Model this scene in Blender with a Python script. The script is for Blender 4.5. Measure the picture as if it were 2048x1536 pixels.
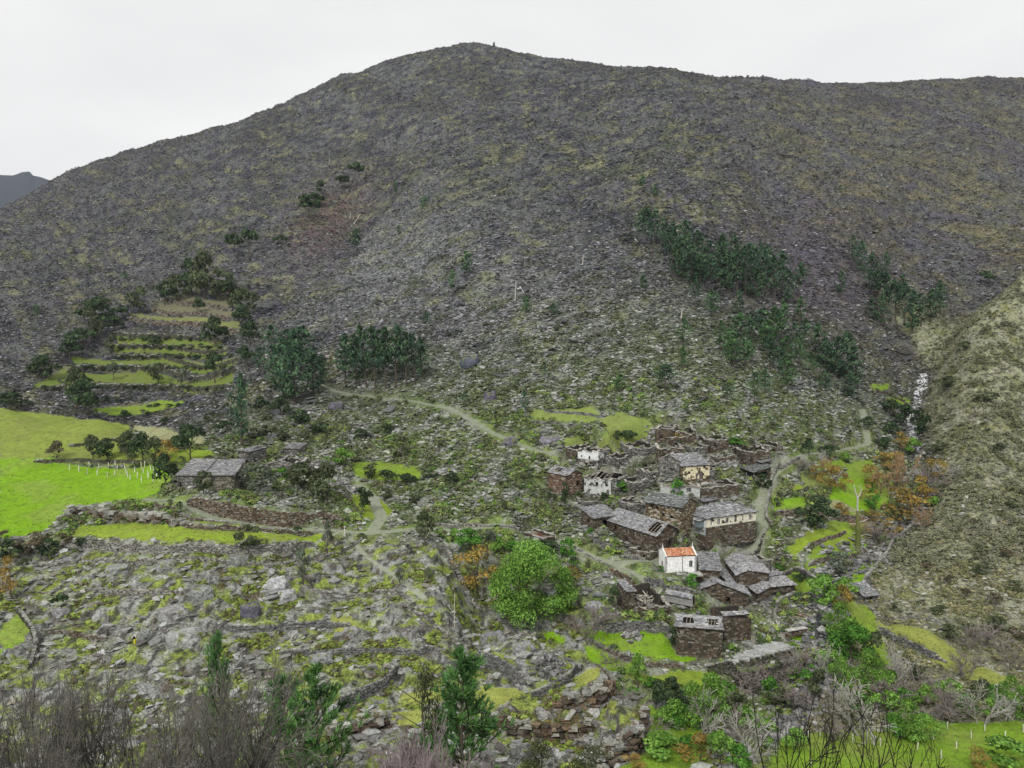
import bpy, bmesh, math, random
import numpy as np
from mathutils import Vector, Matrix

for o in list(bpy.data.objects): bpy.data.objects.remove(o)
SC = bpy.context.scene
COL = SC.collection
R = math.radians
rng = np.random.default_rng(7)
random.seed(7)

# ---------------------------------------------------------------- camera, sky, sun, exposure
F_PX = 1600.0                       # focal length in pixels of the 2048 px wide photograph
PITCH = 5.0                         # degrees looking down
cam_d = bpy.data.cameras.new('camera'); cam = bpy.data.objects.new('camera', cam_d); COL.objects.link(cam)
cam.location = (0, 0, 0); cam.rotation_euler = (R(90 - PITCH), 0, 0)
cam_d.sensor_width = 36; cam_d.lens = 36 * F_PX / 2048; cam_d.clip_start = .5; cam_d.clip_end = 20000
SC.camera = cam

SUN_EL, SUN_AZ = 43, 202            # soft brightness high over the valley, a little behind the left shoulder
w = bpy.data.worlds.new('World'); SC.world = w; w.use_nodes = True
nt = w.node_tree; nt.nodes.clear()
def N(nt, typ, **kw):
    n = nt.nodes.new(typ)
    for k, v in kw.items(): setattr(n, k, v)
    return n
wo = N(nt, 'ShaderNodeOutputWorld'); bg = N(nt, 'ShaderNodeBackground')
sky = N(nt, 'ShaderNodeTexSky', sky_type='NISHITA', sun_disc=False)
sky.sun_elevation = R(SUN_EL); sky.sun_rotation = R(SUN_AZ)
tc = N(nt, 'ShaderNodeTexCoord'); mp = N(nt, 'ShaderNodeMapping'); mp.inputs['Scale'].default_value = (1.2, 1.2, 3.5)
nz = N(nt, 'ShaderNodeTexNoise'); nz.inputs['Scale'].default_value = 1.6; nz.inputs['Detail'].default_value = 4
cr = N(nt, 'ShaderNodeValToRGB')
cr.color_ramp.elements[0].position = .30; cr.color_ramp.elements[0].color = (8.3, 8.3, 8.3, 1)
cr.color_ramp.elements[1].position = .72; cr.color_ramp.elements[1].color = (10.2, 10.1, 9.95, 1)
mix = N(nt, 'ShaderNodeMix', data_type='RGBA'); mix.inputs[0].default_value = .97
L = nt.links.new
L(tc.outputs['Generated'], mp.inputs['Vector']); L(mp.outputs[0], nz.inputs['Vector']); L(nz.outputs[0], cr.inputs[0])
L(sky.outputs[0], mix.inputs[6]); L(cr.outputs[0], mix.inputs[7]); L(mix.outputs[2], bg.inputs[0])
bg.inputs[1].default_value = .1
L(bg.outputs[0], wo.inputs[0])
sd = bpy.data.lights.new('sun', 'SUN'); sun = bpy.data.objects.new('sun', sd); COL.objects.link(sun)
sd.energy = 2.3; sd.angle = R(9); sd.color = (1, .96, .9)
_az = R(SUN_AZ)
_sv = Vector((math.sin(_az) * math.cos(R(SUN_EL)), math.cos(_az) * math.cos(R(SUN_EL)), math.sin(R(SUN_EL))))
sun.rotation_euler = _sv.to_track_quat('Z', 'Y').to_euler()
vs = SC.view_settings; vs.view_transform = 'Standard'; vs.look = 'None'; vs.gamma = 1; vs.exposure = 0; vs.use_curve_mapping = False
SC.cycles.max_bounces = 5; SC.cycles.diffuse_bounces = 2; SC.cycles.glossy_bounces = 2; SC.cycles.transparent_max_bounces = 6
SC.cycles.volume_bounces = 0

# ---------------------------------------------------------------- numeric helpers
_cs, _sn = math.cos(R(PITCH)), math.sin(R(PITCH))
def row2q(py):
    v = (768.0 - np.asarray(py, float)) / F_PX
    return (-_sn + v * _cs) / (_cs + v * _sn)
def pix2tq(px, py):
    v = (768.0 - np.asarray(py, float)) / F_PX
    den = _cs + v * _sn
    return (np.asarray(px, float) - 1024) / F_PX / den, (-_sn + v * _cs) / den
_P = {}
def noise(x, y, seed=0):
    """gradient noise, about -1..1"""
    if seed not in _P:
        r = np.random.default_rng(1000 + seed)
        _P[seed] = (r.permutation(512), r.random(512) * 2 * np.pi)
    perm, ang = _P[seed]
    xi = np.floor(x).astype(np.int64); yi = np.floor(y).astype(np.int64)
    xf = (x - xi).astype(np.float32); yf = (y - yi).astype(np.float32)
    u = xf * xf * xf * (xf * (xf * 6 - 15) + 10); v = yf * yf * yf * (yf * (yf * 6 - 15) + 10)
    ca, sa = np.cos(ang).astype(np.float32), np.sin(ang).astype(np.float32)
    def g(ix, iy, fx, fy):
        h = perm[(perm[ix & 511] + iy) & 511]
        return ca[h] * fx + sa[h] * fy
    a = g(xi, yi, xf, yf); b = g(xi + 1, yi, xf - 1, yf); c = g(xi, yi + 1, xf, yf - 1); d = g(xi + 1, yi + 1, xf - 1, yf - 1)
    return ((a + u * (b - a)) * (1 - v) + (c + u * (d - c)) * v) * 1.5
def fbm(x, y, seed=0, oct=4, gain=.5):
    s = 0; a = 1; n = 0
    for k in range(oct):
        s = s + a * noise(x * 2 ** k, y * 2 ** k, seed + k); n += a; a *= gain
    return s / n
def sstep(a, b, x):
    t = np.clip((x - a) / (b - a), 0, 1); return t * t * (3 - 2 * t)

# ---------------------------------------------------------------- the lie of the land: surveyed points (column, row, distance)
VIS = {
 0: [(428,720),(462,610),(550,510),(650,440),(720,400),(785,350),(815,265),(870,235),(950,205),(1060,172),(1110,160),(1200,143),(1300,127),(1400,112),(1536,97)],
 200: [(338,765),(400,680),(480,590),(560,520),(640,455),(700,420),(760,385),(800,350),(838,250),(900,222),(1000,187),(1060,170),(1110,158),(1200,142),(1300,127),(1400,112),(1536,97)],
 400: [(280,805),(330,735),(400,640),(520,520),(590,470),(640,430),(700,400),(760,370),(800,335),(872,232),(920,205),(985,176),(1010,170),(1030,165),(1060,160),(1100,152),(1130,147),(1200,138),(1300,125),(1400,111),(1536,97)],
 500: [(244,830),(350,690),(450,580),(560,480),(640,420),(700,370),(770,320),(830,275),(880,240),(930,212),(985,184),(1030,167),(1100,153),(1200,139)],
 600: [(203,865),(350,660),(450,550),(550,465),(650,385),(750,320),(800,285),(850,250),(900,222),(950,202),(1010,178),(1050,167),(1100,157),(1200,141),(1300,126),(1400,112),(1536,97)],
 740: [(143,895),(250,740),(350,630),(430,550),(540,455),(600,395),(700,320),(780,275),(850,245),(930,218),(1000,195),(1050,173),(1100,162),(1200,143)],
 900: [(94,930),(200,740),(300,600),(400,490),(500,410),(600,350),(700,295),(800,250),(850,232),(900,217),(960,202),(1020,188),(1055,178),(1100,164),(1170,150),(1240,137),(1300,128),(1400,114),(1536,98)],
 1050: [(105,940),(200,710),(300,560),(400,455),(500,380),(600,325),(700,278),(800,240),(880,218),(950,202),(1020,188),(1070,177),(1280,132),(1340,124),(1400,116),(1440,111),(1500,105),(1536,100)],
 1200: [(133,915),(200,690),(300,540),(400,440),(500,365),(600,312),(700,268),(800,235),(870,215),(930,202),(1000,190),(1080,176),(1140,166),(1200,157),(1250,150),(1300,144),(1345,122),(1400,114),(1440,109),(1500,103),(1536,99)],
 1400: [(150,880),(200,640),(300,500),(400,405),(500,345),(600,298),(700,262),(800,232),(865,214),(911,203),(990,188),(1040,180),(1087,173),(1150,163),(1215,156),(1310,144),(1350,138),(1420,125),(1480,110),(1536,100)],
 1600: [(167,880),(250,640),(350,510),(450,425),(550,360),(650,310),(750,270),(850,240),(900,226),(960,210),(1040,190),(1100,178),(1160,168),(1240,156),(1300,147),(1350,137),(1430,124),(1480,114),(1536,104)],
 1750: [(166,880),(250,680),(400,490),(500,425),(600,370),(700,325),(780,293),(850,265),(900,245),(950,228),(1000,213),(1060,196),(1130,178),(1200,164),(1300,149),(1400,130),(1440,121),(1536,104)],
 1850: [(162,880),(300,610),(400,515),(500,445),(600,385),(690,340),(740,325),(790,303),(840,280),(950,232),(1050,200),(1170,170),(1280,147),(1340,138),(1440,121),(1470,115),(1536,104)],
 1950: [(158,880),(300,620),(400,530),(500,465),(600,405),(632,325),(700,292),(800,260),(900,232),(1000,205),(1100,182),(1200,163),(1300,146),(1400,128),(1440,120),(1536,104)],
 2048: [(155,880),(250,700),(350,590),(450,500),(530,440),(555,345),(650,305),(750,275),(850,248),(950,220),(1050,195),(1150,172),(1250,153),(1350,135),(1440,119),(1536,103)],
 2400: [(150,880),(300,640),(420,360),(550,325),(700,285),(900,230),(1100,180),(1300,140),(1500,106)],
 -350: [(470,720),(550,540),(650,450),(780,350),(830,260),(950,205),(1100,160),(1300,127),(1536,97)],
}
# ground the view does not reach: ravine floors and back slopes (column, distance, height)
HID = [(0,300,-46),(200,295,-48),(320,285,-47),(400,265,-46),(-350,300,-46),
 (950,149,-61),(1050,150,-61.5),(1050,142,-61.5),(1120,147,-62.5),(1150,133,-61.5),(1250,122,-62),(1220,128,-62),(1110,160,-58),(1000,158,-57),
 (1950,370,-8),(2048,392,6),(2400,420,25),(1950,345,-2)]
EXTRA = [(1330,1360,134),(1330,1420,123),(1330,1480,112),(1270,1400,112),(1290,1440,113),(1640,1200,157),(1645,1260,148),(1620,1340,134),(1600,1430,124),
 (780,128,910),(660,170,880),(1165,125,920),(1260,139,900),(1330,138,895),(1440,162,885),(320,305,785),(250,324,775),(450,260,820),(985,91,945),(112,376,745),(50,408,735),(170,352,755),(-60,440,715),(1530,164,880),(1000,1080,170)]
def _ctl():
    t, s, q = [], [], []
    def add(px, Y, qq, tt=None):
        t.append((px - 1024) / F_PX if tt is None else tt); s.append(math.log(Y)); q.append(qq)
    for px, l in VIS.items():
        for py, Y in l:
            tt, qq = pix2tq(px, py); add(px, Y, float(qq), float(tt))
        tt, qq = pix2tq(px, l[0][0]); add(px, 1300, float(qq) - .10, float(tt))
    for px, py, Y in EXTRA:
        tt, qq = pix2tq(px, py); add(px, Y, float(qq), float(tt))
    for px, Y, z in HID:
        add(px, Y, z / Y, (px - 1024) / F_PX / (_cs - .3 * _sn * (1 if Y < 200 else 0)))
    for px in (-400, 0, 400, 800, 1200, 1600, 2048, 2450):
        for Y, qq in ((1.5, -1.25), (4, -.85), (10, -.76), (25, -.71), (50, -.675), (78, -.635)):
            add(px, Y, qq)
    return np.array(t), np.array(s), np.array(q)
_ct, _csn, _cq = _ctl()
TS = 2.4
def _phi(r2): return np.where(r2 > 0, .5 * r2 * np.log(np.maximum(r2, 1e-12)), 0)
def _tps_fit(x, y, q, lam):
    n = len(x); A = np.zeros((n + 3, n + 3))
    A[:n, :n] = _phi((x[:, None] - x) ** 2 + (y[:, None] - y) ** 2) + lam * np.eye(n)
    A[:n, n] = 1; A[:n, n + 1] = x; A[:n, n + 2] = y; A[n:, :n] = A[:n, n:].T
    return np.linalg.solve(A, np.concatenate([q, [0, 0, 0]]))
_W = _tps_fit(_ct * TS, _csn, _cq, 2e-5)
_gt = np.linspace(-1.0, 1.0, 301)
_gs = np.linspace(math.log(1.5), math.log(1300), 521)
_G = np.zeros((521, 301))
for i in range(0, 521, 20):
    T, S = np.meshgrid(_gt * TS, _gs[i:i + 20])
    r2 = (T[..., None] - _ct * TS) ** 2 + (S[..., None] - _csn) ** 2
    _G[i:i + 20] = _phi(r2) @ _W[:-3] + _W[-3] + _W[-2] * T + _W[-1] * S
def bil(G, fi, fj):
    fi = np.clip(fi, 0, G.shape[0] - 1.001); fj = np.clip(fj, 0, G.shape[1] - 1.001)
    i = fi.astype(int); j = fj.astype(int); a = fi - i; b = fj - j
    return (G[i, j] * (1 - b) + G[i, j + 1] * b) * (1 - a) + (G[i + 1, j] * (1 - b) + G[i + 1, j + 1] * b) * a
def base_q(t, s):
    return bil(_G, (s - _gs[0]) / (_gs[1] - _gs[0]), (t - _gt[0]) / (_gt[1] - _gt[0]))
def survey(px, py, ymin=80, ymax=1200):
    """the first point of the bare hillside met by a sight line"""
    t, q = pix2tq(px, py)
    s = np.linspace(math.log(ymin), math.log(ymax), 1400)
    g = base_q(np.full_like(s, float(t)), s)
    k = np.argmax(g >= q)
    if g[k] < q: k = len(s) - 1
    if k > 0:
        f = (q - g[k - 1]) / (g[k] - g[k - 1] + 1e-12); ss = s[k - 1] + f * (s[k] - s[k - 1])
    else: ss = s[k]
    Y = math.exp(ss); return float(t) * Y, Y, float(q) * Y
def to_xy(pts, ymin=80, ymax=1200): return np.array([survey(a, b, ymin, ymax)[:2] for a, b in pts])

# ---------------------------------------------------------------- the ground grid
NT = 1060
_ri = [0, 60, 130, 760, 1040]; _rs = [math.log(v) for v in (1.5, 40, 88, 335, 1290)]
NS = 1040
SR = np.interp(np.arange(NS), _ri, _rs)
TR = np.linspace(-.86, .86, NT)
TT, SS = np.meshgrid(TR, SR)
GY = np.exp(SS); GX = TT * GY
GZ = base_q(TT, SS) * GY
def gcoord(x, y):
    x = np.asarray(x, float); y = np.asarray(y, float)
    s = np.log(y); t = x / y
    return np.interp(s, SR, np.arange(NS)), (t - TR[0]) / (TR[1] - TR[0])
def height(x, y):
    fi, fj = gcoord(x, y); return bil(GZ, np.atleast_1d(fi), np.atleast_1d(fj))
def hz(x, y): return float(height(x, y)[0])
def window(xmin, xmax, ymin, ymax):
    """index window of the grid that covers a rectangle of ground"""
    i0 = int(np.searchsorted(SR, math.log(max(ymin, 1.6)))) - 1; i1 = int(np.searchsorted(SR, math.log(ymax))) + 1
    ts = [xmin / ymin, xmin / ymax, xmax / ymin, xmax / ymax]
    j0 = int(np.searchsorted(TR, min(ts))) - 1; j1 = int(np.searchsorted(TR, max(ts))) + 1
    return slice(max(i0, 0), min(max(i1, 1), NS)), slice(max(j0, 0), min(max(j1, 1), NT))
def inside(poly, X, Y):
    c = np.zeros(X.shape, bool); n = len(poly)
    for i in range(n):
        x1, y1 = poly[i]; x2, y2 = poly[(i + 1) % n]
        k = (y1 > Y) != (y2 > Y)
        c ^= k & (X < (x2 - x1) * (Y - y1) / (y2 - y1 + 1e-12) + x1)
    return c
def line_dist(P, X, Y):
    """distance to a polyline, side (+ left of its direction), metres along it"""
    bd = np.full(X.shape, 1e9); side = np.zeros(X.shape); al = np.zeros(X.shape); acc = 0
    for i in range(len(P) - 1):
        ax, ay = P[i]; bx, by = P[i + 1]; dx, dy = bx - ax, by - ay; L2 = dx * dx + dy * dy + 1e-9; l = math.sqrt(L2)
        u = np.clip(((X - ax) * dx + (Y - ay) * dy) / L2, 0, 1)
        d = np.hypot(X - ax - u * dx, Y - ay - u * dy)
        k = d < bd
        bd = np.where(k, d, bd); al = np.where(k, acc + u * l, al)
        side = np.where(k, np.sign(dx * (Y - ay) - dy * (X - ax)), side); acc += l
    return bd, side, al, acc
def smooth_poly(P, step=1.5):
    P = np.asarray(P, float)
    d = np.concatenate([[0], np.cumsum(np.hypot(*np.diff(P, axis=0).T))])
    n = max(int(d[-1] / step), 2); u = np.linspace(0, d[-1], n)
    x = np.interp(u, d, P[:, 0]); y = np.interp(u, d, P[:, 1])
    for _ in range(3):
        x[1:-1] = (x[:-2] + 2 * x[1:-1] + x[2:]) / 4; y[1:-1] = (y[:-2] + 2 * y[1:-1] + y[2:]) / 4
    return np.stack([x, y], 1)
# ---------------------------------------------------------------- what lies on the land (rows and columns are survey readings, turned into ground positions)
# houses: near corner of the eaves, foot of that corner, other eaves corners left/right (B along the ridge, C across)
HOUSES = {
 'chapel':        dict(A=(1331,1113), f=1147, B=(1393,1110), C=(1320,1104), w=4.2),
 'white_house':   dict(A=(1412,1036), f=1072, B=(1512,1022), C=(1361,1024)),
 'holed_house':   dict(A=(1312,1071), f=1111, B=(1214,1039), C=(1338,1054)),
 'annex':         dict(A=(1189,1037), f=1062, B=(1236,1029), C=(1170,1024)),
 'ochre_house':   dict(A=(1291,1002), f=1036, B=(1364,1014), C=(1259,994), w=7),
 'red_house':     dict(A=(1134,951), f=994, B=(1095,943), C=(1168,947)),
 'spotted_ruin':  dict(A=(1222,962), f=995, B=(1169,955), C=(1256,952)),
 'plaster_ruin':  dict(A=(1197,905), f=936, B=(1156,901), C=(1219,898)),
 'brown_ruin':    dict(A=(1156,903), f=924, B=(1132,896), C=(1176,893)),
 'stained_house': dict(A=(1366,932), f=961, B=(1419,929), C=(1350,920), w=6),
 'gable_ruin':    dict(A=(1359,922), f=955, B=(1374,911), C=(1317,918)),
 'shed':          dict(A=(1507,944), f=962, B=(1466,929), C=(1528,937)),
 'long_ruin':     dict(A=(1401,978), f=999, B=(1478,970), C=(1386,966)),
 'plaster_wall_ruin': dict(A=(1321,974), f=989, B=(1400,977), C=(1311,965), w=4),
 'slate_hut':     dict(A=(1408,1003), f=1014, B=(1437,998), C=(1398,994)),
 'hill_ruin_left':   dict(A=(1262,899), f=912, B=(1312,895), C=(1268,886)),
 'hill_ruin_middle': dict(A=(1316,898), f=912, B=(1366,897), C=(1322,884)),
 'hill_ruin_upper':  dict(A=(1310,858), f=874, B=(1346,860), C=(1318,849)),
 'hill_ruin_top':    dict(A=(1352,866), f=878, B=(1392,866), C=(1360,852)),
 'lane_ruin':        dict(A=(1490,905), f=922, B=(1540,902), C=(1482,893)),
 'red_earth_ruin':   dict(A=(1538,896), f=906, B=(1566,893), C=(1542,884)),
 'centre_ruin':      dict(A=(1262,967), f=990, B=(1312,958), C=(1256,955)),
 'gable_barn':    dict(A=(1498,1189), f=1216, B=(1464,1143), C=(1403,1170)),
 'long_barn':     dict(A=(1515,1186), f=1208, B=(1472,1150), C=(1545,1157)),
 'upper_barn':    dict(A=(1474,1149), f=1163, B=(1441,1106), C=(1530,1141)),
 'side_barn':     dict(A=(1440,1141), f=1153, B=(1399,1139), C=(1434,1117)),
 'barn_ruin':     dict(A=(1512,1123), f=1138, B=(1462,1097), C=(1524,1117), w=4, ref='upper_barn'),
 'fallen_house':  dict(A=(1256,1183), f=1231, B=(1322,1180), C=(1226,1166)),
 'mill_house':    dict(A=(1354,1251), f=1309, B=(1446,1258), C=(1356,1231)),
 'side_wall_house': dict(A=(1449,1232), f=1286, B=(1503,1225), C=(1446,1222), w=5),
 'upper_shell':   dict(A=(1238,919), f=935, B=(1262,911), C=(1222,911)),
 'mid_shell':     dict(A=(1436,917), f=929, B=(1472,912), C=(1428,906)),
 'lit_shell':     dict(A=(1386,897), f=908, B=(1416,893), C=(1380,887)),
 'slope_shell':   dict(A=(1300,946), f=958, B=(1336,938), C=(1290,936)),
 'west_shell':    dict(A=(1262,1010), f=1024, B=(1236,1002), C=(1276,1002), w=4),
 'lawn_shell':    dict(A=(1300,1216), f=1232, B=(1340,1214), C=(1306,1204), w=4),
 'front_shell':   dict(A=(1392,948), f=959, B=(1430,943), C=(1386,939)),
 'tight_shell':   dict(A=(1234,976), f=991, B=(1256,968), C=(1224,967)),
 'brow_shell':    dict(A=(1345,877), f=889, B=(1384,873), C=(1338,867)),
 'high_shell':    dict(A=(1422,882), f=894, B=(1458,878), C=(1415,872)),
 'scrub_shell':   dict(A=(1172,1006), f=1018, B=(1202,999), C=(1162,998)),
 'low_shell':     dict(A=(1300,1108), f=1122, B=(1262,1098), C=(1314,1100), w=4),
 'stream_hut':    dict(A=(1731,1192), f=1206, B=(1757,1188), C=(1717,1176)),
 'round_ruin':    dict(A=(1086,1078), f=1092, B=(1110,1072), C=(1056,1064)),
 'hamlet_house':  dict(A=(466,950), f=987, B=(398,951), C=(487,928)),
 'hamlet_barn':   dict(A=(399,951), f=977, B=(354,950), C=(414,925)),
 'hamlet_ruin':   dict(A=(497,904), f=930, B=(476,901), C=(529,893), w=6),
 'hamlet_tower':  dict(A=(570,897), f=912, B=(599,898), C=(574,888)),
 'hamlet_shell':  dict(A=(545,925), f=940, B=(592,930), C=(552,914)),
}
def frame_house(h):
    X, Y, z0 = survey(h['A'][0], h['f'], 90, 260)
    tA, qA = pix2tq(*h['A'])
    if h.get('ref'):                      # shares the platform and eaves height of its neighbour
        r = HOUSES[h['ref']]; z0 = r['z0']; Y = (r['z1'] + .25) / float(qA)
    ze = float(qA) * Y; A = np.array([float(tA) * Y, Y])
    def at(p):
        t, q = pix2tq(*p); y = ze / float(q); return np.array([float(t) * y, y])
    B, C = at(h['B']), at(h['C'])
    ab, ac = B - A, C - A
    lac = h.get('w') or np.linalg.norm(ac)
    u = ab / np.linalg.norm(ab); n = np.array([-u[1], u[0]])
    if n @ ac < 0: n = -n
    v = ac / np.linalg.norm(ac)
    k = .55 if not h.get('w') else 1.0
    v = v * (1 - k) + n * k; v /= np.linalg.norm(v)
    h.update(A2=A, u=u, v=v, L=float(np.linalg.norm(ab)), W=float(min(lac, 11)), z0=z0, z1=ze)
for h in HOUSES.values(): frame_house(h)

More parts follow.
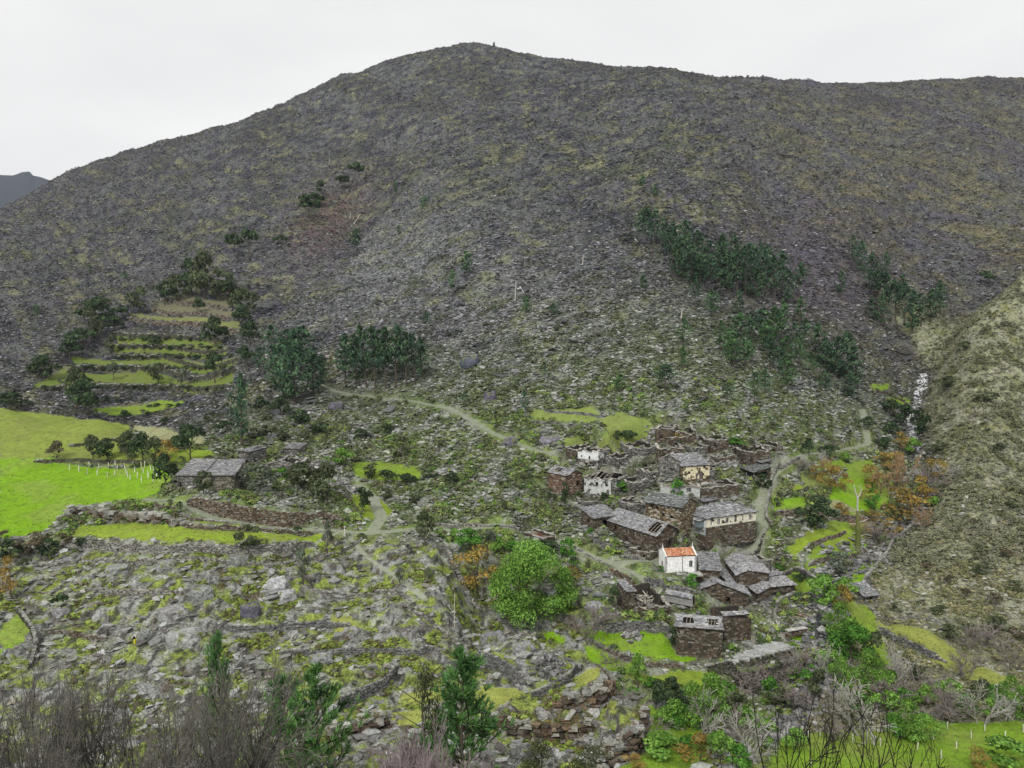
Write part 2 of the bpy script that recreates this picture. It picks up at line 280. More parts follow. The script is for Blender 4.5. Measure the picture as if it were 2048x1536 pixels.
# dry stone walls and rock steps: line (left to right), height, kind: 'hold' holds up the ground behind it, 'free' stands free, 'crag' is bare rock
WALLS = [
 ([(70,778),(130,776),(200,772),(290,775),(380,777),(460,774)], 2.2, 'hold', 'dark', 'dark bushy retaining wall under the widest green field of the far terraces'),
 ([(150,735),(240,736),(330,740),(480,742)], 2.0, 'hold', 'dark', 'retaining wall between the two lowest fields of the far terraces'),
 ([(235,715),(330,716),(480,723)], 1.8, 'hold', 'dark', 'retaining wall above the second field of the far terraces'),
 ([(235,692),(340,697),(455,703)], 1.8, 'hold', 'dark', 'retaining wall half way up the far terraces'),
 ([(225,668),(330,675),(445,684)], 1.8, 'hold', 'dark', 'retaining wall below the pale upper field of the far terraces'),
 ([(256,638),(360,650),(430,658),(480,664)], 2.0, 'hold', 'brown', 'brown stone wall under the pale upper field of the far terraces'),
 ([(290,622),(380,630),(470,640)], 1.6, 'hold', 'brown', 'brown retaining wall above the pale upper field of the far terraces'),
 ([(322,602),(400,611),(465,622)], 1.6, 'hold', 'brown', 'topmost short retaining wall of the far terraces'),
 ([(67,925),(120,922),(174,921),(240,923),(308,924)], .9, 'hold', 'dark', 'low dark wall behind the white sapling guards at the meadow'),
 ([(137,895),(190,887),(237,880)], .8, 'hold', 'dark', 'short low wall behind the round meadow trees'),
 ([(374,1007),(435,1016),(502,1027),(581,1038),(632,1036)], 3.4, 'hold', 'rust', 'tall rusty brown retaining wall below the slate roofed farmhouse'),
 ([(304,1018),(371,1033),(464,1037),(519,1037)], .8, 'hold', 'brown', 'low broken wall just under the footpath by the farmhouse'),
 ([(356,1056),(445,1063),(557,1067),(646,1065)], 1.0, 'hold', 'brown', 'low stone wall between two narrow grass strips below the farmhouse'),
 ([(111,1090),(208,1096),(334,1108),(475,1109),(560,1103),(631,1096)], 2.0, 'hold', 'light', 'long pale rubble wall holding the lower grass strip of the left hamlet'),
 ([(67,1134),(167,1112),(315,1116),(464,1120),(594,1118),(668,1108),(727,1079)], 1.0, 'hold', 'light', 'low pale wall along the brink of the grey rock slope'),
 ([(115,1040),(148,1019),(200,1027),(260,1038),(371,1049)], 1.6, 'crag', 'brown', 'brown rocky bank at the lower edge of the bright meadow'),
 ([(889,1096),(900,1118),(910,1143),(930,1188),(961,1226)], 1.2, 'free', 'light', 'pale wall running downhill left of the big bright green tree'),
 ([(800,1215),(862,1243),(900,1277),(945,1292)], .8, 'hold', 'light', 'pale stone edging of the rocky track beside the thin pole'),
 ([(941,1302),(982,1326),(1026,1350),(1060,1373)], 2.6, 'hold', 'grey', 'high curved grey rubble wall behind the tall foreground pine'),
 ([(1064,1387),(1101,1377),(1139,1363),(1163,1336)], 1.6, 'hold', 'grey', 'grey rubble wall curling round the end of the rocky spur'),
 ([(660,1420),(684,1411),(742,1377),(777,1360),(797,1332)], 2.0, 'hold', 'grey', 'grey rubble bank left of the tall foreground pine'),
 ([(968,1421),(1033,1442),(1084,1449),(1153,1442),(1204,1432)], 3.2, 'crag', 'rust', 'long rusty brown rock face across the end of the spur'),
 ([(1090,1415),(1112,1411),(1153,1404),(1207,1397),(1222,1372)], 2.6, 'crag', 'rust', 'orange stained rock pillars under the yellow grass knoll'),
 ([(1190,1520),(1221,1508),(1272,1479),(1288,1445)], 3.5, 'crag', 'brown', 'dark overhanging rock edge above the sloping green field'),
 ([(640,1475),(700,1462),(760,1448),(800,1440)], 2.0, 'crag', 'brown', 'brown rock step at the foot of the slope left of the tall pine'),
 ([(1184,1259),(1244,1255),(1337,1260)], 2.0, 'hold', 'grey', 'long grey wall at the back of the bright village lawn'),
 ([(1189,1288),(1244,1312),(1312,1332),(1367,1340)], .9, 'hold', 'brown', 'brown wall along the front of the bright village lawn'),
 ([(1416,1349),(1455,1352),(1490,1353),(1545,1342),(1590,1314)], 3.2, 'hold', 'dark', 'dark mossy wall under the paved threshing terrace'),
 ([(1290,1161),(1326,1175),(1383,1189)], 2.2, 'hold', 'grey', 'grey retaining wall holding the white chapel yard'),
 ([(1599,922),(1570,938),(1545,955),(1540,995),(1529,1039),(1543,1062)], .9, 'free', 'light', 'pale parapet wall winding along the outer side of the village lane'),
 ([(1340,1086),(1408,1092),(1463,1088)], 1.9, 'hold', 'dark', 'dark wall below the yard of the long whitewashed house'),
 ([(1392,1112),(1449,1098),(1507,1079),(1536,1068)], 1.5, 'hold', 'dark', 'dark wall on the lower side of the lane right of the chapel'),
 ([(1146,1095),(1184,1122),(1217,1136)], 1.4, 'hold', 'grey', 'grey wall on the lower side of the lane left of the chapel'),
 ([(1222,1146),(1271,1167),(1321,1183)], 1.4, 'hold', 'rust', 'reddish rubble wall along the lane below the chapel'),
 ([(1560,1003),(1590,990),(1617,981)], 1.0, 'hold', 'dark', 'short wall above the small lime green plot right of the lane'),
 ([(1550,1032),(1605,1029),(1664,1032),(1734,1039)], 2.2, 'hold', 'brown', 'brown terrace wall below the round dark evergreen'),
 ([(1547,1087),(1580,1083),(1609,1078)], .8, 'hold', 'light', 'short pale wall at the upper end of the curved terraces'),
 ([(1609,1106),(1656,1075),(1691,1063)], 1.0, 'hold', 'brown', 'uppermost curved terrace wall in the side valley'),
 ([(1617,1133),(1664,1106),(1719,1090),(1750,1075)], 1.2, 'hold', 'brown', 'curved terrace wall at the foot of the white limbed dead tree'),
 ([(1641,1150),(1662,1134),(1684,1112)], 1.0, 'hold', 'dark', 'dark terrace wall behind the silvery bush'),
 ([(1719,1168),(1750,1137),(1781,1090),(1789,1071),(1832,1039)], 1.1, 'free', 'light', 'pale wall climbing the far bank beside the lime green field'),
 ([(1551,1110),(1586,1129),(1629,1153)], 1.6, 'free', 'dark', 'dark wall running down between the barns and the curved terraces'),
 ([(1738,1222),(1811,1237),(1884,1251)], 1.0, 'hold', 'light', 'pale wall above the long yellow green strip on the right bank'),
 ([(1753,1248),(1811,1284),(1866,1317),(1892,1328)], 1.4, 'hold', 'grey', 'grey wall under the long yellow green strip on the right bank'),
 ([(1060,845),(1120,848),(1190,850)], 1.0, 'hold', 'grey', 'low wall under the grass terrace left above the village'),
 ([(1180,876),(1230,884),(1270,880),(1325,872)], 1.0, 'hold', 'dark', 'low wall under the grass terrace right above the village'),
 ([(1090,826),(1150,828),(1210,834)], .8, 'hold', 'grey', 'upper low wall crossing the grass terrace above the village'),
 ([(1738,786),(1780,782),(1815,800)], 1.0, 'hold', 'brown', 'short wall between two small plots beside the tumbling stream'),
 ([(870,1052),(920,1050),(980,1052),(1050,1060),(1100,1068)], .9, 'hold', 'light', 'pale edging wall of the level track left of the village'),
 ([(1090,1004),(1130,1012),(1180,1012),(1225,1006)], 1.3, 'hold', 'grey', 'grey wall on the slope below the reddish leftmost house'),
 ([(1236,952),(1262,948),(1292,950)], 1.2, 'free', 'grey', 'short tumbled wall between the speckled ruin and the cream stained house'),
 ([(1420,962),(1448,956),(1476,958)], 1.2, 'free', 'light', 'short pale wall left of the posts of the open shed'),
 ([(1172,1078),(1200,1092),(1240,1104),(1290,1118)], 1.3, 'hold', 'grey', 'grey wall below the long holed roof house'),
 ([(1392,1222),(1420,1228),(1446,1226)], 1.2, 'hold', 'brown', 'low wall at the door of the brown gabled barn'),
 ([(1520,1218),(1550,1222),(1580,1214)], 1.0, 'hold', 'light', 'pale wall between the barns and the small round lawn'),
 ([(1450,900),(1475,903),(1500,900)], 1.0, 'free', 'grey', 'low wall uphill of the open shed'),
 ([(1205,1228),(1225,1226),(1250,1234)], 1.2, 'hold', 'grey', 'short wall at the left foot of the collapsed house'),
 ([(180,1180),(260,1186),(330,1182),(420,1190)], 1.0, 'hold', 'light', 'broken pale wall crossing the upper left of the spur'),
 ([(90,1262),(150,1268),(215,1280)], 1.0, 'hold', 'brown', 'brown broken wall left of the tiny figure in yellow'),
 ([(430,1256),(520,1258),(600,1252),(700,1256)], 1.1, 'hold', 'grey', 'long grey ledge wall across the middle of the spur'),
 ([(560,1306),(650,1304),(740,1300),(830,1306),(890,1296)], 1.2, 'hold', 'grey', 'long grey ledge wall above the foreground pines'),
 ([(620,1186),(690,1190),(760,1182),(820,1190)], .9, 'hold', 'light', 'pale ledge wall left of the track on the upper spur'),
 ([(36,1225),(66,1262),(74,1300),(60,1340)], 1.1, 'free', 'dark', 'dark wall running downhill at the left edge'),
 ([(1590,1180),(1560,1210),(1545,1235),(1560,1262)], 1.2, 'free', 'light', 'rough pale wall descending to the stone stair behind the small round lawn'),
]
# paths: line, width
PATHS = [
 ([(640,768),(680,785),(740,795),(830,803),(880,813),(930,832),(975,862),(1030,887),(1080,902),(1120,912)], 2.6),
 ([(1612,908),(1570,929),(1541,955),(1528,990),(1518,1030),(1530,1057),(1500,1078),(1455,1093),(1390,1106)], 3.0),
 ([(292,1001),(330,1006),(420,1021),(520,1033),(600,1046),(650,1056),(740,1068)], 2.2),
 ([(740,1068),(810,1060),(870,1056),(960,1055),(1050,1064),(1110,1073),(1150,1097),(1180,1116),(1220,1131),(1320,1118)], 2.6),
 ([(1612,908),(1680,901),(1738,890),(1728,850),(1725,815)], 2.2),
 ([(742,1068),(764,1035),(745,995),(715,968)], 3.0),
 ([(1220,1131),(1270,1153),(1312,1172)], 2.0),
 ([(690,1060),(640,1082),(620,1100)], 1.2),
 ([(700,1075),(780,1150),(850,1205)], 1.3),
]
# grass: polygon, colour class
GRASS = [
 ([(0,815),(60,822),(160,840),(258,848),(266,868),(225,885),(150,896),(132,918),(0,916)], 'meadow_pale'),
 ([(-300,800),(0,815),(0,1075),(-300,1080)], 'lime'),
 ([(0,916),(132,920),(150,928),(325,928),(345,960),(318,985),(270,1005),(180,1018),(115,1038),(92,1060),(0,1078)], 'lime'),
 ([(132,896),(225,885),(330,890),(330,922),(132,920)], 'meadow_pale'),
 ([(266,850),(330,858),(425,876),(405,892),(280,884)], 'pale'),
 ([(290,903),(350,900),(430,905),(400,930),(330,925)], 'olive'),
 ([(160,1052),(260,1042),(360,1052),(450,1066),(560,1070),(645,1068),(648,1092),(560,1097),(430,1100),(330,1098),(200,1086),(130,1078)], 'olive'),
 ([(380,1040),(520,1042),(640,1050),(645,1062),(540,1062),(400,1053)], 'moss'),
 ([(700,985),(742,985),(790,1020),(775,1035),(735,1040),(705,1010)], 'olive'),
 ([(1165,1258),(1244,1254),(1290,1258),(1340,1272),(1353,1312),(1441,1316),(1438,1330),(1367,1328),(1312,1322),(1244,1305),(1192,1283)], 'lime'),
 ([(1170,1290),(1198,1300),(1269,1325),(1262,1340),(1203,1336),(1175,1318)], 'lime'),
 ([(1088,1273),(1105,1260),(1132,1279),(1124,1295)], 'lime'),
 ([(1240,1340),(1310,1345),(1400,1360),(1390,1380),(1290,1370)], 'olive'),
 ([(1628,1211),(1634,1225),(1632,1250),(1615,1266),(1572,1272),(1580,1252),(1604,1238),(1610,1217)], 'lime'),
 ([(1680,955),(1762,952),(1785,1008),(1719,1024),(1655,1008),(1664,980)], 'lime'),
 ([(1546,1008),(1612,995),(1614,1026),(1550,1030)], 'lime'),
 ([(1556,985),(1600,975),(1625,975),(1600,990)], 'olive'),
 ([(1640,1000),(1720,1020),(1730,1036),(1650,1028)], 'pale'),
 ([(1645,1085),(1690,1070),(1740,1078),(1716,1094),(1668,1104),(1640,1120),(1625,1112)], 'lime'),
 ([(1574,1090),(1629,1063),(1680,1060),(1640,1080),(1612,1102),(1594,1120),(1578,1113)], 'olive'),
 ([(1621,1106),(1660,1080),(1703,1066),(1735,1072),(1711,1087),(1664,1102),(1615,1128)], 'moss'),
 ([(1610,1128),(1660,1110),(1690,1102),(1650,1128),(1625,1153)], 'moss'),
 ([(1750,1090),(1760,1105),(1754,1128),(1715,1170),(1690,1160),(1672,1146),(1700,1105)], 'lime'),
 ([(1640,1040),(1700,1030),(1745,1045),(1720,1062),(1650,1058)], 'moss'),
 ([(1690,925),(1745,920),(1758,955),(1700,958)], 'moss'),
 ([(1600,955),(1660,945),(1670,975),(1610,985)], 'moss2'),
 ([(1400,1345),(1440,1350),(1430,1375),(1380,1385),(1300,1370),(1310,1352)], 'olive'),
 ([(1690,1200),(1740,1215),(1760,1262),(1800,1330),(1760,1330),(1710,1260)], 'moss'),
 ([(1560,1118),(1590,1128),(1625,1150),(1640,1168),(1610,1180),(1580,1150)], 'moss'),
 ([(1700,1112),(1735,1096),(1772,1084),(1762,1115),(1735,1150),(1712,1172),(1685,1165),(1672,1150)], 'lime'),
 ([(1625,1070),(1660,1056),(1715,1050),(1745,1062),(1700,1078),(1650,1090),(1612,1100)], 'olive'),
 ([(1660,1180),(1700,1185),(1720,1215),(1690,1225),(1662,1205)], 'moss'),
 ([(1736,773),(1781,769),(1773,781),(1748,784)], 'moss'),
 ([(1773,792),(1820,788),(1822,797),(1789,808)], 'moss'),
 ([(1630,925),(1690,915),(1690,930),(1640,940)], 'moss'),
 ([(1560,1480),(1640,1462),(1740,1462),(1850,1446),(2100,1442),(2400,1440),(2400,1600),(1500,1600)], 'lime2'),
 ([(1750,1236),(1800,1248),(1860,1268),(1960,1330),(2035,1362),(1985,1372),(1870,1325),(1780,1262)], 'yellow'),
 ([(1200,1560),(1240,1520),(1290,1482),(1300,1440),(1290,1410),(1330,1420),(1400,1455),(1420,1500),(1360,1560)], 'lime2'),
 ([(955,1372),(1000,1366),(1052,1380),(1010,1405),(955,1420)], 'yellow'),
 ([(1155,1352),(1190,1345),(1200,1358),(1185,1370),(1150,1372)], 'yellow'),
 ([(790,1385),(850,1372),(900,1380),(880,1400),(800,1400)], 'yellow'),
 ([(770,1430),(830,1415),(850,1445),(800,1450)], 'yellow'),
 ([(1210,1390),(1275,1400),(1280,1415),(1225,1425)], 'yellow'),
 ([(660,1245),(700,1238),(725,1262),(690,1268),(665,1262)], 'yellow'),
 ([(1058,820),(1120,826),(1180,818),(1200,830),(1185,848),(1062,840)], 'moss2'),
 ([(1195,838),(1240,828),(1318,840),(1335,868),(1270,878),(1215,872)], 'moss2'),
 ([(1160,862),(1250,885),(1240,905),(1180,890),(1120,885)], 'moss2'),
 ([(125,738),(300,738),(470,742),(466,771),(350,773),(200,769),(60,779),(70,770)], 'terrace'),
 ([(140,712),(330,713),(478,718),(478,731),(330,729),(150,727)], 'terrace'),
 ([(225,687),(340,690),(455,696),(452,712),(330,709),(228,705)], 'terrace'),
 ([(232,670),(350,674),(445,682),(445,694),(350,690),(235,686)], 'terrace'),
 ([(258,625),(360,635),(478,645),(482,662),(430,655),(360,647),(262,635)], 'terrace_pale'),
 ([(315,606),(400,613),(465,624),(468,638),(380,628),(295,620)], 'terrace_tan'),
 ([(340,592),(400,598),(460,610),(460,620),(400,609),(330,600)], 'terrace_tan'),
 ([(180,820),(320,800),(380,800),(300,826),(220,830)], 'moss'),
 ([(700,925),(760,920),(830,935),(850,955),(760,965),(710,955)], 'moss'),
 ([(0,1255),(40,1225),(70,1240),(45,1290),(0,1305)], 'lime2'),
]
STREAM = [(1846,735),(1850,752),(1842,770),(1840,790),(1825,806),(1812,830),(1835,880),(1850,950),(1845,1000),(1800,1045),(1768,1062),(1742,1082),(1712,1098),(1688,1116),(1664,1142),(1650,1172),(1642,1200),(1640,1222),(1645,1250),(1650,1290),(1630,1345),(1600,1400),(1590,1425),(1560,1450)]

for W in WALLS: pass
WL = [smooth_poly(to_xy(wl[0], 95, 560), 1.0) for wl in WALLS]
PL = [smooth_poly(to_xy(p[0], 100, 420), 1.5) for p in PATHS]
GP = [to_xy(g[0], 92, 560) for g in GRASS]
SPL = smooth_poly(to_xy(STREAM, 100, 400), 1.2)
pclear = np.zeros(GZ.shape); rough = np.ones(GZ.shape); pathm = np.zeros(GZ.shape); streamm = np.zeros(GZ.shape)

def bbw(P, m):
    return window(P[:, 0].min() - m, P[:, 0].max() + m, P[:, 1].min() - m, P[:, 1].max() + m)
# streambed: a channel cut a metre deep, rough with boulders
w_ = bbw(SPL, 12); X_, Y_ = GX[w_], GY[w_]
d, sd_, al, tot = line_dist(SPL, X_, Y_)
GZ[w_] -= 2.2 * np.exp(-(d / 4.5) ** 2)
streamm[w_] = np.exp(-(d / 3.0) ** 2)
# gullies running down the mountain
for G_, dp, wd in (([(500,712),(530,650),(572,580),(640,520),(700,455),(745,400)], 5, 8), ([(1640,640),(1600,520),(1560,420),(1540,330)], 6, 16), ([(1000,560),(960,640),(930,720)], 3, 8), ([(1180,330),(1120,430),(1080,540)], 4, 14), ([(330,420),(380,500),(420,560)], 5, 14), ([(1900,330),(1840,460),(1790,560)], 8, 20), ([(820,250),(790,330),(745,400)], 4, 12)):
    P = smooth_poly(to_xy(G_, 95, 900), 4); w_ = bbw(P, wd * 3); d, sgn, al, tot = line_dist(P, GX[w_], GY[w_])
    GZ[w_] -= dp * np.exp(-(d / wd) ** 2) * sstep(0, tot * .2, al) * sstep(0, tot * .2, tot - al)
# wall steps
for W, P in zip(WALLS, WL):
    if W[2] == 'free': continue
    D = 9 if W[2] == 'hold' else 5
    w_ = bbw(P, D * 2.5); X_, Y_ = GX[w_], GY[w_]
    d, sgn, al, tot = line_dist(P, X_, Y_)
    end = sstep(0, min(4, tot * .2), al) * sstep(0, min(4, tot * .2), tot - al)
    up = np.where(sgn > 0, np.exp(-(d / D) ** 2) * sstep(0, .35, d), 0)
    dn = np.where(sgn > 0, 0, np.exp(-(d / (D * .6)) ** 2))
    ku = .25 if W[1] > 3 else .55
    GZ[w_] += end * W[1] * (ku * up - (1 - ku) * dn)
    rough[w_] *= 1 - .7 * end * np.exp(-(d / 1.5) ** 2) * (W[2] == 'hold')
# paths: level across, slightly sunk
for (pp, wd), P in zip(PATHS, PL):
    wd *= .78
    w_ = bbw(P, wd * 3); X_, Y_ = GX[w_], GY[w_]
    d, sgn, al, tot = line_dist(P, X_, Y_)
    L_ = np.concatenate([[0], np.cumsum(np.hypot(*np.diff(P, axis=0).T))])
    zc = height(P[:, 0], P[:, 1]); zc = np.convolve(np.pad(zc, 3, 'edge'), np.ones(7) / 7, 'valid')
    zt = np.interp(al, L_, zc)
    m = 1 - sstep(wd * .5, wd * 1.3, d)
    GZ[w_] = GZ[w_] * (1 - m) + zt * m
    pathm[w_] = np.maximum(pathm[w_], 1 - sstep(wd * .48, wd * .72, d)); pclear[w_] = np.maximum(pclear[w_], 1 - sstep(wd * .6 + .4, wd * .8 + 2.0, d)); rough[w_] *= 1 - .93 * (1 - sstep(wd * .5, wd * 1.1, d))
# house platforms
padm = np.zeros(GZ.shape); pnum = np.zeros(GZ.shape); pden = np.zeros(GZ.shape)
for h in HOUSES.values():
    A, u, v = h['A2'], h['u'], h['v']; c4 = np.array([A, A + u * h['L'], A + u * h['L'] + v * h['W'], A + v * h['W']])
    w_ = bbw(c4, 6); X_, Y_ = GX[w_], GY[w_]
    det = u[0] * v[1] - u[1] * v[0]
    a = ((X_ - A[0]) * v[1] - (Y_ - A[1]) * v[0]) / det; b = (u[0] * (Y_ - A[1]) - u[1] * (X_ - A[0])) / det
    dx = np.maximum(np.maximum(-a, a - h['L']), 0); dy = np.maximum(np.maximum(-b, b - h['W']), 0); dd = np.hypot(dx, dy)
    m = 1 - sstep(.5, 3.6, dd)
    zt = h['z0'] + .15 * np.clip(GZ[w_] - h['z0'], -3, 3)
    k = m * np.exp(-(dd / .9) ** 2) + 1e-6 * m
    pnum[w_] += zt * k; pden[w_] += k; padm[w_] = np.maximum(padm[w_], m)
k = pden > 0
_d = np.where(k, (pnum / np.maximum(pden, 1e-12) - GZ) * padm, 0); _p = np.pad(_d, 1, 'edge')
for _ in range(5): _p[1:-1, 1:-1] = (_p[:-2, 1:-1] + _p[2:, 1:-1] + _p[1:-1, :-2] + _p[1:-1, 2:] + 2 * _p[1:-1, 1:-1]) / 6
GZ += _p[1:-1, 1:-1]; rough *= 1 - .8 * padm
_tp = to_xy([(40,790),(120,720),(230,650),(300,585),(470,600),(500,700),(490,790)], 250, 600); _w = bbw(_tp, 12); _k = inside(_tp, GX[_w], GY[_w]).astype(float)
rough[_w] *= 1 - .85 * _k
grassid = np.full(GZ.shape, -1, np.int16); GCLS = ['lime', 'lime2', 'olive', 'moss', 'moss2', 'pale', 'meadow_pale', 'yellow', 'terrace', 'terrace_pale', 'terrace_tan']
wx = GX + .55 * noise(GX / 3.1, GY / 3.1, 40) + .5 * noise(GX / .9, GY / .9, 41); wy = GY + .8 * noise(GX / 3.3, GY / 3.3, 42) + .6 * noise(GX / .9, GY / .9, 43)
for (g, cls), P in zip(GRASS, GP):
    w_ = bbw(P, 4)
    k = inside(P, wx[w_], wy[w_]) & (pathm[w_] < .5)
    grassid[w_][k] = GCLS.index(cls)
gm = (grassid >= 0).astype(np.float32)
def blur(a, n=2):
    for _ in range(n):
        p = np.pad(a, 1, 'edge'); a = (p[:-2, 1:-1] + p[2:, 1:-1] + p[1:-1, :-2] + p[1:-1, 2:] + 2 * a) / 6
    return a
gmb = blur(gm, 3)
rough *= 1 - .9 * gmb

# ---------------------------------------------------------------- relief: ledges of the dipping slate beds, boulders, gullies
PXC, PYR = 1024 + F_PX * (GX / (GY * _cs - GZ * _sn)), 768 - F_PX * ((GZ * _cs + GY * _sn) / (GY * _cs - GZ * _sn))
ZB = GZ.copy()
promo = ((GY < 172) & (GX < 14 + .0 * GY)).astype(np.float32) * sstep(172, 160, GY)          # grey rock spur, near left
promo = np.where((GX > 14) & (GY < 128) & (GX < 34), 1, promo) * (1 - .0)
promo = blur(promo.astype(np.float32), 6)
rightb = sstep(0, 1, (GX - np.interp(GY, SPL[::-1][:, 1] if SPL[0, 1] > SPL[-1, 1] else SPL[:, 1], SPL[::-1][:, 0] if SPL[0, 1] > SPL[-1, 1] else SPL[:, 0])) / 6) * sstep(400, 350, GY)
bd = ZB - .33 * GX * sstep(420, 150, np.abs(GX - 40)) + 4.5 * noise(GX / 60, GY / 60, 3) * np.minimum(GY / 300, 1.5)
al = GX * .9 + GY * .35
def saw(x):                      # a bed: slow rise, quick drop
    f = x - np.floor(x); return np.where(f < .78, f / .78, (1 - f) / .22) - .5
farA = sstep(180, 300, GY)
l1 = saw(bd / 9.0 + .8 * fbm(al / 38, bd / 14, 5, 3)) * (.5 + .5 * noise(al / 60, bd / 20, 8))
l2 = saw(bd / 3.1 + .9 * fbm(al / 16, bd / 6, 11, 3)) * (.6 + .5 * noise(al / 22, bd / 9, 14))
n1 = fbm(GX / 26, GY / 26, 20, 4)
n2 = fbm(GX / 5.5, GY / 5.5, 24, 3)
ridg = 1 - np.abs(fbm(GX / 9 + .3 * n1, GY / 6, 28, 4)) * 2.2
n3 = fbm(GX / 1.7, GY / 1.7, 30, 2)
n0 = fbm(GX / 85 + .3 * GY / 85, GY / 150, 540, 3)
rel = farA * (1.9 * l1 + 1.0 * l2 + 2.6 * n1 + .8 * n2 + 4.5 * n0 * sstep(250, 420, GY)) + (1 - farA) * (.6 * l1 + .8 * l2 + .8 * n1 + .4 * n2) + .28 * n3 * sstep(420, 250, GY)
rockn = sstep(.1, .75, ridg + .25 * n1)
ledge = ZB / 2.1 + .10 * GX / 2.1 + 1.1 * fbm(GX / 13, GY / 9, 530, 3); lph = ledge - np.floor(ledge)
lst = .35 + .65 * sstep(-.25, .25, noise(GX / 17, GY / 12, 534))
rel_p = -1.25 * saw(ledge) * 0 + 1.6 * lst * (np.where(lph > .86, (lph - .86) / .14, 0) - lph * .9) + .9 * (rockn - .4) + .5 * n1 + .28 * n3 + .5 * saw((ZB - .5 * GX + .4 * GY) / 1.6 + fbm(GX / 6, GY / 6, 33, 2)) * rockn
rel = rel * (1 - promo) + rel_p * promo
amp = np.clip(GY / 340, .75, 1.6)
crag = np.zeros(GZ.shape)
for W, P in zip(WALLS, WL):
    if W[2] != 'crag': continue
    w_ = bbw(P, 5); d, sgn, _a, tot = line_dist(P, GX[w_], GY[w_])
    crag[w_] = np.maximum(crag[w_], np.exp(-(d / 1.8) ** 2))
GZ = GZ + rel * rough * amp * sstep(1.5, 60, GY)
GZ += crag * .45 * (noise(GX / .8, GY / 2.5, 50) + .5 * noise(GX / .35, GY / 1.2, 51))
GZ += gmb * (.10 * noise(GX / 1.3, GY / 1.3, 60) + .06 * noise(GX / .5, GY / .5, 61) + .25 * noise(GX / 9, GY / 9, 62))
GZ += streamm * .55 * (noise(GX / .9, GY / .9, 64) + .5 * noise(GX / .4, GY / .4, 65))

# ---------------------------------------------------------------- ground cover colours (albedo, with its own patches, lichens and dead grass)
def mixc(a, b, m): return a * (1 - m[..., None]) + np.asarray(b, np.float32) * m[..., None]
C = np.zeros(GZ.shape + (3,), np.float32)
b1 = fbm(GX / 45, GY / 60, 70, 4); b2 = fbm(al / 20, bd / 6, 74, 4); b3 = fbm(GX / 7, GY / 9, 78, 4); b4 = fbm(al / 9, bd / 2.2, 82, 3)
C[:] = (.125, .132, .118)
C = mixc(C, (.088, .104, .066), sstep(-.15, .35, b1))                 # heath
C = mixc(C, (.20, .20, .11), sstep(.0, .3, b2 + .5 * b1) * .9)             # dry grass in the lee of ledges
C = mixc(C, (.118, .106, .134), sstep(-.05, .4, b3 + .3 * n0) * .8)             # violet grey scree
C = mixc(C, (.032, .035, .044), sstep(.10, .38, b4) * .8)            # dark patches drawn out along the beds
b5 = fbm((GX + .8 * (GZ + 30)) / 30, (GX * -.25 + GZ) / 7, 510, 4)
C = mixc(C, (.042, .043, .060), sstep(.12, .36, b5) * .8 * sstep(180, 300, GY))
right_up = sstep(1350, 1650, PXC) * sstep(250, 330, GY)
C = mixc(C, (.185, .165, .090), right_up * (.30 + .5 * sstep(-.2, .4, b2)) * sstep(-.3, .15, b1 + b5))
C = mixc(C, (.095, .085, .105), right_up * sstep(.05, .4, n1 + .6 * n0) * .6)
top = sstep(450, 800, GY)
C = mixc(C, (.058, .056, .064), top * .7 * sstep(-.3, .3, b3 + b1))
scree = np.exp(-(((PXC - 1080) / 330) ** 2 + ((PYR - 640) / 135) ** 2)) * (GY > 170); scree = np.maximum(scree, .9 * np.exp(-(((PXC - 800) / 270) ** 2 + ((PYR - 540) / 130) ** 2)) * sstep(0, 25, PXC - 505 - (720 - PYR) * .85) * (GY > 170))
scree = np.maximum(scree, .8 * np.exp(-(((PXC - 1480) / 240) ** 2 + ((PYR - 780) / 70) ** 2)) * (GY > 190))
C = mixc(C, (.26, .27, .26), scree * .85 * sstep(-.35, .25, b4 + .5 * b3 + .3 * n1))
C = mixc(C, (.24, .27, .17), scree * .6 * sstep(.05, .35, b2))
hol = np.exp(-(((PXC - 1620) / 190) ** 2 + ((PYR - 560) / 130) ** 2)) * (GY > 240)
C = mixc(C, (.105, .088, .112), hol * .75)  # violet shadow around the mid-right pines, painted into the ground colour
lft = sstep(560, 250, PXC) * (GY > 260)
C = mixc(C, (.095, .088, .092), lft * .5 * sstep(-.2, .3, n1 + b3))
red = np.exp(-(((PXC - 660 + .5 * (PYR - 430)) / 75) ** 2 + ((PYR - 440) / 85) ** 2)) * (GY > 300)
C = mixc(C, (.135, .085, .082), red * .7 * sstep(-.4, .1, b3))
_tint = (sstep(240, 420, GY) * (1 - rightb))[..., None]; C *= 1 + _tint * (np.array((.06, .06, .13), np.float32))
low = sstep(330, 210, GY) * (1 - promo) * (1 - rightb)
C = mixc(C, (.195, .265, .075), low * (.55 + .45 * sstep(-.2, .3, b3)))
C = mixc(C, (.32, .335, .29), low * sstep(.0, .35, b4) * .8)
C = mixc(C, (.055, .065, .035), low * sstep(.12, .4, fbm(GX / 3, GY / 3.5, 520, 3)) * .8)
# grey spur
C2 = np.zeros_like(C); C2[:] = (.215, .22, .195)
C2 = mixc(C2, (.225, .285, .06), sstep(-.2, .2, fbm(GX / 6, GY / 9, 90, 3) + .42 - .35 * rockn) * sstep(.88, .80, lph) * .95)
C2 = mixc(C2, (.085, .072, .06), sstep(.86, .90, lph) * .75 * lst)
C2 = mixc(C2, (.100, .075, .050), sstep(.1, .5, fbm(GX / 4, GY / 4, 93, 3)) * .8)
C2 = mixc(C2, (.32, .33, .32), sstep(.05, .4, fbm(GX / 3, GY / 4, 96, 3) + .25 * rockn - .12) * .8)
C2 = mixc(C2, (.055, .055, .05), sstep(.08, .32, fbm(GX / 1.6, GY / 2.2, 99, 2)) * .8)
C = C * (1 - promo[..., None]) + C2 * promo[..., None]
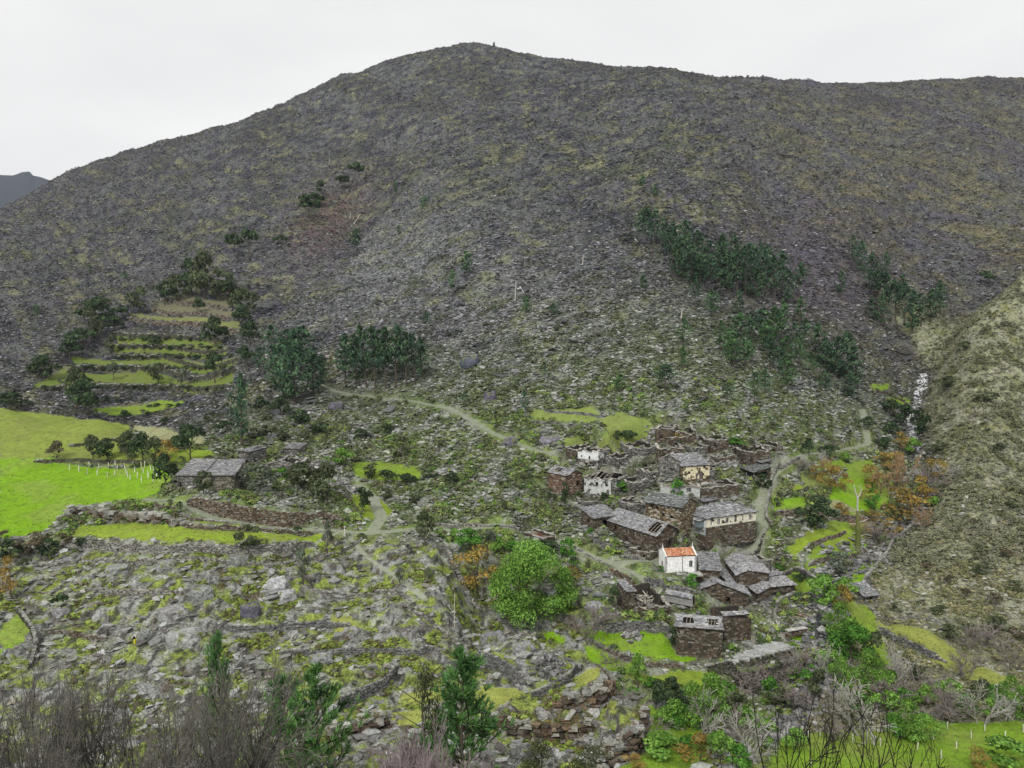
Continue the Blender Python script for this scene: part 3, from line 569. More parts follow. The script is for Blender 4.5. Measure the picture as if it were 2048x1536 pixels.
# right bank slope
C3 = np.zeros_like(C); C3[:] = (.27, .28, .175)
C3 = mixc(C3, (.31, .31, .235), sstep(-.1, .4, b4))
C3 = mixc(C3, (.11, .12, .05), sstep(.0, .45, b3) * .8)
C3 = mixc(C3, (.160, .095, .055), sstep(.25, .6, fbm(GX / 12, GY / 14, 103, 3)) * sstep(190, 140, GY) * .8)
C3 = mixc(C3, (.190, .20, .06), sstep(.2, .5, fbm(GX / 8, GY / 10, 106, 3)) * .7)
C = C * (1 - rightb[..., None]) + C3 * rightb[..., None]
foot = sstep(100, 88, GY)
C = mixc(C, (.060, .065, .040), foot * .8)
# village yards
C = mixc(C, (.15, .145, .115), padm * .7 * (1 - gm)); C = mixc(C, (.32, .325, .29), padm * .7 * sstep(.0, .4, b4) * (1 - gm))
C = mixc(C, (.12, .075, .045), crag * .8 * sstep(-.3, .3, noise(GX / 1.2, GY / 2, 110)))
GC = dict(lime=(.18, .335, .018), lime2=(.18, .30, .03), olive=(.215, .30, .035), moss=(.185, .28, .035), moss2=(.205, .265, .070), pale=(.30, .31, .17), meadow_pale=(.215, .275, .055),
          yellow=(.27, .30, .075), terrace=(.135, .185, .040), terrace_pale=(.19, .205, .08), terrace_tan=(.17, .16, .105))
gb1 = fbm(GX / 14, GY / 14, 120, 3); gb2 = fbm(GX / 1.6, GY / 1.6, 124, 2)
for i, cls in enumerate(GCLS):
    k = grassid == i
    if not k.any(): continue
    c = np.zeros((k.sum(), 3), np.float32); c[:] = GC[cls]
    m1 = sstep(-.1, .4, gb1[k])[:, None]; m2 = sstep(.1, .7, gb2[k])[:, None]
    c = c * (1 - .35 * m1) + np.array((.26, .26, .10), np.float32) * .35 * m1 * (1.0 if 'lime' in cls else .7)
    c = c * (1 - .5 * m2) + np.array((.12, .12, .05), np.float32) * .5 * m2
    C[k] = c
C = mixc(C, (.265, .285, .22), pathm * .8)
C = mixc(C, (.14, .125, .10), streamm * .7 * (1 - gm)); C = mixc(C, (.05, .05, .045), streamm * .7 * sstep(0, .3, fbm(GX / 1.5, GY / 1.8, 560, 2)) * (1 - gm))
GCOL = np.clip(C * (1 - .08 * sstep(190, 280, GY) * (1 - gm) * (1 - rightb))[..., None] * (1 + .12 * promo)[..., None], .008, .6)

def grid_object(name, sel, kind='structure', mat=None):
    """ground patch: the cells of the sheet that carry this cover"""
    ii, jj = np.nonzero(sel)
    a = ii * NT + jj
    Fq = np.stack([a, a + 1, a + NT + 1, a + NT], 1)
    used, inv = np.unique(Fq, return_inverse=True); Fq = inv.reshape(-1, 4)
    V = np.stack([GX.ravel()[used], GY.ravel()[used], GZ.ravel()[used]], 1)
    me = bpy.data.meshes.new(name)
    me.vertices.add(len(V)); me.vertices.foreach_set('co', V.astype(np.float32).ravel())
    me.loops.add(Fq.size); me.loops.foreach_set('vertex_index', Fq.astype(np.int32).ravel())
    me.polygons.add(len(Fq)); me.polygons.foreach_set('loop_start', np.arange(0, Fq.size, 4, dtype=np.int32))
    me.polygons.foreach_set('use_smooth', np.ones(len(Fq), bool)); me.update(calc_edges=True)
    at = me.color_attributes.new('cover', 'FLOAT_COLOR', 'POINT')
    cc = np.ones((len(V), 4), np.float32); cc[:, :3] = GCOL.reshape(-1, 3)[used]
    at.data.foreach_set('color', cc.ravel())
    if mat: me.materials.append(mat)
    o = bpy.data.objects.new(name, me); COL.objects.link(o); o['kind'] = kind
    return o
def mat_base(name, rough_=.95):
    m = bpy.data.materials.new(name); m.use_nodes = True
    b = m.node_tree.nodes['Principled BSDF']; b.inputs['Roughness'].default_value = rough_
    b.inputs['Specular IOR Level'].default_value = .04
    return m, m.node_tree, b
def ground_mat(name, sc1, sc2, contrast, bump, dist):
    m, nt, b = mat_base(name)
    L = nt.links.new
    at = N(nt, 'ShaderNodeAttribute', attribute_name='cover')
    g = N(nt, 'ShaderNodeNewGeometry')
    n1 = N(nt, 'ShaderNodeTexNoise'); n1.inputs['Scale'].default_value = sc1; n1.inputs['Detail'].default_value = 5; n1.inputs['Roughness'].default_value = .7
    n2 = N(nt, 'ShaderNodeTexNoise'); n2.inputs['Scale'].default_value = sc2; n2.inputs['Detail'].default_value = 3
    L(g.outputs['Position'], n1.inputs['Vector']); L(g.outputs['Position'], n2.inputs['Vector'])
    mr = N(nt, 'ShaderNodeMapRange'); mr.inputs[1].default_value = .3; mr.inputs[2].default_value = .7
    mr.inputs[3].default_value = 1 - contrast; mr.inputs[4].default_value = 1 + contrast
    L(n1.outputs[0], mr.inputs[0])
    mr2 = N(nt, 'ShaderNodeMapRange'); mr2.inputs[1].default_value = .3; mr2.inputs[2].default_value = .7
    mr2.inputs[3].default_value = 1 - contrast * .5; mr2.inputs[4].default_value = 1 + contrast * .5
    L(n2.outputs[0], mr2.inputs[0])
    mu = N(nt, 'ShaderNodeMath', operation='MULTIPLY'); L(mr.outputs[0], mu.inputs[0]); L(mr2.outputs[0], mu.inputs[1])
    vm = N(nt, 'ShaderNodeVectorMath', operation='SCALE'); L(at.outputs['Color'], vm.inputs[0]); L(mu.outputs[0], vm.inputs['Scale'])
    L(vm.outputs[0], b.inputs['Base Color'])
    bp = N(nt, 'ShaderNodeBump'); bp.inputs['Strength'].default_value = bump; bp.inputs['Distance'].default_value = dist
    L(n1.outputs[0], bp.inputs['Height']); L(bp.outputs[0], b.inputs['Normal'])
    return m
M_rock = ground_mat('rocky_heath', 1.1, .35, .7, 1.0, 1.2)
M_near = ground_mat('grey_slate_ground', 2.6, .7, .75, 1.0, .5)
M_grass = ground_mat('meadow_grass', 3.0, .5, .28, .7, .25)
M_path = ground_mat('trodden_path', 4.0, 1.0, .3, .6, .15)
cellg = grassid[:-1, :-1] >= 0
cellp = (pathm[:-1, :-1] > .5) & ~cellg
cells = (streamm[:-1, :-1] > .45) & ~cellg & ~cellp
rest = ~(cellg | cellp | cells)
yc = GY[:-1, :-1]; far_ = yc > 235; rb = (rightb[:-1, :-1] > .5)
grid_object('meadow', cellg & ~(yc > 300), mat=M_grass)
grid_object('terrace_field', cellg & (yc > 300), mat=M_grass)
grid_object('footpath', cellp, mat=M_path)
grid_object('stream_bed', cells, mat=M_near)
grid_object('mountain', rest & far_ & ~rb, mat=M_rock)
grid_object('hillside', rest & rb, mat=M_near)
grid_object('rocky_ground', rest & ~far_ & ~rb, mat=M_near)
# ---------------------------------------------------------------- object helpers
def tag(o, label=None, cat=None, group=None, kind=None):
    if label: o['label'] = label
    if cat: o['category'] = cat
    if group: o['group'] = group
    if kind: o['kind'] = kind
    elif cat: o['kind'] = 'thing'
    return o
def empty(name, loc=(0, 0, 0), rz=0.0):
    o = bpy.data.objects.new(name, None); COL.objects.link(o); o.location = loc; o.rotation_euler = (0, 0, rz); o.empty_display_size = .2
    return o
def link_mesh(name, me, parent=None, kind=None):
    o = bpy.data.objects.new(name, me); COL.objects.link(o)
    if parent is not None: o.parent = parent
    if kind: o['kind'] = kind
    return o
def make_mesh(name, V, Fs, mat=None, tint=None, smooth=False):
    """V (n,3); Fs (m,k) all faces alike, or list"""
    me = bpy.data.meshes.new(name)
    V = np.asarray(V, np.float32)
    if isinstance(Fs, np.ndarray) and Fs.ndim == 2:
        k = Fs.shape[1]
        me.vertices.add(len(V)); me.vertices.foreach_set('co', V.ravel())
        me.loops.add(Fs.size); me.loops.foreach_set('vertex_index', Fs.astype(np.int32).ravel())
        me.polygons.add(len(Fs)); me.polygons.foreach_set('loop_start', np.arange(0, Fs.size, k, dtype=np.int32))
        me.polygons.foreach_set('use_smooth', np.full(len(Fs), bool(smooth)))
        me.update(calc_edges=True)
    else:
        me.from_pydata([tuple(v) for v in V], [], [tuple(f) for f in Fs])
        if smooth: me.polygons.foreach_set('use_smooth', np.ones(len(me.polygons), bool))
    if tint is not None:
        at = me.color_attributes.new('cover', 'FLOAT_COLOR', 'POINT')
        cc = np.ones((len(V), 4), np.float32); cc[:, :3] = tint; at.data.foreach_set('color', cc.ravel())
    if mat: me.materials.append(mat)
    return me
BOXF = np.array([[0, 3, 2, 1], [4, 5, 6, 7], [0, 1, 5, 4], [1, 2, 6, 5], [2, 3, 7, 6], [3, 0, 4, 7]])
CORN = np.array([[-1, -1, -1], [1, -1, -1], [1, 1, -1], [-1, 1, -1], [-1, -1, 1], [1, -1, 1], [1, 1, 1], [-1, 1, 1]], float)
def boxes(C_, ux, uy, uz, jit=0.0, rg=rng):
    """many boxes at once: centres and half-axis vectors"""
    C_ = np.asarray(C_, float).reshape(-1, 3); n = len(C_)
    ax = [np.broadcast_to(np.asarray(a, float), (n, 3)) for a in (ux, uy, uz)]
    V = C_[:, None, :] + sum(CORN[None, :, k, None] * (ax[k][:, None, :] * (1 + jit * rg.uniform(-1, 1, (n, 8, 1)))) for k in range(3))
    Fb = (np.arange(n)[:, None, None] * 8 + BOXF[None]).reshape(-1, 4)
    return V.reshape(-1, 3), Fb
class Bag:
    """collects pieces of one part"""
    def __init__(s): s.V, s.F, s.T, s.n = [], [], [], 0
    def add(s, V, Fq, tint=None):
        V = np.asarray(V, float); s.V.append(V); s.F.append(np.asarray(Fq) + s.n); s.n += len(V)
        t = np.ones((len(V), 3)) if tint is None else np.broadcast_to(np.asarray(tint, float), (len(V), 3)); s.T.append(t)
    def box(s, c, ux, uy, uz, tint=None, jit=0): s.add(*boxes([c], ux, uy, uz, jit), tint=tint)
    def bar(s, p, q, r1, r2=None, tint=None, sides=4):
        p, q = np.asarray(p, float), np.asarray(q, float); r2 = r1 if r2 is None else r2
        d = q - p; l = np.linalg.norm(d) + 1e-9; d /= l
        a = np.cross(d, [0, 0, 1] if abs(d[2]) < .9 else [1, 0, 0]); a /= np.linalg.norm(a); b = np.cross(d, a)
        an = np.arange(sides) * 2 * np.pi / sides
        ring = np.cos(an)[:, None] * a + np.sin(an)[:, None] * b
        V = np.concatenate([p + ring * r1, q + ring * r2]); i = np.arange(sides); j = (i + 1) % sides
        Fq = np.stack([i, j, j + sides, i + sides], 1); s.add(V, Fq, tint)
    def build(s, name, mat, parent=None, kind=None, smooth=False):
        if not s.V: return None
        T = np.concatenate(s.T)
        return link_mesh(name, make_mesh(name, np.concatenate(s.V), np.concatenate(s.F), mat, T, smooth), parent, kind)

def cover_mat(name, scale=4, contrast=.35, bump=.5, dist=.05, rough_=.95, inst=False, rand=.0, trans=0.0):
    m, nt, b = mat_base(name, rough_); L = nt.links.new
    at = N(nt, 'ShaderNodeAttribute', attribute_name='cover')
    if inst: at.attribute_type = 'INSTANCER'
    co = N(nt, 'ShaderNodeNewGeometry')
    n1 = N(nt, 'ShaderNodeTexNoise'); n1.inputs['Scale'].default_value = scale; n1.inputs['Detail'].default_value = 4
    L(co.outputs['Position'], n1.inputs['Vector'])
    mr = N(nt, 'ShaderNodeMapRange'); mr.inputs[1].default_value = .3; mr.inputs[2].default_value = .7; mr.inputs[3].default_value = 1 - contrast; mr.inputs[4].default_value = 1 + contrast
    L(n1.outputs[0], mr.inputs[0])
    v = N(nt, 'ShaderNodeVectorMath', operation='SCALE'); L(at.outputs['Color'], v.inputs[0]); L(mr.outputs[0], v.inputs['Scale'])
    out = v.outputs[0]
    if rand:
        oi = N(nt, 'ShaderNodeObjectInfo'); mr3 = N(nt, 'ShaderNodeMapRange'); mr3.inputs[3].default_value = 1 - rand; mr3.inputs[4].default_value = 1 + rand
        L(oi.outputs['Random'], mr3.inputs[0]); v2 = N(nt, 'ShaderNodeVectorMath', operation='SCALE'); L(out, v2.inputs[0]); L(mr3.outputs[0], v2.inputs['Scale']); out = v2.outputs[0]
    L(out, b.inputs['Base Color'])
    if bump:
        bp = N(nt, 'ShaderNodeBump'); bp.inputs['Strength'].default_value = bump; bp.inputs['Distance'].default_value = dist
        L(n1.outputs[0], bp.inputs['Height']); L(bp.outputs[0], b.inputs['Normal'])
    if trans:
        tl = N(nt, 'ShaderNodeBsdfTranslucent'); ms = N(nt, 'ShaderNodeMixShader'); ms.inputs[0].default_value = trans
        L(out, tl.inputs[0]); L(b.outputs[0], ms.inputs[1]); L(tl.outputs[0], ms.inputs[2])
        L(ms.outputs[0], nt.nodes['Material Output'].inputs[0])
    return m
M_stone = cover_mat('dry_stone', 3, .45, .6, .06)
M_slate = cover_mat('roof_slate', 3, .3, .4, .03, .8)
M_wood = cover_mat('weathered_wood', 6, .4, .4, .02)
M_inst = cover_mat('loose_stone', 2.5, .35, .5, .08, inst=True)
M_instleaf = cover_mat('heath_leaf', 3, .45, 0, inst=True)
M_leaf = cover_mat('leaf', 1.2, .35, 0, rand=.12, trans=.25)
M_bark = cover_mat('bark', 8, .35, .3, .02)

# ---------------------------------------------------------------- scattered ground stuff (instanced with geometry nodes)
TEMPL = bpy.data.collections.new('templates')
def scatter(name, P, S, Rz, tilt, col, templates, mat, label):
    me = bpy.data.meshes.new(name); n = len(P)
    me.vertices.add(n); me.vertices.foreach_set('co', np.asarray(P, np.float32).ravel())
    for an, ty, dt in (('scl', 'FLOAT_VECTOR', S), ('rot', 'FLOAT_VECTOR', np.stack([tilt[:, 0], tilt[:, 1], Rz], 1))):
        a = me.attributes.new(an, ty, 'POINT'); a.data.foreach_set('vector', np.asarray(dt, np.float32).ravel())
    a = me.attributes.new('cover', 'FLOAT_COLOR', 'POINT'); cc = np.ones((n, 4), np.float32); cc[:, :3] = col; a.data.foreach_set('color', cc.ravel())
    a = me.attributes.new('pick', 'INT', 'POINT'); a.data.foreach_set('value', rng.integers(0, len(templates), n).astype(np.int32))
    c = bpy.data.collections.new(name + '_pieces')
    for i, t in enumerate(templates):
        t.materials.clear(); t.materials.append(mat); o = bpy.data.objects.new('piece', t); c.objects.link(o)
    ng = bpy.data.node_groups.new(name, 'GeometryNodeTree')
    ng.interface.new_socket('Geometry', in_out='INPUT', socket_type='NodeSocketGeometry'); ng.interface.new_socket('Geometry', in_out='OUTPUT', socket_type='NodeSocketGeometry')
    gi = N(ng, 'NodeGroupInput'); go = N(ng, 'NodeGroupOutput'); ip = N(ng, 'GeometryNodeInstanceOnPoints'); ci = N(ng, 'GeometryNodeCollectionInfo')
    ci.inputs['Collection'].default_value = c; ci.inputs['Separate Children'].default_value = True; ci.inputs['Reset Children'].default_value = True
    def na(nm, ty):
        q = N(ng, 'GeometryNodeInputNamedAttribute', data_type=ty); q.inputs['Name'].default_value = nm; return q.outputs[0]
    L = ng.links.new
    L(gi.outputs[0], ip.inputs['Points']); L(ci.outputs[0], ip.inputs['Instance']); ip.inputs['Pick Instance'].default_value = True
    L(na('pick', 'INT'), ip.inputs['Instance Index']); L(na('rot', 'FLOAT_VECTOR'), ip.inputs['Rotation']); L(na('scl', 'FLOAT_VECTOR'), ip.inputs['Scale'])
    L(ip.outputs[0], go.inputs[0])
    o = bpy.data.objects.new(name, me); COL.objects.link(o); md = o.modifiers.new('scatter', 'NODES'); md.node_group = ng
    o['kind'] = 'stuff'; o['label'] = label
    return o
def rock_mesh(seed, sharp=.35, flat=.6):
    bm = bmesh.new(); bmesh.ops.create_icosphere(bm, subdivisions=1, radius=.5)
    r = np.random.default_rng(seed)
    for v in bm.verts:
        v.co *= float(1 + r.uniform(-sharp, sharp)); v.co.z *= flat
        v.co.x = round(v.co.x * 3) / 3 * .4 + v.co.x * .6
    me = bpy.data.meshes.new('rock'); bm.to_mesh(me); bm.free(); return me
def slab_mesh(seed):
    r = np.random.default_rng(seed); V, Fb = boxes([[0, 0, 0]], (.5, 0, 0), (0, .38, 0), (.06, 0, .15), .35, r)
    return make_mesh('slab', V, Fb)
def tuft_mesh(seed, n=40, h=.55, leaf=.26):
    """a heath bush: leafy facets through a low dome"""
    r = np.random.default_rng(seed); V = []; Fq = []
    for i in range(n):
        a = r.uniform(0, 2 * np.pi); el = r.uniform(.05, 1.5); rr = .5 * r.uniform(.55, 1)
        c = np.array([math.cos(a) * math.cos(el) * rr, math.sin(a) * math.cos(el) * rr, math.sin(el) * rr * h * 2])
        nrm = c / (np.linalg.norm(c) + 1e-6) + r.normal(0, .45, 3); nrm /= np.linalg.norm(nrm)
        t = np.cross(nrm, r.normal(0, 1, 3)); t /= np.linalg.norm(t); b = np.cross(nrm, t); s = leaf * r.uniform(.6, 1.2)
        k = len(V); V += [c - t * s * .6, c + b * s * .5, c + t * s * .6, c - b * s * .5]; Fq.append([k, k + 1, k + 2, k + 3])
    return make_mesh('bush', np.array(V), np.array(Fq))
ROCKS = [rock_mesh(i) for i in range(6)] + [slab_mesh(i) for i in range(4)]
def rocks(): return [t.copy() for t in ROCKS]
def tufts(**k): return [tuft_mesh(i, **k) for i in range(5)]
def scat_points(n, ymin, ymax, dens, tmin=-.8, tmax=.8):
    """random ground positions, thinned by a density map on the grid (0..1)"""
    out = []
    tot = 0
    while tot < n:
        t = rng.uniform(tmin, tmax, n); fi = rng.uniform(np.interp(math.log(ymin), SR, np.arange(NS)), np.interp(math.log(ymax), SR, np.arange(NS)), n)
        fj = (t - TR[0]) / (TR[1] - TR[0]); k = rng.random(n) < bil(dens, fi, fj)
        out.append(np.stack([fi[k], fj[k]], 1)); tot += k.sum()
        if k.sum() < n * .01: break
    q = np.concatenate(out)[:n]; fi, fj = q[:, 0], q[:, 1]
    return np.stack([bil(GX, fi, fj), bil(GY, fi, fj), bil(GZ, fi, fj)], 1), fi, fj
bare = (1 - np.clip(blur(gmb, 4) * 1.6, 0, 1)) * (1 - pclear) * (1 - np.minimum(padm * 1.1, 1) * .7)
def put(name, n, ymin, ymax, dens, smin, smax, col, cvar, temps, mat, label, flat=(.5, 1), tilt=.35, sink=.15, power=2.5, mixg=.0, t=(-.8, .8), rz=(0, 6.28), long_=1.0):
    P, fi, fj = scat_points(n, ymin, ymax, dens, *t); n = len(P)
    s = smin + (smax - smin) * rng.random(n) ** power
    S = np.stack([s * rng.uniform(.7, 1.4, n) * long_, s * rng.uniform(.7, 1.2, n), s * rng.uniform(*flat, n)], 1)
    P[:, 2] += S[:, 2] * .5 * (1 - sink * 2) - .05
    c = np.asarray(col)[rng.integers(0, len(col), n)] * (1 + rng.uniform(-cvar, cvar, (n, 1)))
    if mixg:
        g = np.stack([bil(GCOL[..., k], fi, fj) for k in range(3)], 1); c = c * (1 - mixg) + g * mixg
    return scatter(name, P, S, rng.uniform(*rz, n), rng.uniform(-tilt, tilt, (n, 2)), c, temps, mat, label)
mt_d = np.clip((1 - promo) * (1 - rightb) * bare * (.35 + .9 * sstep(-.3, .4, b2 + b4)), 0, 1)
hd = np.clip((1 - promo) * bare * (.25 + .8 * sstep(-.3, .3, b3 - b4)), 0, 1)
scr = np.clip(scree + .35, 0, 1) * (1 - .6 * top)
GREY = [(.32, .325, .345), (.24, .24, .26), (.14, .14, .165), (.48, .48, .49), (.19, .18, .19)]
far_w = .45 + .55 * sstep(300, 380, GY)
patch = sstep(-.15, .3, fbm(GX / 16, GY / 20, 500, 3)); patch2 = sstep(-.1, .35, fbm(GX / 10, GY / 13, 504, 3))
_shade = 1 - .55 * top - .35 * hol
put('mountain_scree', 150000, 175, 950, np.clip((1 - promo) * (1 - rightb) * bare * far_w * (.3 + .7 * sstep(-.3, .2, b3 + b4)) * (.4 + .6 * scr), 0, 1), .35, 1.7, GREY, .3, rocks(), M_inst, 'loose grey slate stones strewn over the mountainside', flat=(.4, .9), mixg=.5, power=1.8)
put('mountain_heath', 110000, 175, 950, hd * far_w * (.3 + .7 * patch2), .6, 2.3, [(.070, .092, .052), (.12, .14, .07), (.05, .055, .055), (.13, .11, .10), (.03, .04, .034), (.18, .185, .10)], .3, tufts(), M_instleaf, 'low dark heather and broom covering the mountainside', flat=(.4, .8), mixg=.6, power=2.0)
put('mountain_crags', 2200, 230, 860, mt_d * sstep(.08, .3, b5) * sstep(-.3, .1, n1), 1.2, 4.0, [(.08, .082, .10), (.12, .12, .135), (.17, .17, .18)], .3, rocks(), M_inst, 'dark slate crags breaking through the mountainside', flat=(.3, .6), power=2.2, tilt=.45, sink=.3, mixg=.2)
put('pale_quartz_stones', 7000, 200, 700, mt_d * far_w, .5, 1.3, [(.5, .5, .48), (.4, .4, .38)], .2, rocks(), M_inst, 'scattered pale stones lying on the mountainside')
vz = bare * (1 - promo) * (1 - rightb)
put('valley_stones', 15000, 128, 240, vz * (.12 + .88 * patch), .2, 1.15, [(.30, .31, .28), (.22, .23, .21), (.15, .15, .14), (.38, .39, .36)], .25, rocks(), M_inst, 'grey stones lying around the village slope', flat=(.35, .8), power=3)
put('valley_scrub', 11000, 128, 245, vz * sstep(-.2, .3, b3) * patch2, .4, 2.0, [(.13, .22, .05), (.19, .27, .065), (.08, .12, .05), (.25, .32, .09), (.13, .12, .07)], .3, tufts(), M_instleaf, 'rough green scrub and bramble between the village walls', flat=(.5, .9))
BIGR = [rock_mesh(40 + i, .22, .62) for i in range(7)]
put('spur_outcrops', 260, 96, 172, promo * bare * sstep(-.2, .2, noise(GX / 9, GY / 7, 550)), 0.7, 2.4, [(.25, .255, .24), (.20, .205, .20), (.30, .31, .30), (.17, .165, .16)], .15, [t.copy() for t in BIGR], M_inst, 'rounded bedrock outcrops of the near spur', flat=(.45, .8), power=2.0, tilt=.25, sink=.3, rz=(-.35, .5), long_=1.15, mixg=.15)
put('valley_outcrops', 300, 150, 235, bare * (1 - promo) * (1 - rightb) * sstep(0, .25, noise(GX / 11, GY / 9, 552)), 0.8, 2.4, [(.26, .27, .26), (.20, .205, .20), (.15, .15, .17)], .15, [t.copy() for t in BIGR], M_inst, 'grey bedrock outcrops around the village slope', flat=(.45, .8), power=2.0, tilt=.25, sink=.25, rz=(-.1, .9), long_=1.15, mixg=.15)
put('spur_stones', 9000, 92, 172, promo * bare * (.15 + .85 * patch), .15, 1.6, [(.28, .28, .26), (.20, .20, .19), (.35, .36, .35), (.14, .13, .12), (.23, .22, .18)], .25, rocks(), M_inst, 'broken grey rock on the near spur', flat=(.3, .7), power=4.5, tilt=.35)
put('spur_tufts', 15000, 92, 172, promo * bare * patch2 * sstep(.1, -.3, rockn - .7), .25, 1.2, [(.21, .29, .055), (.16, .20, .06), (.28, .34, .08), (.13, .115, .06)], .3, tufts(), M_instleaf, 'mossy tufts and small bushes among the spur rocks', flat=(.4, .8))
put('bank_stones', 12000, 100, 345, rightb * bare * (.2 + .8 * patch), .25, 1.3, [(.29, .29, .23), (.23, .23, .18), (.16, .16, .13), (.37, .37, .33)], .25, rocks(), M_inst, 'pale stones on the right hand slope', flat=(.35, .75), power=3)
put('bank_heath', 17000, 100, 345, rightb * bare * (.1 + .8 * patch2), .4, 1.4, [(.20, .21, .085), (.27, .265, .12), (.12, .14, .055), (.33, .31, .17), (.17, .15, .09)], .3, tufts(), M_instleaf, 'olive heath cushions on the right hand slope', flat=(.45, .8), mixg=.2)
put('stream_boulders', 3000, 118, 345, np.clip(streamm * 1.6, 0, 1) * np.where(GY > 250, .4, 1), .4, 2.0, [(.30, .30, .29), (.18, .18, .18), (.12, .12, .12)], .25, rocks(), M_inst, 'boulders in the stream bed', flat=(.5, .9))
put('meadow_tufts', 12000, 95, 255, gmb * (1 - pathm), .12, .45, [(.17, .28, .03), (.24, .30, .07), (.13, .21, .025), (.27, .25, .11)], .2, tufts(n=14, leaf=.4), M_instleaf, 'coarse grass tufts in the meadows', flat=(.4, .8), mixg=.6)
# ---------------------------------------------------------------- dry stone walls
WT = dict(dark=[(.085, .08, .07), (.06, .058, .05), (.12, .12, .10), (.10, .11, .06)], brown=[(.13, .10, .075), (.09, .07, .055), (.17, .15, .12), (.22, .21, .18)],
          rust=[(.15, .105, .07), (.10, .075, .055), (.19, .145, .10), (.28, .265, .23), (.07, .06, .05), (.17, .155, .13)], light=[(.26, .26, .23), (.19, .19, .17), (.33, .32, .29), (.12, .11, .10)],
          grey=[(.19, .19, .185), (.14, .14, .14), (.24, .24, .23), (.10, .10, .10)])
for (line, hgt, kind, tone, label), P in zip(WALLS, WL):
    crag_ = kind == 'crag'
    root = empty('rock_face' if crag_ else 'dry_stone_wall' if kind == 'free' or tone in ('light', 'grey') else 'retaining_wall', (P[len(P) // 2][0], P[len(P) // 2][1], hz(*P[len(P) // 2])))
    tag(root, label, 'rock face' if crag_ else 'stone wall')
    Ym = P[:, 1].mean(); sl = np.clip(Ym / 380, .32, 1.1) * (.85 if hgt > 3 else 1) * (3.2 if crag_ else 1); sh = sl * (.42 if crag_ else .5)
    seg = np.diff(P, axis=0); ln = np.hypot(seg[:, 0], seg[:, 1]); cum = np.concatenate([[0], np.cumsum(ln)]); tot = cum[-1]
    Cs, UX, UY, UZ, T = [], [], [], [], []
    tn = np.array(WT[tone])
    lvl = 0.0; rows = int(hgt / sh) + 2
    for r in range(rows):
        u = -rng.uniform(0, sl)
        while u < tot:
            l = sl * rng.uniform(.6, 1.6); m = u + l / 2
            if 0 < m < tot:
                x = np.interp(m, cum, P[:, 0]); y = np.interp(m, cum, P[:, 1]); i = min(np.searchsorted(cum, m) - 1, len(seg) - 1)
                d = seg[i] / ln[i]; n = np.array([-d[1], d[0]])
                off = 0
                fz = hz(x - n[0] * .6, y - n[1] * .6); bz = hz(x + n[0] * 1.3, y + n[1] * 1.3)
                zt = (bz + (.25 if not crag_ else -.1) if kind != 'free' else fz + hgt) + .22 * float(noise(np.array([m / 3.0]), np.array([r * .1]), 200)[0]) * min(hgt, 1.1)
                z = fz - .25 + r * sh
                if z < zt:
                    ro = rng.uniform(-.5, .9) if crag_ else rng.uniform(-.08, .1); Cs.append([x + n[0] * ro, y + n[1] * ro, z + sh * .5])
                    a = rng.uniform(-.12, .12); UX.append([d[0] * l * .5, d[1] * l * .5, a * l * .4]); w = (.28 if kind == 'hold' else .35) * rng.uniform(.8, 1.2) * max(sl, .5) * 1.5
                    UY.append([n[0] * w, n[1] * w, 0]); UZ.append([0, 0, sh * rng.uniform(.46, .62)])
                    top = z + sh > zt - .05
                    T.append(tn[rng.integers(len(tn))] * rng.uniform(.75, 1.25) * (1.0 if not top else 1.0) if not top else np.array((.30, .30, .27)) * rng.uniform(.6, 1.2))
            u += l * 1.03
    if Cs:
        V, Fq = boxes(Cs, np.array(UX), np.array(UY), np.array(UZ), .38 if crag_ else .12)
        V = V - np.array(root.location)
        link_mesh('stones', make_mesh('stones', V, Fq, M_stone, np.repeat(np.array(T), 8, 0)), root, 'stuff')

# ---------------------------------------------------------------- houses
M_plaster = cover_mat('lime_plaster', 2.2, .22, .3, .03, .9)
M_dark = cover_mat('dark_boards', 5, .3, .2, .02)
M_tile = cover_mat('clay_tile', 5, .25, .3, .02)
gm_, gnt, gb = mat_base('window_glass', .15); gb.inputs['Base Color'].default_value = (.03, .035, .04, 1); gb.inputs['Specular IOR Level'].default_value = .5; M_glass = gm_
BROWN = [(.100, .082, .062), (.068, .056, .045), (.13, .112, .088), (.115, .080, .055), (.20, .19, .165), (.085, .072, .056)]
GREYS = [(.13, .125, .115), (.09, .088, .08), (.18, .175, .16), (.28, .28, .26)]
OCHRE = [(.17, .13, .075), (.12, .09, .06), (.23, .19, .12), (.33, .31, .25), (.09, .07, .05)]
SLT = [(.29, .295, .31), (.23, .235, .25), (.37, .375, .385), (.17, .175, .185), (.29, .285, .27)]

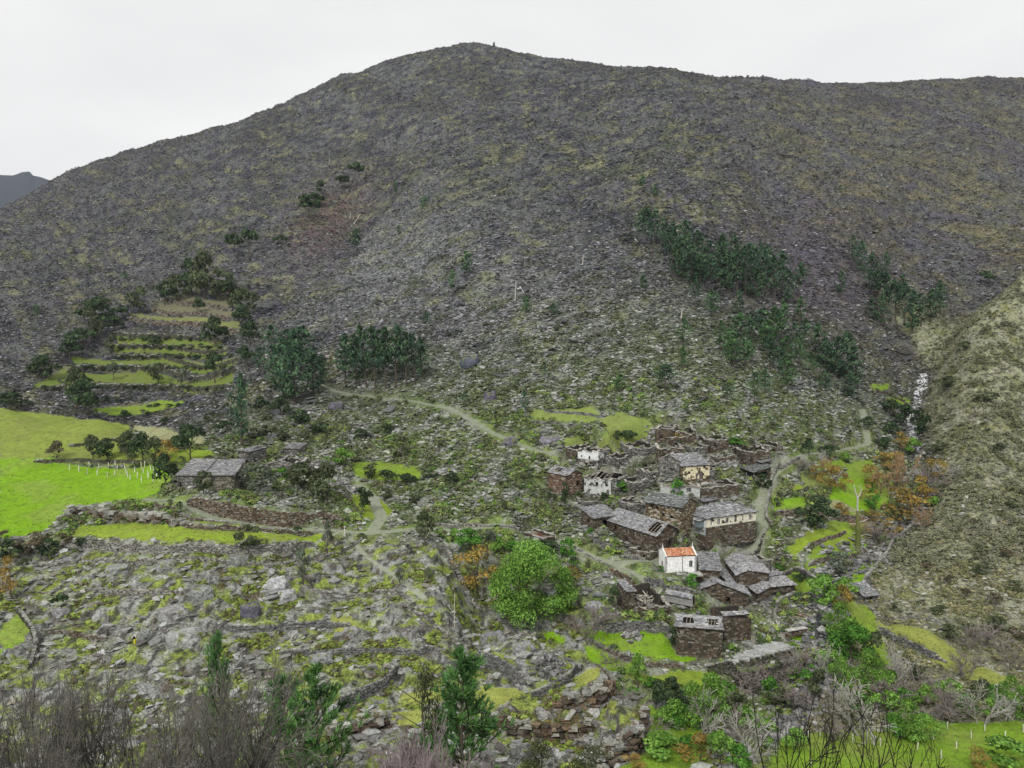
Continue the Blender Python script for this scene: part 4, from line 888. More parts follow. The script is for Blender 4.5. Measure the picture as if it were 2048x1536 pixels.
class House:
    def __init__(s, key, name, label, tone=BROWN, cat='house', group=None):
        h = HOUSES[key]; s.h = h; s.L, s.W = h['L'], h['W']; s.u = np.array([*h['u'], 0.]); s.v = np.array([*h['v'], 0.]); s.z = np.array([0, 0, 1.])
        s.H = h['z1'] - h['z0']; s.A = np.array([*h['A2'], h['z0']]); s.tone = np.array(tone)
        c = s.A + s.u * s.L / 2 + s.v * s.W / 2
        s.root = empty(name, tuple(c)); tag(s.root, label, cat, group); s.O = c; s.rg = np.random.default_rng(sum(map(ord, key)))
        s.mas = Bag(); s.faces = {}
    def p(s, a, b, c): return s.A + s.u * a + s.v * b + s.z * c - s.O
    def face(s, f):
        """origin, direction, inward normal, length"""
        return {'f': (s.p(0, 0, 0), s.u, s.v, s.L), 'l': (s.p(0, 0, 0), s.v, s.u, s.W), 'r': (s.p(s.L, 0, 0), s.v, -s.u, s.W), 'b': (s.p(0, s.W, 0), s.u, -s.v, s.L)}[f]
    def wall(s, f, top, openings=(), stone=True, mat=None, tint=(.05, .044, .037), th=.55, depth=3.0, breaks=(), skip=()):
        O, d, n, Lf = s.face(f)
        if not callable(top): tv = top; top = lambda x: tv
        bp = sorted(set([0.0, Lf] + [x for o in openings for x in (o[0], o[1]) if 0 < x < Lf] + [b for b in breaks if 0 < b < Lf]))
        bg = Bag(); off = n * (.05 if stone else 0)
        for a, b in zip(bp[:-1], bp[1:]):
            m = (a + b) / 2; cut = sorted([(o[2], o[3]) for o in openings if o[0] < m < o[1]])
            lo = -depth; segs = []
            for c0, c1 in cut: segs.append((lo, c0, c0)); lo = c1
            segs.append((lo, top(a + 1e-3), top(b - 1e-3)))
            for z0, za, zb in segs:
                if max(za, zb) <= z0 + .02: continue
                V = []
                for zz in ((z0, z0), (max(za, z0), max(zb, z0))):
                    for (x, w) in ((a, 0), (b, 0), (b, th), (a, th)):
                        V.append(O + off + d * x + n * w + s.z * (zz[0] if x == a else zz[1]))
                bg.add(V, BOXF, tint)
        bg.build('wall', mat or M_stone, s.root)
        if stone:
            z = min(-.6, max(min(hz(*(s.O + O + d * q_)[:2]) - s.h['z0'] for q_ in np.linspace(0, Lf, 7)) - .4, -3.0)); Cs, UX, UY, UZ, T = [], [], [], [], []
            while True:
                rh = s.rg.uniform(.2, .34)
                if z > max(top(x) for x in np.linspace(0, Lf, 9)): break
                x = -s.rg.uniform(0, .5)
                while x < Lf:
                    l = s.rg.uniform(.35, 1.0); m = x + l / 2; zc = z + rh / 2
                    if 0.05 < m < Lf - .05 and zc < top(m) and not any(o[0] - .05 < m < o[1] + .05 and o[2] < zc < o[3] for o in openings) and not any(k[0] < m < k[1] and k[2] < zc < k[3] for k in skip):
                        lw = min(l, (m) * 2, (Lf - m) * 2)
                        Cs.append(O + d * m + s.z * zc + n * s.rg.uniform(.0, .07)); UX.append(d * lw * .48); UY.append(n * .07); UZ.append(s.z * rh * .45)
                        T.append(s.tone[s.rg.choice(len(s.tone))] * s.rg.uniform(.75, 1.3))
                    x += l
                z += rh
            if Cs:
                V, Fq = boxes(Cs, np.array(UX), np.array(UY), np.array(UZ), .1, s.rg); s.mas.add(V, Fq, np.repeat(np.array(T), 8, 0))
        s.faces[f] = (top, openings)
    def plaster(s, f, a0, a1, z0, z1, tint=(.62, .62, .58), keep=.8, cell=.55, openings=()):
        O, d, n, Lf = s.face(f); top, ops = s.faces[f]; bg = Bag(); seed = 300 + len(s.root.children)
        x = a0
        while x < a1 - .05:
            w = min(cell, a1 - x); z = z0
            while z < z1 - .05:
                hh = min(cell, z1 - z); m = x + w / 2; zc = z + hh / 2
                v = .5 + .62 * float(fbm(np.array([m / 1.3 + 7]), np.array([zc / 1.1]), seed, 2)[0])
                if v < keep and zc < top(m) and not any(o[0] - .01 < m < o[1] + .01 and o[2] - .01 < zc < o[3] + .01 for o in ops):
                    bg.box(O + d * m + s.z * zc - n * .06, d * w * .5, n * .035, s.z * hh * .5, np.array(tint) * s.rg.uniform(.9, 1.08))
                z += hh
            x += w
        bg.build('plaster', M_plaster, s.root, 'stuff')
    def coping(s, f, top=None, tint=(.30, .29, .26)):
        O, d, n, Lf = s.face(f); top = top or s.faces[f][0]; x = 0; bg = s.mas
        while x < Lf:
            l = s.rg.uniform(.5, 1.1); m = min(x + l / 2, Lf)
            sl_ = top(min(m + .3, Lf)) - top(max(m - .3, 0))
            bg.box(O + d * m + n * .25 + s.z * (top(m) + .06), d * l * .5 + s.z * sl_ * l * .6, n * .38, s.z * .07, np.array(tint) * s.rg.uniform(.7, 1.3), .15); x += l
    def window(s, f, a0, a1, z0, z1, frame=(.7, .7, .68), glass=True, name='window', bars=True):
        O, d, n, Lf = s.face(f); bg = Bag(); w, hh = a1 - a0, z1 - z0; c = O + n * .12
        for q0, q1 in (((a0, z0), (a1, z0)), ((a0, z1), (a1, z1)), ((a0, z0), (a0, z1)), ((a1, z0), (a1, z1))) + ((((a0 + w / 2, z0), (a0 + w / 2, z1)),) if bars else ()):
            P_ = c + d * (q0[0] + q1[0]) / 2 + s.z * (q0[1] + q1[1]) / 2
            bg.box(P_, d * (abs(q1[0] - q0[0]) / 2 + .05), n * .05, s.z * (abs(q1[1] - q0[1]) / 2 + .05), frame)
        fr = bg.build('window' if name == 'window' else name, M_plaster, s.root)
        if glass:
            b2_ = Bag(); b2_.box(c + d * (a0 + a1) / 2 + s.z * (z0 + z1) / 2 + n * .02, d * w / 2, n * .01, s.z * hh / 2, (.03, .03, .035)); b2_.build('pane', M_glass, fr)
    def door(s, f, a0, a1, z0, z1, tint=(.06, .045, .035)):
        O, d, n, Lf = s.face(f); bg = Bag(); k = max(int((a1 - a0) / .22), 2); w = (a1 - a0) / k
        for i in range(k): bg.box(O + n * .16 + d * (a0 + (i + .5) * w) + s.z * (z0 + z1) / 2, d * w * .47, n * .03, s.z * (z1 - z0) / 2, np.array(tint) * s.rg.uniform(.8, 1.2))
        bg.build('door', M_dark, s.root)
    def lintel(s, f, a0, a1, z, tint=(.24, .23, .20)):
        O, d, n, Lf = s.face(f); s.mas.box(O + d * (a0 + a1) / 2 + s.z * z - n * .05, d * ((a1 - a0) / 2 + .2), n * .12, s.z * .11, tint)
    def slope(s, e0, e1, r0, r1, hole=None, name='roof', tone=SLT, mat=None, sl=.62, rh=.36, tile=False, sag=.12):
        """one roof slope: eave e0-e1, ridge r0-r1 (house coordinates). deck and overlapping slates"""
        e0, e1, r0, r1 = [np.asarray(q, float) for q in (e0, e1, r0, r1)]
        mid0, mid1 = (e0 + r0) / 2, (e1 + r1) / 2
        nr = np.cross(e1 - e0, (r0 + r1) / 2 - (e0 + e1) / 2); nr /= np.linalg.norm(nr)
        if nr[2] < 0: nr = -nr
        def P(a, b):
            q = (e0 * (1 - a) + e1 * a) * (1 - b) + (r0 * (1 - a) + r1 * a) * b
            return q - s.z * sag * math.sin(math.pi * a) * math.sin(math.pi * min(b, 1)) * 1.4
        up = np.linalg.norm((r0 + r1) / 2 - (e0 + e1) / 2); deck, sb = Bag(), Bag(); tone = np.array(tone)
        na, nb = max(int(np.linalg.norm(e1 - e0) / 1.0), 2), max(int(up / 1.0), 2)
        for i in range(na):
            for j in range(nb):
                a0, a1, b0, b1 = i / na, (i + 1) / na, j / nb, (j + 1) / nb
                if hole and hole((a0 + a1) / 2, (b0 + b1) / 2): continue
                q = [P(a0, b0), P(a1, b0), P(a1, b1), P(a0, b1)]
                deck.add([x - nr * .14 for x in q] + [x - nr * .05 for x in q], BOXF, (.09, .075, .06))
        dk = deck.build(name, M_dark, s.root)
        rows = max(int(up / rh), 2); Cs, UX, UY, UZ, T = [], [], [], [], []
        for j in range(rows):
            b = (j + .5) / rows; Lr = np.linalg.norm(P(1, b) - P(0, b)); k = max(int(Lr / sl), 1); sh = s.rg.uniform(0, .5)
            for i in range(k + 1):
                a = (i + sh) / k
                if a > 1.0: continue
                if hole and hole(a, b): continue
                dx = (P(min(a + .02, 1), b) - P(max(a - .02, 0), b)); dx /= np.linalg.norm(dx) + 1e-9
                dy = P(a, min(b + .05, 1)) - P(a, max(b - .05, 0)); dy /= np.linalg.norm(dy) + 1e-9
                th = .10 if not tile else .06
                Cs.append(P(a, b) + nr * (th * .5 + s.rg.uniform(0, .05))); UX.append(dx * sl * s.rg.uniform(.42, .6) + (nr * s.rg.uniform(-.03, .03)))
                UY.append(dy * rh * s.rg.uniform(.58, .8) - nr * .045); UZ.append(nr * s.rg.uniform(.02, .035)); T.append(tone[s.rg.choice(len(tone))] * s.rg.uniform(.8, 1.22))
        V, Fq = boxes(Cs, np.array(UX), np.array(UY), np.array(UZ), .1 if not tile else .02, s.rg); sb.add(V, Fq, np.repeat(np.array(T), 8, 0))
        sb.build('tiles' if tile else 'slates', mat or M_slate, dk if dk else s.root, 'stuff')
        return P
    def ridge(s, p, q, tint=(.2, .2, .2)):
        p, q = np.asarray(p), np.asarray(q); n = int(np.linalg.norm(q - p) / .6); d = (q - p) / np.linalg.norm(q - p)
        for i in range(n):
            s.mas.box(p + (q - p) * (i + .5) / n + s.z * .06, d * .32, np.cross(d, s.z) * .22, s.z * .04, np.array(tint) * s.rg.uniform(.8, 1.5), .1)
    def gable_u(s, rise, split=.5, over=.35, holes=(None, None), **k):
        """ridge along the front wall direction"""
        L_, W_, H_ = s.L, s.W, s.H; m = W_ * split; o = over
        zf, zb = H_ - o * rise / m, H_ - o * rise / (W_ - m)
        s.slope(s.p(-o, -o, zf), s.p(L_ + o, -o, zf), s.p(-o, m, H_ + rise), s.p(L_ + o, m, H_ + rise), holes[0], **k)
        s.slope(s.p(-o, W_ + o, zb), s.p(L_ + o, W_ + o, zb), s.p(-o, m, H_ + rise), s.p(L_ + o, m, H_ + rise), holes[1], **k)
        return (lambda x: H_ - .12), (lambda x: H_ - .15 + rise * (x / m if x < m else (W_ - x) / (W_ - m)))
    def gable_v(s, rise, split=.5, over=.35, holes=(None, None), **k):
        L_, W_, H_ = s.L, s.W, s.H; m = L_ * split; o = over
        zl, zr = H_ - o * rise / m, H_ - o * rise / (L_ - m)
        s.slope(s.p(-o, -o, zl), s.p(-o, W_ + o, zl), s.p(m, -o, H_ + rise), s.p(m, W_ + o, H_ + rise), holes[0], **k)
        s.slope(s.p(L_ + o, -o, zr), s.p(L_ + o, W_ + o, zr), s.p(m, -o, H_ + rise), s.p(m, W_ + o, H_ + rise), holes[1], **k)
        return (lambda x: H_ - .15 + rise * (x / m if x < m else (L_ - x) / (L_ - m))), (lambda x: H_ - .12)
    def hip(s, rise, inset=.35, over=.35, holes=(None,) * 4, **k):
        L_, W_, H_ = s.L, s.W, s.H; i = min(inset * L_, W_ * .8); o = over; zz = H_ - .1
        A, B, C_, D = s.p(-o, -o, zz), s.p(L_ + o, -o, zz), s.p(L_ + o, W_ + o, zz), s.p(-o, W_ + o, zz)
        r0, r1 = s.p(i, W_ / 2, H_ + rise), s.p(L_ - i, W_ / 2, H_ + rise)
        s.slope(A, B, r0, r1, holes[0], **k); s.slope(D, C_, r0, r1, holes[2], **k)
        s.slope(A, D, r0, r0 + s.v * .02, holes[3], **k); s.slope(B, C_, r1, r1 + s.v * .02, holes[1], **k)
    def mono(s, rise, over=.3, hole=None, **k):
        """single slope rising from the front wall to the back"""
        L_, W_, H_ = s.L, s.W, s.H; o = over
        s.slope(s.p(-o, -o, H_ - o * rise / W_), s.p(L_ + o, -o, H_ - o * rise / W_), s.p(-o, W_ + o, H_ + rise * (1 + o / W_)), s.p(L_ + o, W_ + o, H_ + rise * (1 + o / W_)), hole, **k)
        return (lambda x: H_ - .12), (lambda x: H_ - .12 + rise * x / W_), (lambda x: H_ + rise - .12)
    def beams(s, lst, r=.11, tint=(.27, .24, .20)):
        for p, q in lst:
            bg = Bag(); bg.bar(s.p(*p), s.p(*q), r * s.rg.uniform(.8, 1.2), r * s.rg.uniform(.6, .9), np.array(tint) * s.rg.uniform(.8, 1.4), 5); bg.build('beam', M_wood, s.root)
    def rubble(s, n, a0, a1, b0, b1, z=.2, tone=None):
        Cs = [s.p(s.rg.uniform(a0, a1), s.rg.uniform(b0, b1), z + s.rg.uniform(-.3, .4)) for _ in range(n)]
        a = s.rg.uniform(0, 6.28, n); l = s.rg.uniform(.15, .5, n)
        V, Fq = boxes(Cs, np.stack([np.cos(a) * l, np.sin(a) * l, s.rg.uniform(-.2, .2, n)], 1), np.stack([-np.sin(a) * l * .7, np.cos(a) * l * .7, s.rg.uniform(-.1, .1, n)], 1), np.stack([0 * a, 0 * a, l * .35], 1), .2, s.rg)
        tn = np.array(tone or [(.2, .19, .17), (.12, .10, .08), (.28, .27, .25)]); s.mas.add(V, Fq, np.repeat(tn[s.rg.integers(len(tn), size=n)], 8, 0))
    def done(s): s.mas.build('masonry', M_stone, s.root, 'stuff')

def ragged(base, amp, seed, L_, ends=(0, 0)):
    def f(x):
        t = x / L_
        return max(.4, base + ends[0] * (1 - t) + ends[1] * t + amp * float(fbm(np.array([x / 2.3]), np.array([seed * 3.7]), 400, 3)[0]) * 1.6)
    return f
def ruin(key, name, label, tone=BROWN, amp=.9, ops=(), ends=(0, 0), drop=(0, 0, .2, -.3), group=None, rub=40, cope=True):
    s = House(key, name, label, tone, 'ruined house', group); br = lambda L_: list(np.arange(.7, L_, .7))
    for i, f in enumerate('flrb'):
        Lf = s.L if f in 'fb' else s.W
        tp = ragged(s.H + drop[i], amp, i + len(key), Lf, ends if f in 'fb' else (0, 0))
        s.wall(f, tp, [o[1:] for o in ops if o[0] == f], breaks=br(Lf))
        if cope: s.coping(f)
    s.rubble(rub, .6, s.L - .6, .6, s.W - .6)
    return s

# -- white chapel
s = House('chapel', 'chapel', 'small bright white chapel with orange tiled roof on its stone platform', cat='chapel')
WHT = (.86, .86, .86)
Lw, Ww, Hh = s.L, s.W, s.H
win = [(Lw * .77, Lw * .77 + .75, 1.1, 2.5)]; dr = [(Ww * .38, Ww * .38 + 1.0, 0, 2.05)]
gf = lambda x: Hh - .02; gl = lambda x: Hh + 1.0 * (1 - abs(x - Ww / 2) / (Ww / 2))
s.wall('f', gf, win, stone=False, mat=M_plaster, tint=WHT, th=.4); s.wall('l', gl, dr, stone=False, mat=M_plaster, tint=WHT, th=.4, breaks=[Ww / 2])
s.wall('r', gl, (), stone=False, mat=M_plaster, tint=WHT, th=.4, breaks=[Ww / 2]); s.wall('b', gf, (), stone=False, mat=M_plaster, tint=WHT, th=.4)
TIL = [(.50, .20, .10), (.40, .15, .08), (.56, .28, .16), (.46, .24, .15), (.60, .38, .26)]
for sg in (0, 1):
    y0, y1 = (-.15, Ww / 2) if sg == 0 else (Ww + .15, Ww / 2)
    s.slope(s.p(.28, y0, Hh + .02), s.p(Lw - .05, y0, Hh + .02), s.p(.28, y1, Hh + 1.05), s.p(Lw - .05, y1, Hh + 1.05), tone=TIL, mat=M_tile, sl=.24, rh=.36, tile=True, sag=0)
for gx in (.1, Lw - .1):
    bg = Bag()
    for y0, y1 in ((-.25, Ww / 2), (Ww + .25, Ww / 2)):
        p0, p1 = s.p(gx, y0, Hh + .02), s.p(gx, y1, Hh + 1.22); d_ = (p1 - p0) / 2; bg.box((p0 + p1) / 2, d_, s.u * .14, s.z * .09, (.78, .78, .76))
    bg.build('gable_coping', M_plaster, s.root)
for gx in (.1, Lw - .1):
    bg = Bag(); bg.box(s.p(gx, Ww / 2, Hh + 1.45), s.u * .09, s.v * .09, s.z * .28, (.7, .7, .68)); bg.box(s.p(gx, Ww / 2, Hh + 1.85), s.u * .04, s.v * .2, s.z * .05, (.7, .7, .68)); bg.box(s.p(gx, Ww / 2, Hh + 1.9), s.u * .04, s.v * .04, s.z * .28, (.7, .7, .68))
    bg.build('cross', M_plaster, s.root)
bg = Bag(); bg.bar(s.p(Lw * .55, -.07, .1), s.p(Lw * .55, -.07, Hh - .05), .06, tint=(.10, .11, .11), sides=6); bg.build('drainpipe', M_dark, s.root)
s.window('f', *win[0], frame=(.35, .38, .4)); s.door('l', *dr[0], tint=(.10, .06, .04)); s.window('l', *dr[0], frame=(.42, .42, .40), glass=False, name='door_surround', bars=False)
bg = Bag(); bg.box(s.p(Lw / 2, -.5, -.25), s.u * (Lw / 2 + .9), s.v * 1.1, s.z * .22, (.36, .36, .33)); bg.box(s.p(-.7, Ww / 2, -.25), s.u * .7, s.v * (Ww / 2 + .5), s.z * .21, (.34, .34, .31)); bg.build('plinth', M_stone, s.root)

# -- long whitewashed house
s = House('white_house', 'house', 'long whitewashed two storey house under a wide grey slate roof', BROWN)
Lw, Ww, H_ = s.L, s.W, s.H; zb = H_ * .46
fo = [(Lw * f_, Lw * f_ + .75, H_ - 1.75, H_ - .5) for f_ in (.07, .23, .38, .54, .70, .86)] + [(Lw * .34, Lw * .34 + .8, .1, 1.1)]
lo = [(Ww * .52, Ww * .52 + .7, H_ - 1.75, H_ - .45), (Ww * .5, Ww * .5 + .9, 0, 1.7), (Ww * .82, Ww * .82 + .7, H_ - 1.6, H_ - .5)]
tp = lambda x: H_ - .1
s.wall('f', tp, fo); s.wall('l', tp, lo); s.wall('r', tp); s.wall('b', tp)
s.plaster('f', 0, Lw, zb, H_ - .12, (.66, .64, .52), keep=.66, cell=.4); s.plaster('l', 0, Ww, zb, H_ - .12, (.62, .66, .66), keep=.95); s.plaster('l', 0, Ww, .1, zb, (.34, .38, .38), keep=.72)
s.plaster('r', 0, Ww, zb, H_ - .12, (.6, .6, .55), keep=.8)
for o in fo[:6]: s.window('f', *o)
s.window('l', *lo[0]); s.window('l', *lo[2]); s.door('l', *lo[1], tint=(.30, .34, .33))
s.hip(2.0, inset=.3, over=.45); s.ridge(s.p(Lw * .3, Ww / 2, H_ + 2.0), s.p(Lw * .7, Ww / 2, H_ + 2.0))
bg = Bag(); bg.box(s.p(-.75, 1.3, H_ - 1.35), s.u * .7, s.v * .8, s.z * .85, (.16, .19, .21)); bay = bg.build('porch', M_dark, s.root)
s.slope(s.p(-1.7, .2, H_ - .7), s.p(-1.7, 2.4, H_ - .7), s.p(.1, .2, H_ - .15), s.p(.1, 2.4, H_ - .15), name='porch_roof', sag=0)
s.done()

# -- long roof with a hole
s = House('holed_house', 'house', 'long stone house with pale slate roof broken open beside its gable'); Lw, Ww, H_ = s.L, s.W, s.H
hole = lambda a, b: ((a - .13) / .10) ** 2 + ((b - .52) / .40) ** 2 < 1
g1, g2 = s.gable_u(1.9, over=.35, holes=(hole, None))
fo = [(Lw * f_, Lw * f_ + .7, H_ - 1.7, H_ - .6) for f_ in (.26, .38, .52, .80)] + [(Lw * .55, Lw * .55 + .9, .2, 1.9)]
s.wall('f', g1, fo); s.wall('l', g2, [(Ww * .6, Ww * .6 + .9, 1.0, 2.6)], breaks=[Ww / 2]); s.wall('r', g2, breaks=[Ww / 2]); s.wall('b', g1)
for o in fo[:3]: s.window('f', *o, frame=(.45, .42, .30))
s.door('f', *fo[4]); s.ridge(s.p(0, Ww / 2, H_ + 1.95), s.p(Lw, Ww / 2, H_ + 1.95), (.3, .3, .3))
s.beams([((Lw * .03 + i * .9, 0, H_), (Lw * .03 + i * .9, Ww / 2, H_ + 1.7)) for i in range(4)]); s.done()
# -- annex
s = House('annex', 'house', 'low slate roofed annex at the left end of the long holed roof'); Lw, Ww, H_ = s.L, s.W, s.H
a_, b_, c_ = s.mono(1.0); s.wall('f', a_, [(Lw * .35, Lw * .7, .1, H_ - .5)]); s.wall('l', b_, [(Ww * .4, Ww * .4 + .5, 1.4, 2.0)]); s.wall('r', b_); s.wall('b', c_); s.done()
# -- ochre house
s = House('ochre_house', 'house', 'long ochre stained stone house with a mossy dark slate roof', OCHRE); Lw, Ww, H_ = s.L, s.W, s.H
MOSSY = [(.20, .215, .21), (.15, .165, .16), (.26, .27, .265), (.12, .13, .12)]
g1, g2 = s.gable_u(1.5, over=.45, tone=MOSSY)
fo = [(Lw * f_, Lw * f_ + .6, z_, z_ + .8) for f_, z_ in ((.16, H_ - 1.4), (.30, H_ - 1.4), (.86, H_ - 1.5), (.45, 1.2), (.7, .9))]
s.wall('f', g1, fo); s.wall('l', g2, [(Ww * .45, Ww * .45 + .6, H_ - .9, H_ - .3)], breaks=[Ww / 2]); s.wall('r', g2, breaks=[Ww / 2]); s.wall('b', g1)
s.window('f', *fo[2]); s.ridge(s.p(0, Ww / 2, H_ + 1.5), s.p(Lw, Ww / 2, H_ + 1.5)); s.done()
# -- red house
s = House('red_house', 'house', 'tall reddish brown stone house with broken slate roof, leftmost of the village', [(.16, .105, .075), (.12, .08, .06), (.19, .13, .095), (.27, .24, .2)]); Lw, Ww, H_ = s.L, s.W, s.H
hole = lambda a, b: ((a - .62) / .16) ** 2 + ((b - .6) / .3) ** 2 < 1
g1, g2 = s.gable_u(1.2, holes=(hole, hole), over=.25)
s.wall('f', g1); s.wall('l', g2, [(Ww * .62, Ww * .62 + 1.0, H_ - 3.0, H_ - 1.5)], breaks=[Ww / 2]); s.wall('r', g2, breaks=[Ww / 2]); s.wall('b', g1)
s.beams([((Lw * .5 + i, 0, H_), (Lw * .5 + i, Ww / 2, H_ + 1.1)) for i in range(3)]); s.done()
# -- spotted ruin
s = ruin('spotted_ruin', 'ruin', 'roofless house with grey speckled plaster front and fallen pale rafters', GREYS, .5, [('f', .9, 1.6, 2.6, 3.7), ('f', 3.4, 4.0, 2.3, 3.3), ('l', 1.2, 1.9, 2.0, 3.0)])
s.plaster('f', 0, s.L, .3, s.H, (.50, .52, .50), keep=.62, cell=.38); s.plaster('l', 0, s.W * .4, .3, s.H, (.45, .46, .44), keep=.45, cell=.38)
s.beams([((s.L * i / 6, -.1, s.H - .1), (s.L * i / 6 + .5, s.W * .6, s.H + 1.2)) for i in range(1, 6)] + [((0, s.W * .55, s.H + 1.2), (s.L, s.W * .6, s.H + 1.1))], .1)
s.slope(s.p(s.L * .1, s.W, s.H), s.p(s.L * .9, s.W, s.H), s.p(s.L * .1, s.W * .62, s.H + 1.2), s.p(s.L * .9, s.W * .62, s.H + 1.2), lambda a, b: a > .35 and a < .8 and b > .3); s.done()
# -- plaster ruin and brown ruin
s = ruin('plaster_ruin', 'ruin', 'roofless house with a white plastered upper floor at the top left of the village', GREYS, .45, [('f', 1.2, 1.9, -.2, 1.3), ('f', 3.0, 3.7, -.2, 1.3), ('f', 2.1, 2.7, 2.0, 3.0)])
s.plaster('f', 0, s.L, s.H * .5, s.H + .3, (.68, .70, .70), keep=.85, cell=.45); s.plaster('f', 0, s.L, .2, s.H * .5, (.35, .34, .31), keep=.4, cell=.45); s.plaster('l', 0, s.W * .5, s.H * .5, s.H, (.55, .56, .55), keep=.5, cell=.4)
s.beams([((0, s.W * .3, s.H), (-.1, s.W * .9, s.H + .8)), ((1, s.W * .2, s.H - .6), (s.L * .5, s.W * .9, s.H + .2))]); s.done()
s = ruin('brown_ruin', 'ruin', 'brown roofless walls with two black doorways beside the white plastered ruin', BROWN, .4, [('f', .7, 1.3, -.3, 1.5), ('f', 2.0, 2.6, -.3, 1.4)]); s.done()
# -- stained house
s = House('stained_house', 'house', 'upper house with cream plaster streaked ochre below a grey slate roof', OCHRE); Lw, Ww, H_ = s.L, s.W, s.H
a_, b_, c_ = s.mono(1.8, over=.35); fo = [(Lw * .62, Lw * .62 + .9, .1, 1.9), (Lw * .2, Lw * .2 + .5, 1.5, 2.2)]
s.wall('f', a_, fo); s.wall('l', b_); s.wall('r', b_); s.wall('b', c_)
s.plaster('f', 0, Lw, .2, H_ - .15, (.66, .60, .42), keep=.62, cell=.34); s.plaster('r', 0, Ww, .2, H_, (.6, .56, .42), keep=.5, cell=.4); s.door('f', *fo[0], tint=(.14, .12, .10)); s.done()
s = House('gable_ruin', 'ruin', 'tall mossy stone gable with a strip of slate roof left on its right side', GREYS, 'ruined house'); Lw, Ww, H_ = s.L, s.W, s.H
g1, g2 = (lambda x: H_ - .1), (lambda x: H_ - .1 + 1.5 * (1 - abs(x - Ww / 2) / (Ww / 2)))
s.wall('f', g1); s.wall('l', g2, [(Ww * .3, Ww * .3 + .5, 1.6, 2.3)], breaks=[Ww / 2]); s.wall('r', ragged(H_ - 1, .8, 3, Ww), breaks=list(np.arange(1, Ww, 1))); s.wall('b', ragged(H_ - 1, .6, 5, Lw), breaks=list(np.arange(1, Lw, 1))); s.coping('l')
s.slope(s.p(0, -.2, H_ - .1), s.p(Lw * .9, -.2, H_ - .1), s.p(0, Ww / 2, H_ + 1.45), s.p(Lw * .9, Ww / 2, H_ + 1.45), lambda a, b: a > .5 and b > .55); s.rubble(40, .5, Lw, .5, Ww - .5); s.done()
# -- shed
s = House('shed', 'shed', 'open fronted dark shed with slate roof on posts beside the upper lane', cat='shed'); Lw, Ww, H_ = s.L, s.W, s.H
s.mono(.9, over=.4, tone=MOSSY); s.wall('b', H_ + .8); s.wall('r', lambda x: H_ - .1 + .9 * x / Ww); s.wall('l', lambda x: H_ - .1 + .9 * x / Ww, [(.6, Ww * .8, -.5, H_ - .3)], stone=True); s.wall('f', 0.0)
for k_ in range(4):
    bg = Bag(); bg.bar(s.p(.2 + (Lw - .4) * k_ / 3, .1, -.3), s.p(.2 + (Lw - .4) * k_ / 3, .1, H_ - .1), .09, tint=(.3, .3, .3), sides=6); bg.build('post', M_wood, s.root)
s.slope(s.p(Lw * .3, Ww * .8, H_ + 1.3), s.p(Lw, Ww * .8, H_ + 1.3), s.p(Lw * .3, Ww * 1.5, H_ + 1.7), s.p(Lw, Ww * 1.5, H_ + 1.7), name='upper_roof'); s.done()
# -- long ruin with white section
s = ruin('long_ruin', 'ruin', 'long roofless brown house, dark inside, above the whitewashed house', BROWN, .35, [('f', s.L * .1, s.L * .1 + .5, 1.6, 2.3)], rub=60); s.done()
s = ruin('plaster_wall_ruin', 'ruin', 'roofless building with a clean grey plastered front wall behind the green bush', GREYS, .12, [('f', 6.3, 6.9, 1.0, 2.1)])
s.plaster('f', 0, s.L, -.2, s.H, (.44, .46, .44), keep=1.2); s.window('f', 6.3, 6.9, 1.0, 2.1, frame=(.3, .3, .3)); s.done()
s = House('slate_hut', 'hut', 'tiny slate roofed hut above the ridge of the whitewashed house', GREYS, 'hut'); a_, b_, c_ = s.mono(.6); s.wall('f', a_, [(.8, 1.4, .2, 1.3)]); s.wall('l', b_); s.wall('r', b_); s.wall('b', c_); s.done()
for key, label, tone in (('front_shell', 'long low ruin directly in front of the cream stained house', GREYS), ('tight_shell', 'ruined shell wedged beside the grey speckled plaster ruin', GREYS), ('brow_shell', 'brown broken walls behind the orange bush ruin', BROWN), ('high_shell', 'brown broken walls on the brow between highest ruins and red earth', BROWN), ('scrub_shell', 'low grey walls in the scrub under the reddish leftmost house', GREYS), ('slope_shell', 'low ruin on the slope in front of the tall mossy gable', GREYS), ('west_shell', 'small ruin above the annex with low grey walls', GREYS), ('lawn_shell', 'low broken shed walls below the slatted granary', BROWN), ('upper_shell', 'small roofless ruin right of the white plastered upper floor', GREYS), ('mid_shell', 'broken walls on the slope between the cream stained house and the shed', BROWN), ('lit_shell', 'low ruin just above the cream stained house roof', GREYS), ('low_shell', 'low broken walls at the foot of the long holed roof house', BROWN), ('hill_ruin_left', 'ruined roofless walls below the upper grass terrace, left of the orange bush', GREYS), ('hill_ruin_middle', 'ruined walls enclosing an orange brown bush above the village', BROWN),
                         ('hill_ruin_upper', 'small square ruin highest on the slope at the end of the grass terrace', BROWN), ('hill_ruin_top', 'jagged ruined walls right of the highest square ruin', BROWN),
                         ('lane_ruin', 'roofless ruin in bare red earth where the upper lane begins', BROWN), ('red_earth_ruin', 'small curved ruin standing apart above the upper lane', BROWN),
                         ('centre_ruin', 'tumbled ruin of dark stone in the middle of the village, left of the plastered front', GREYS)):
    s = ruin(key, 'ruin', label, tone, .6, [('f', s.L * .0 + 1.2, 1.9, -.2, 1.0)], rub=50); s.done()
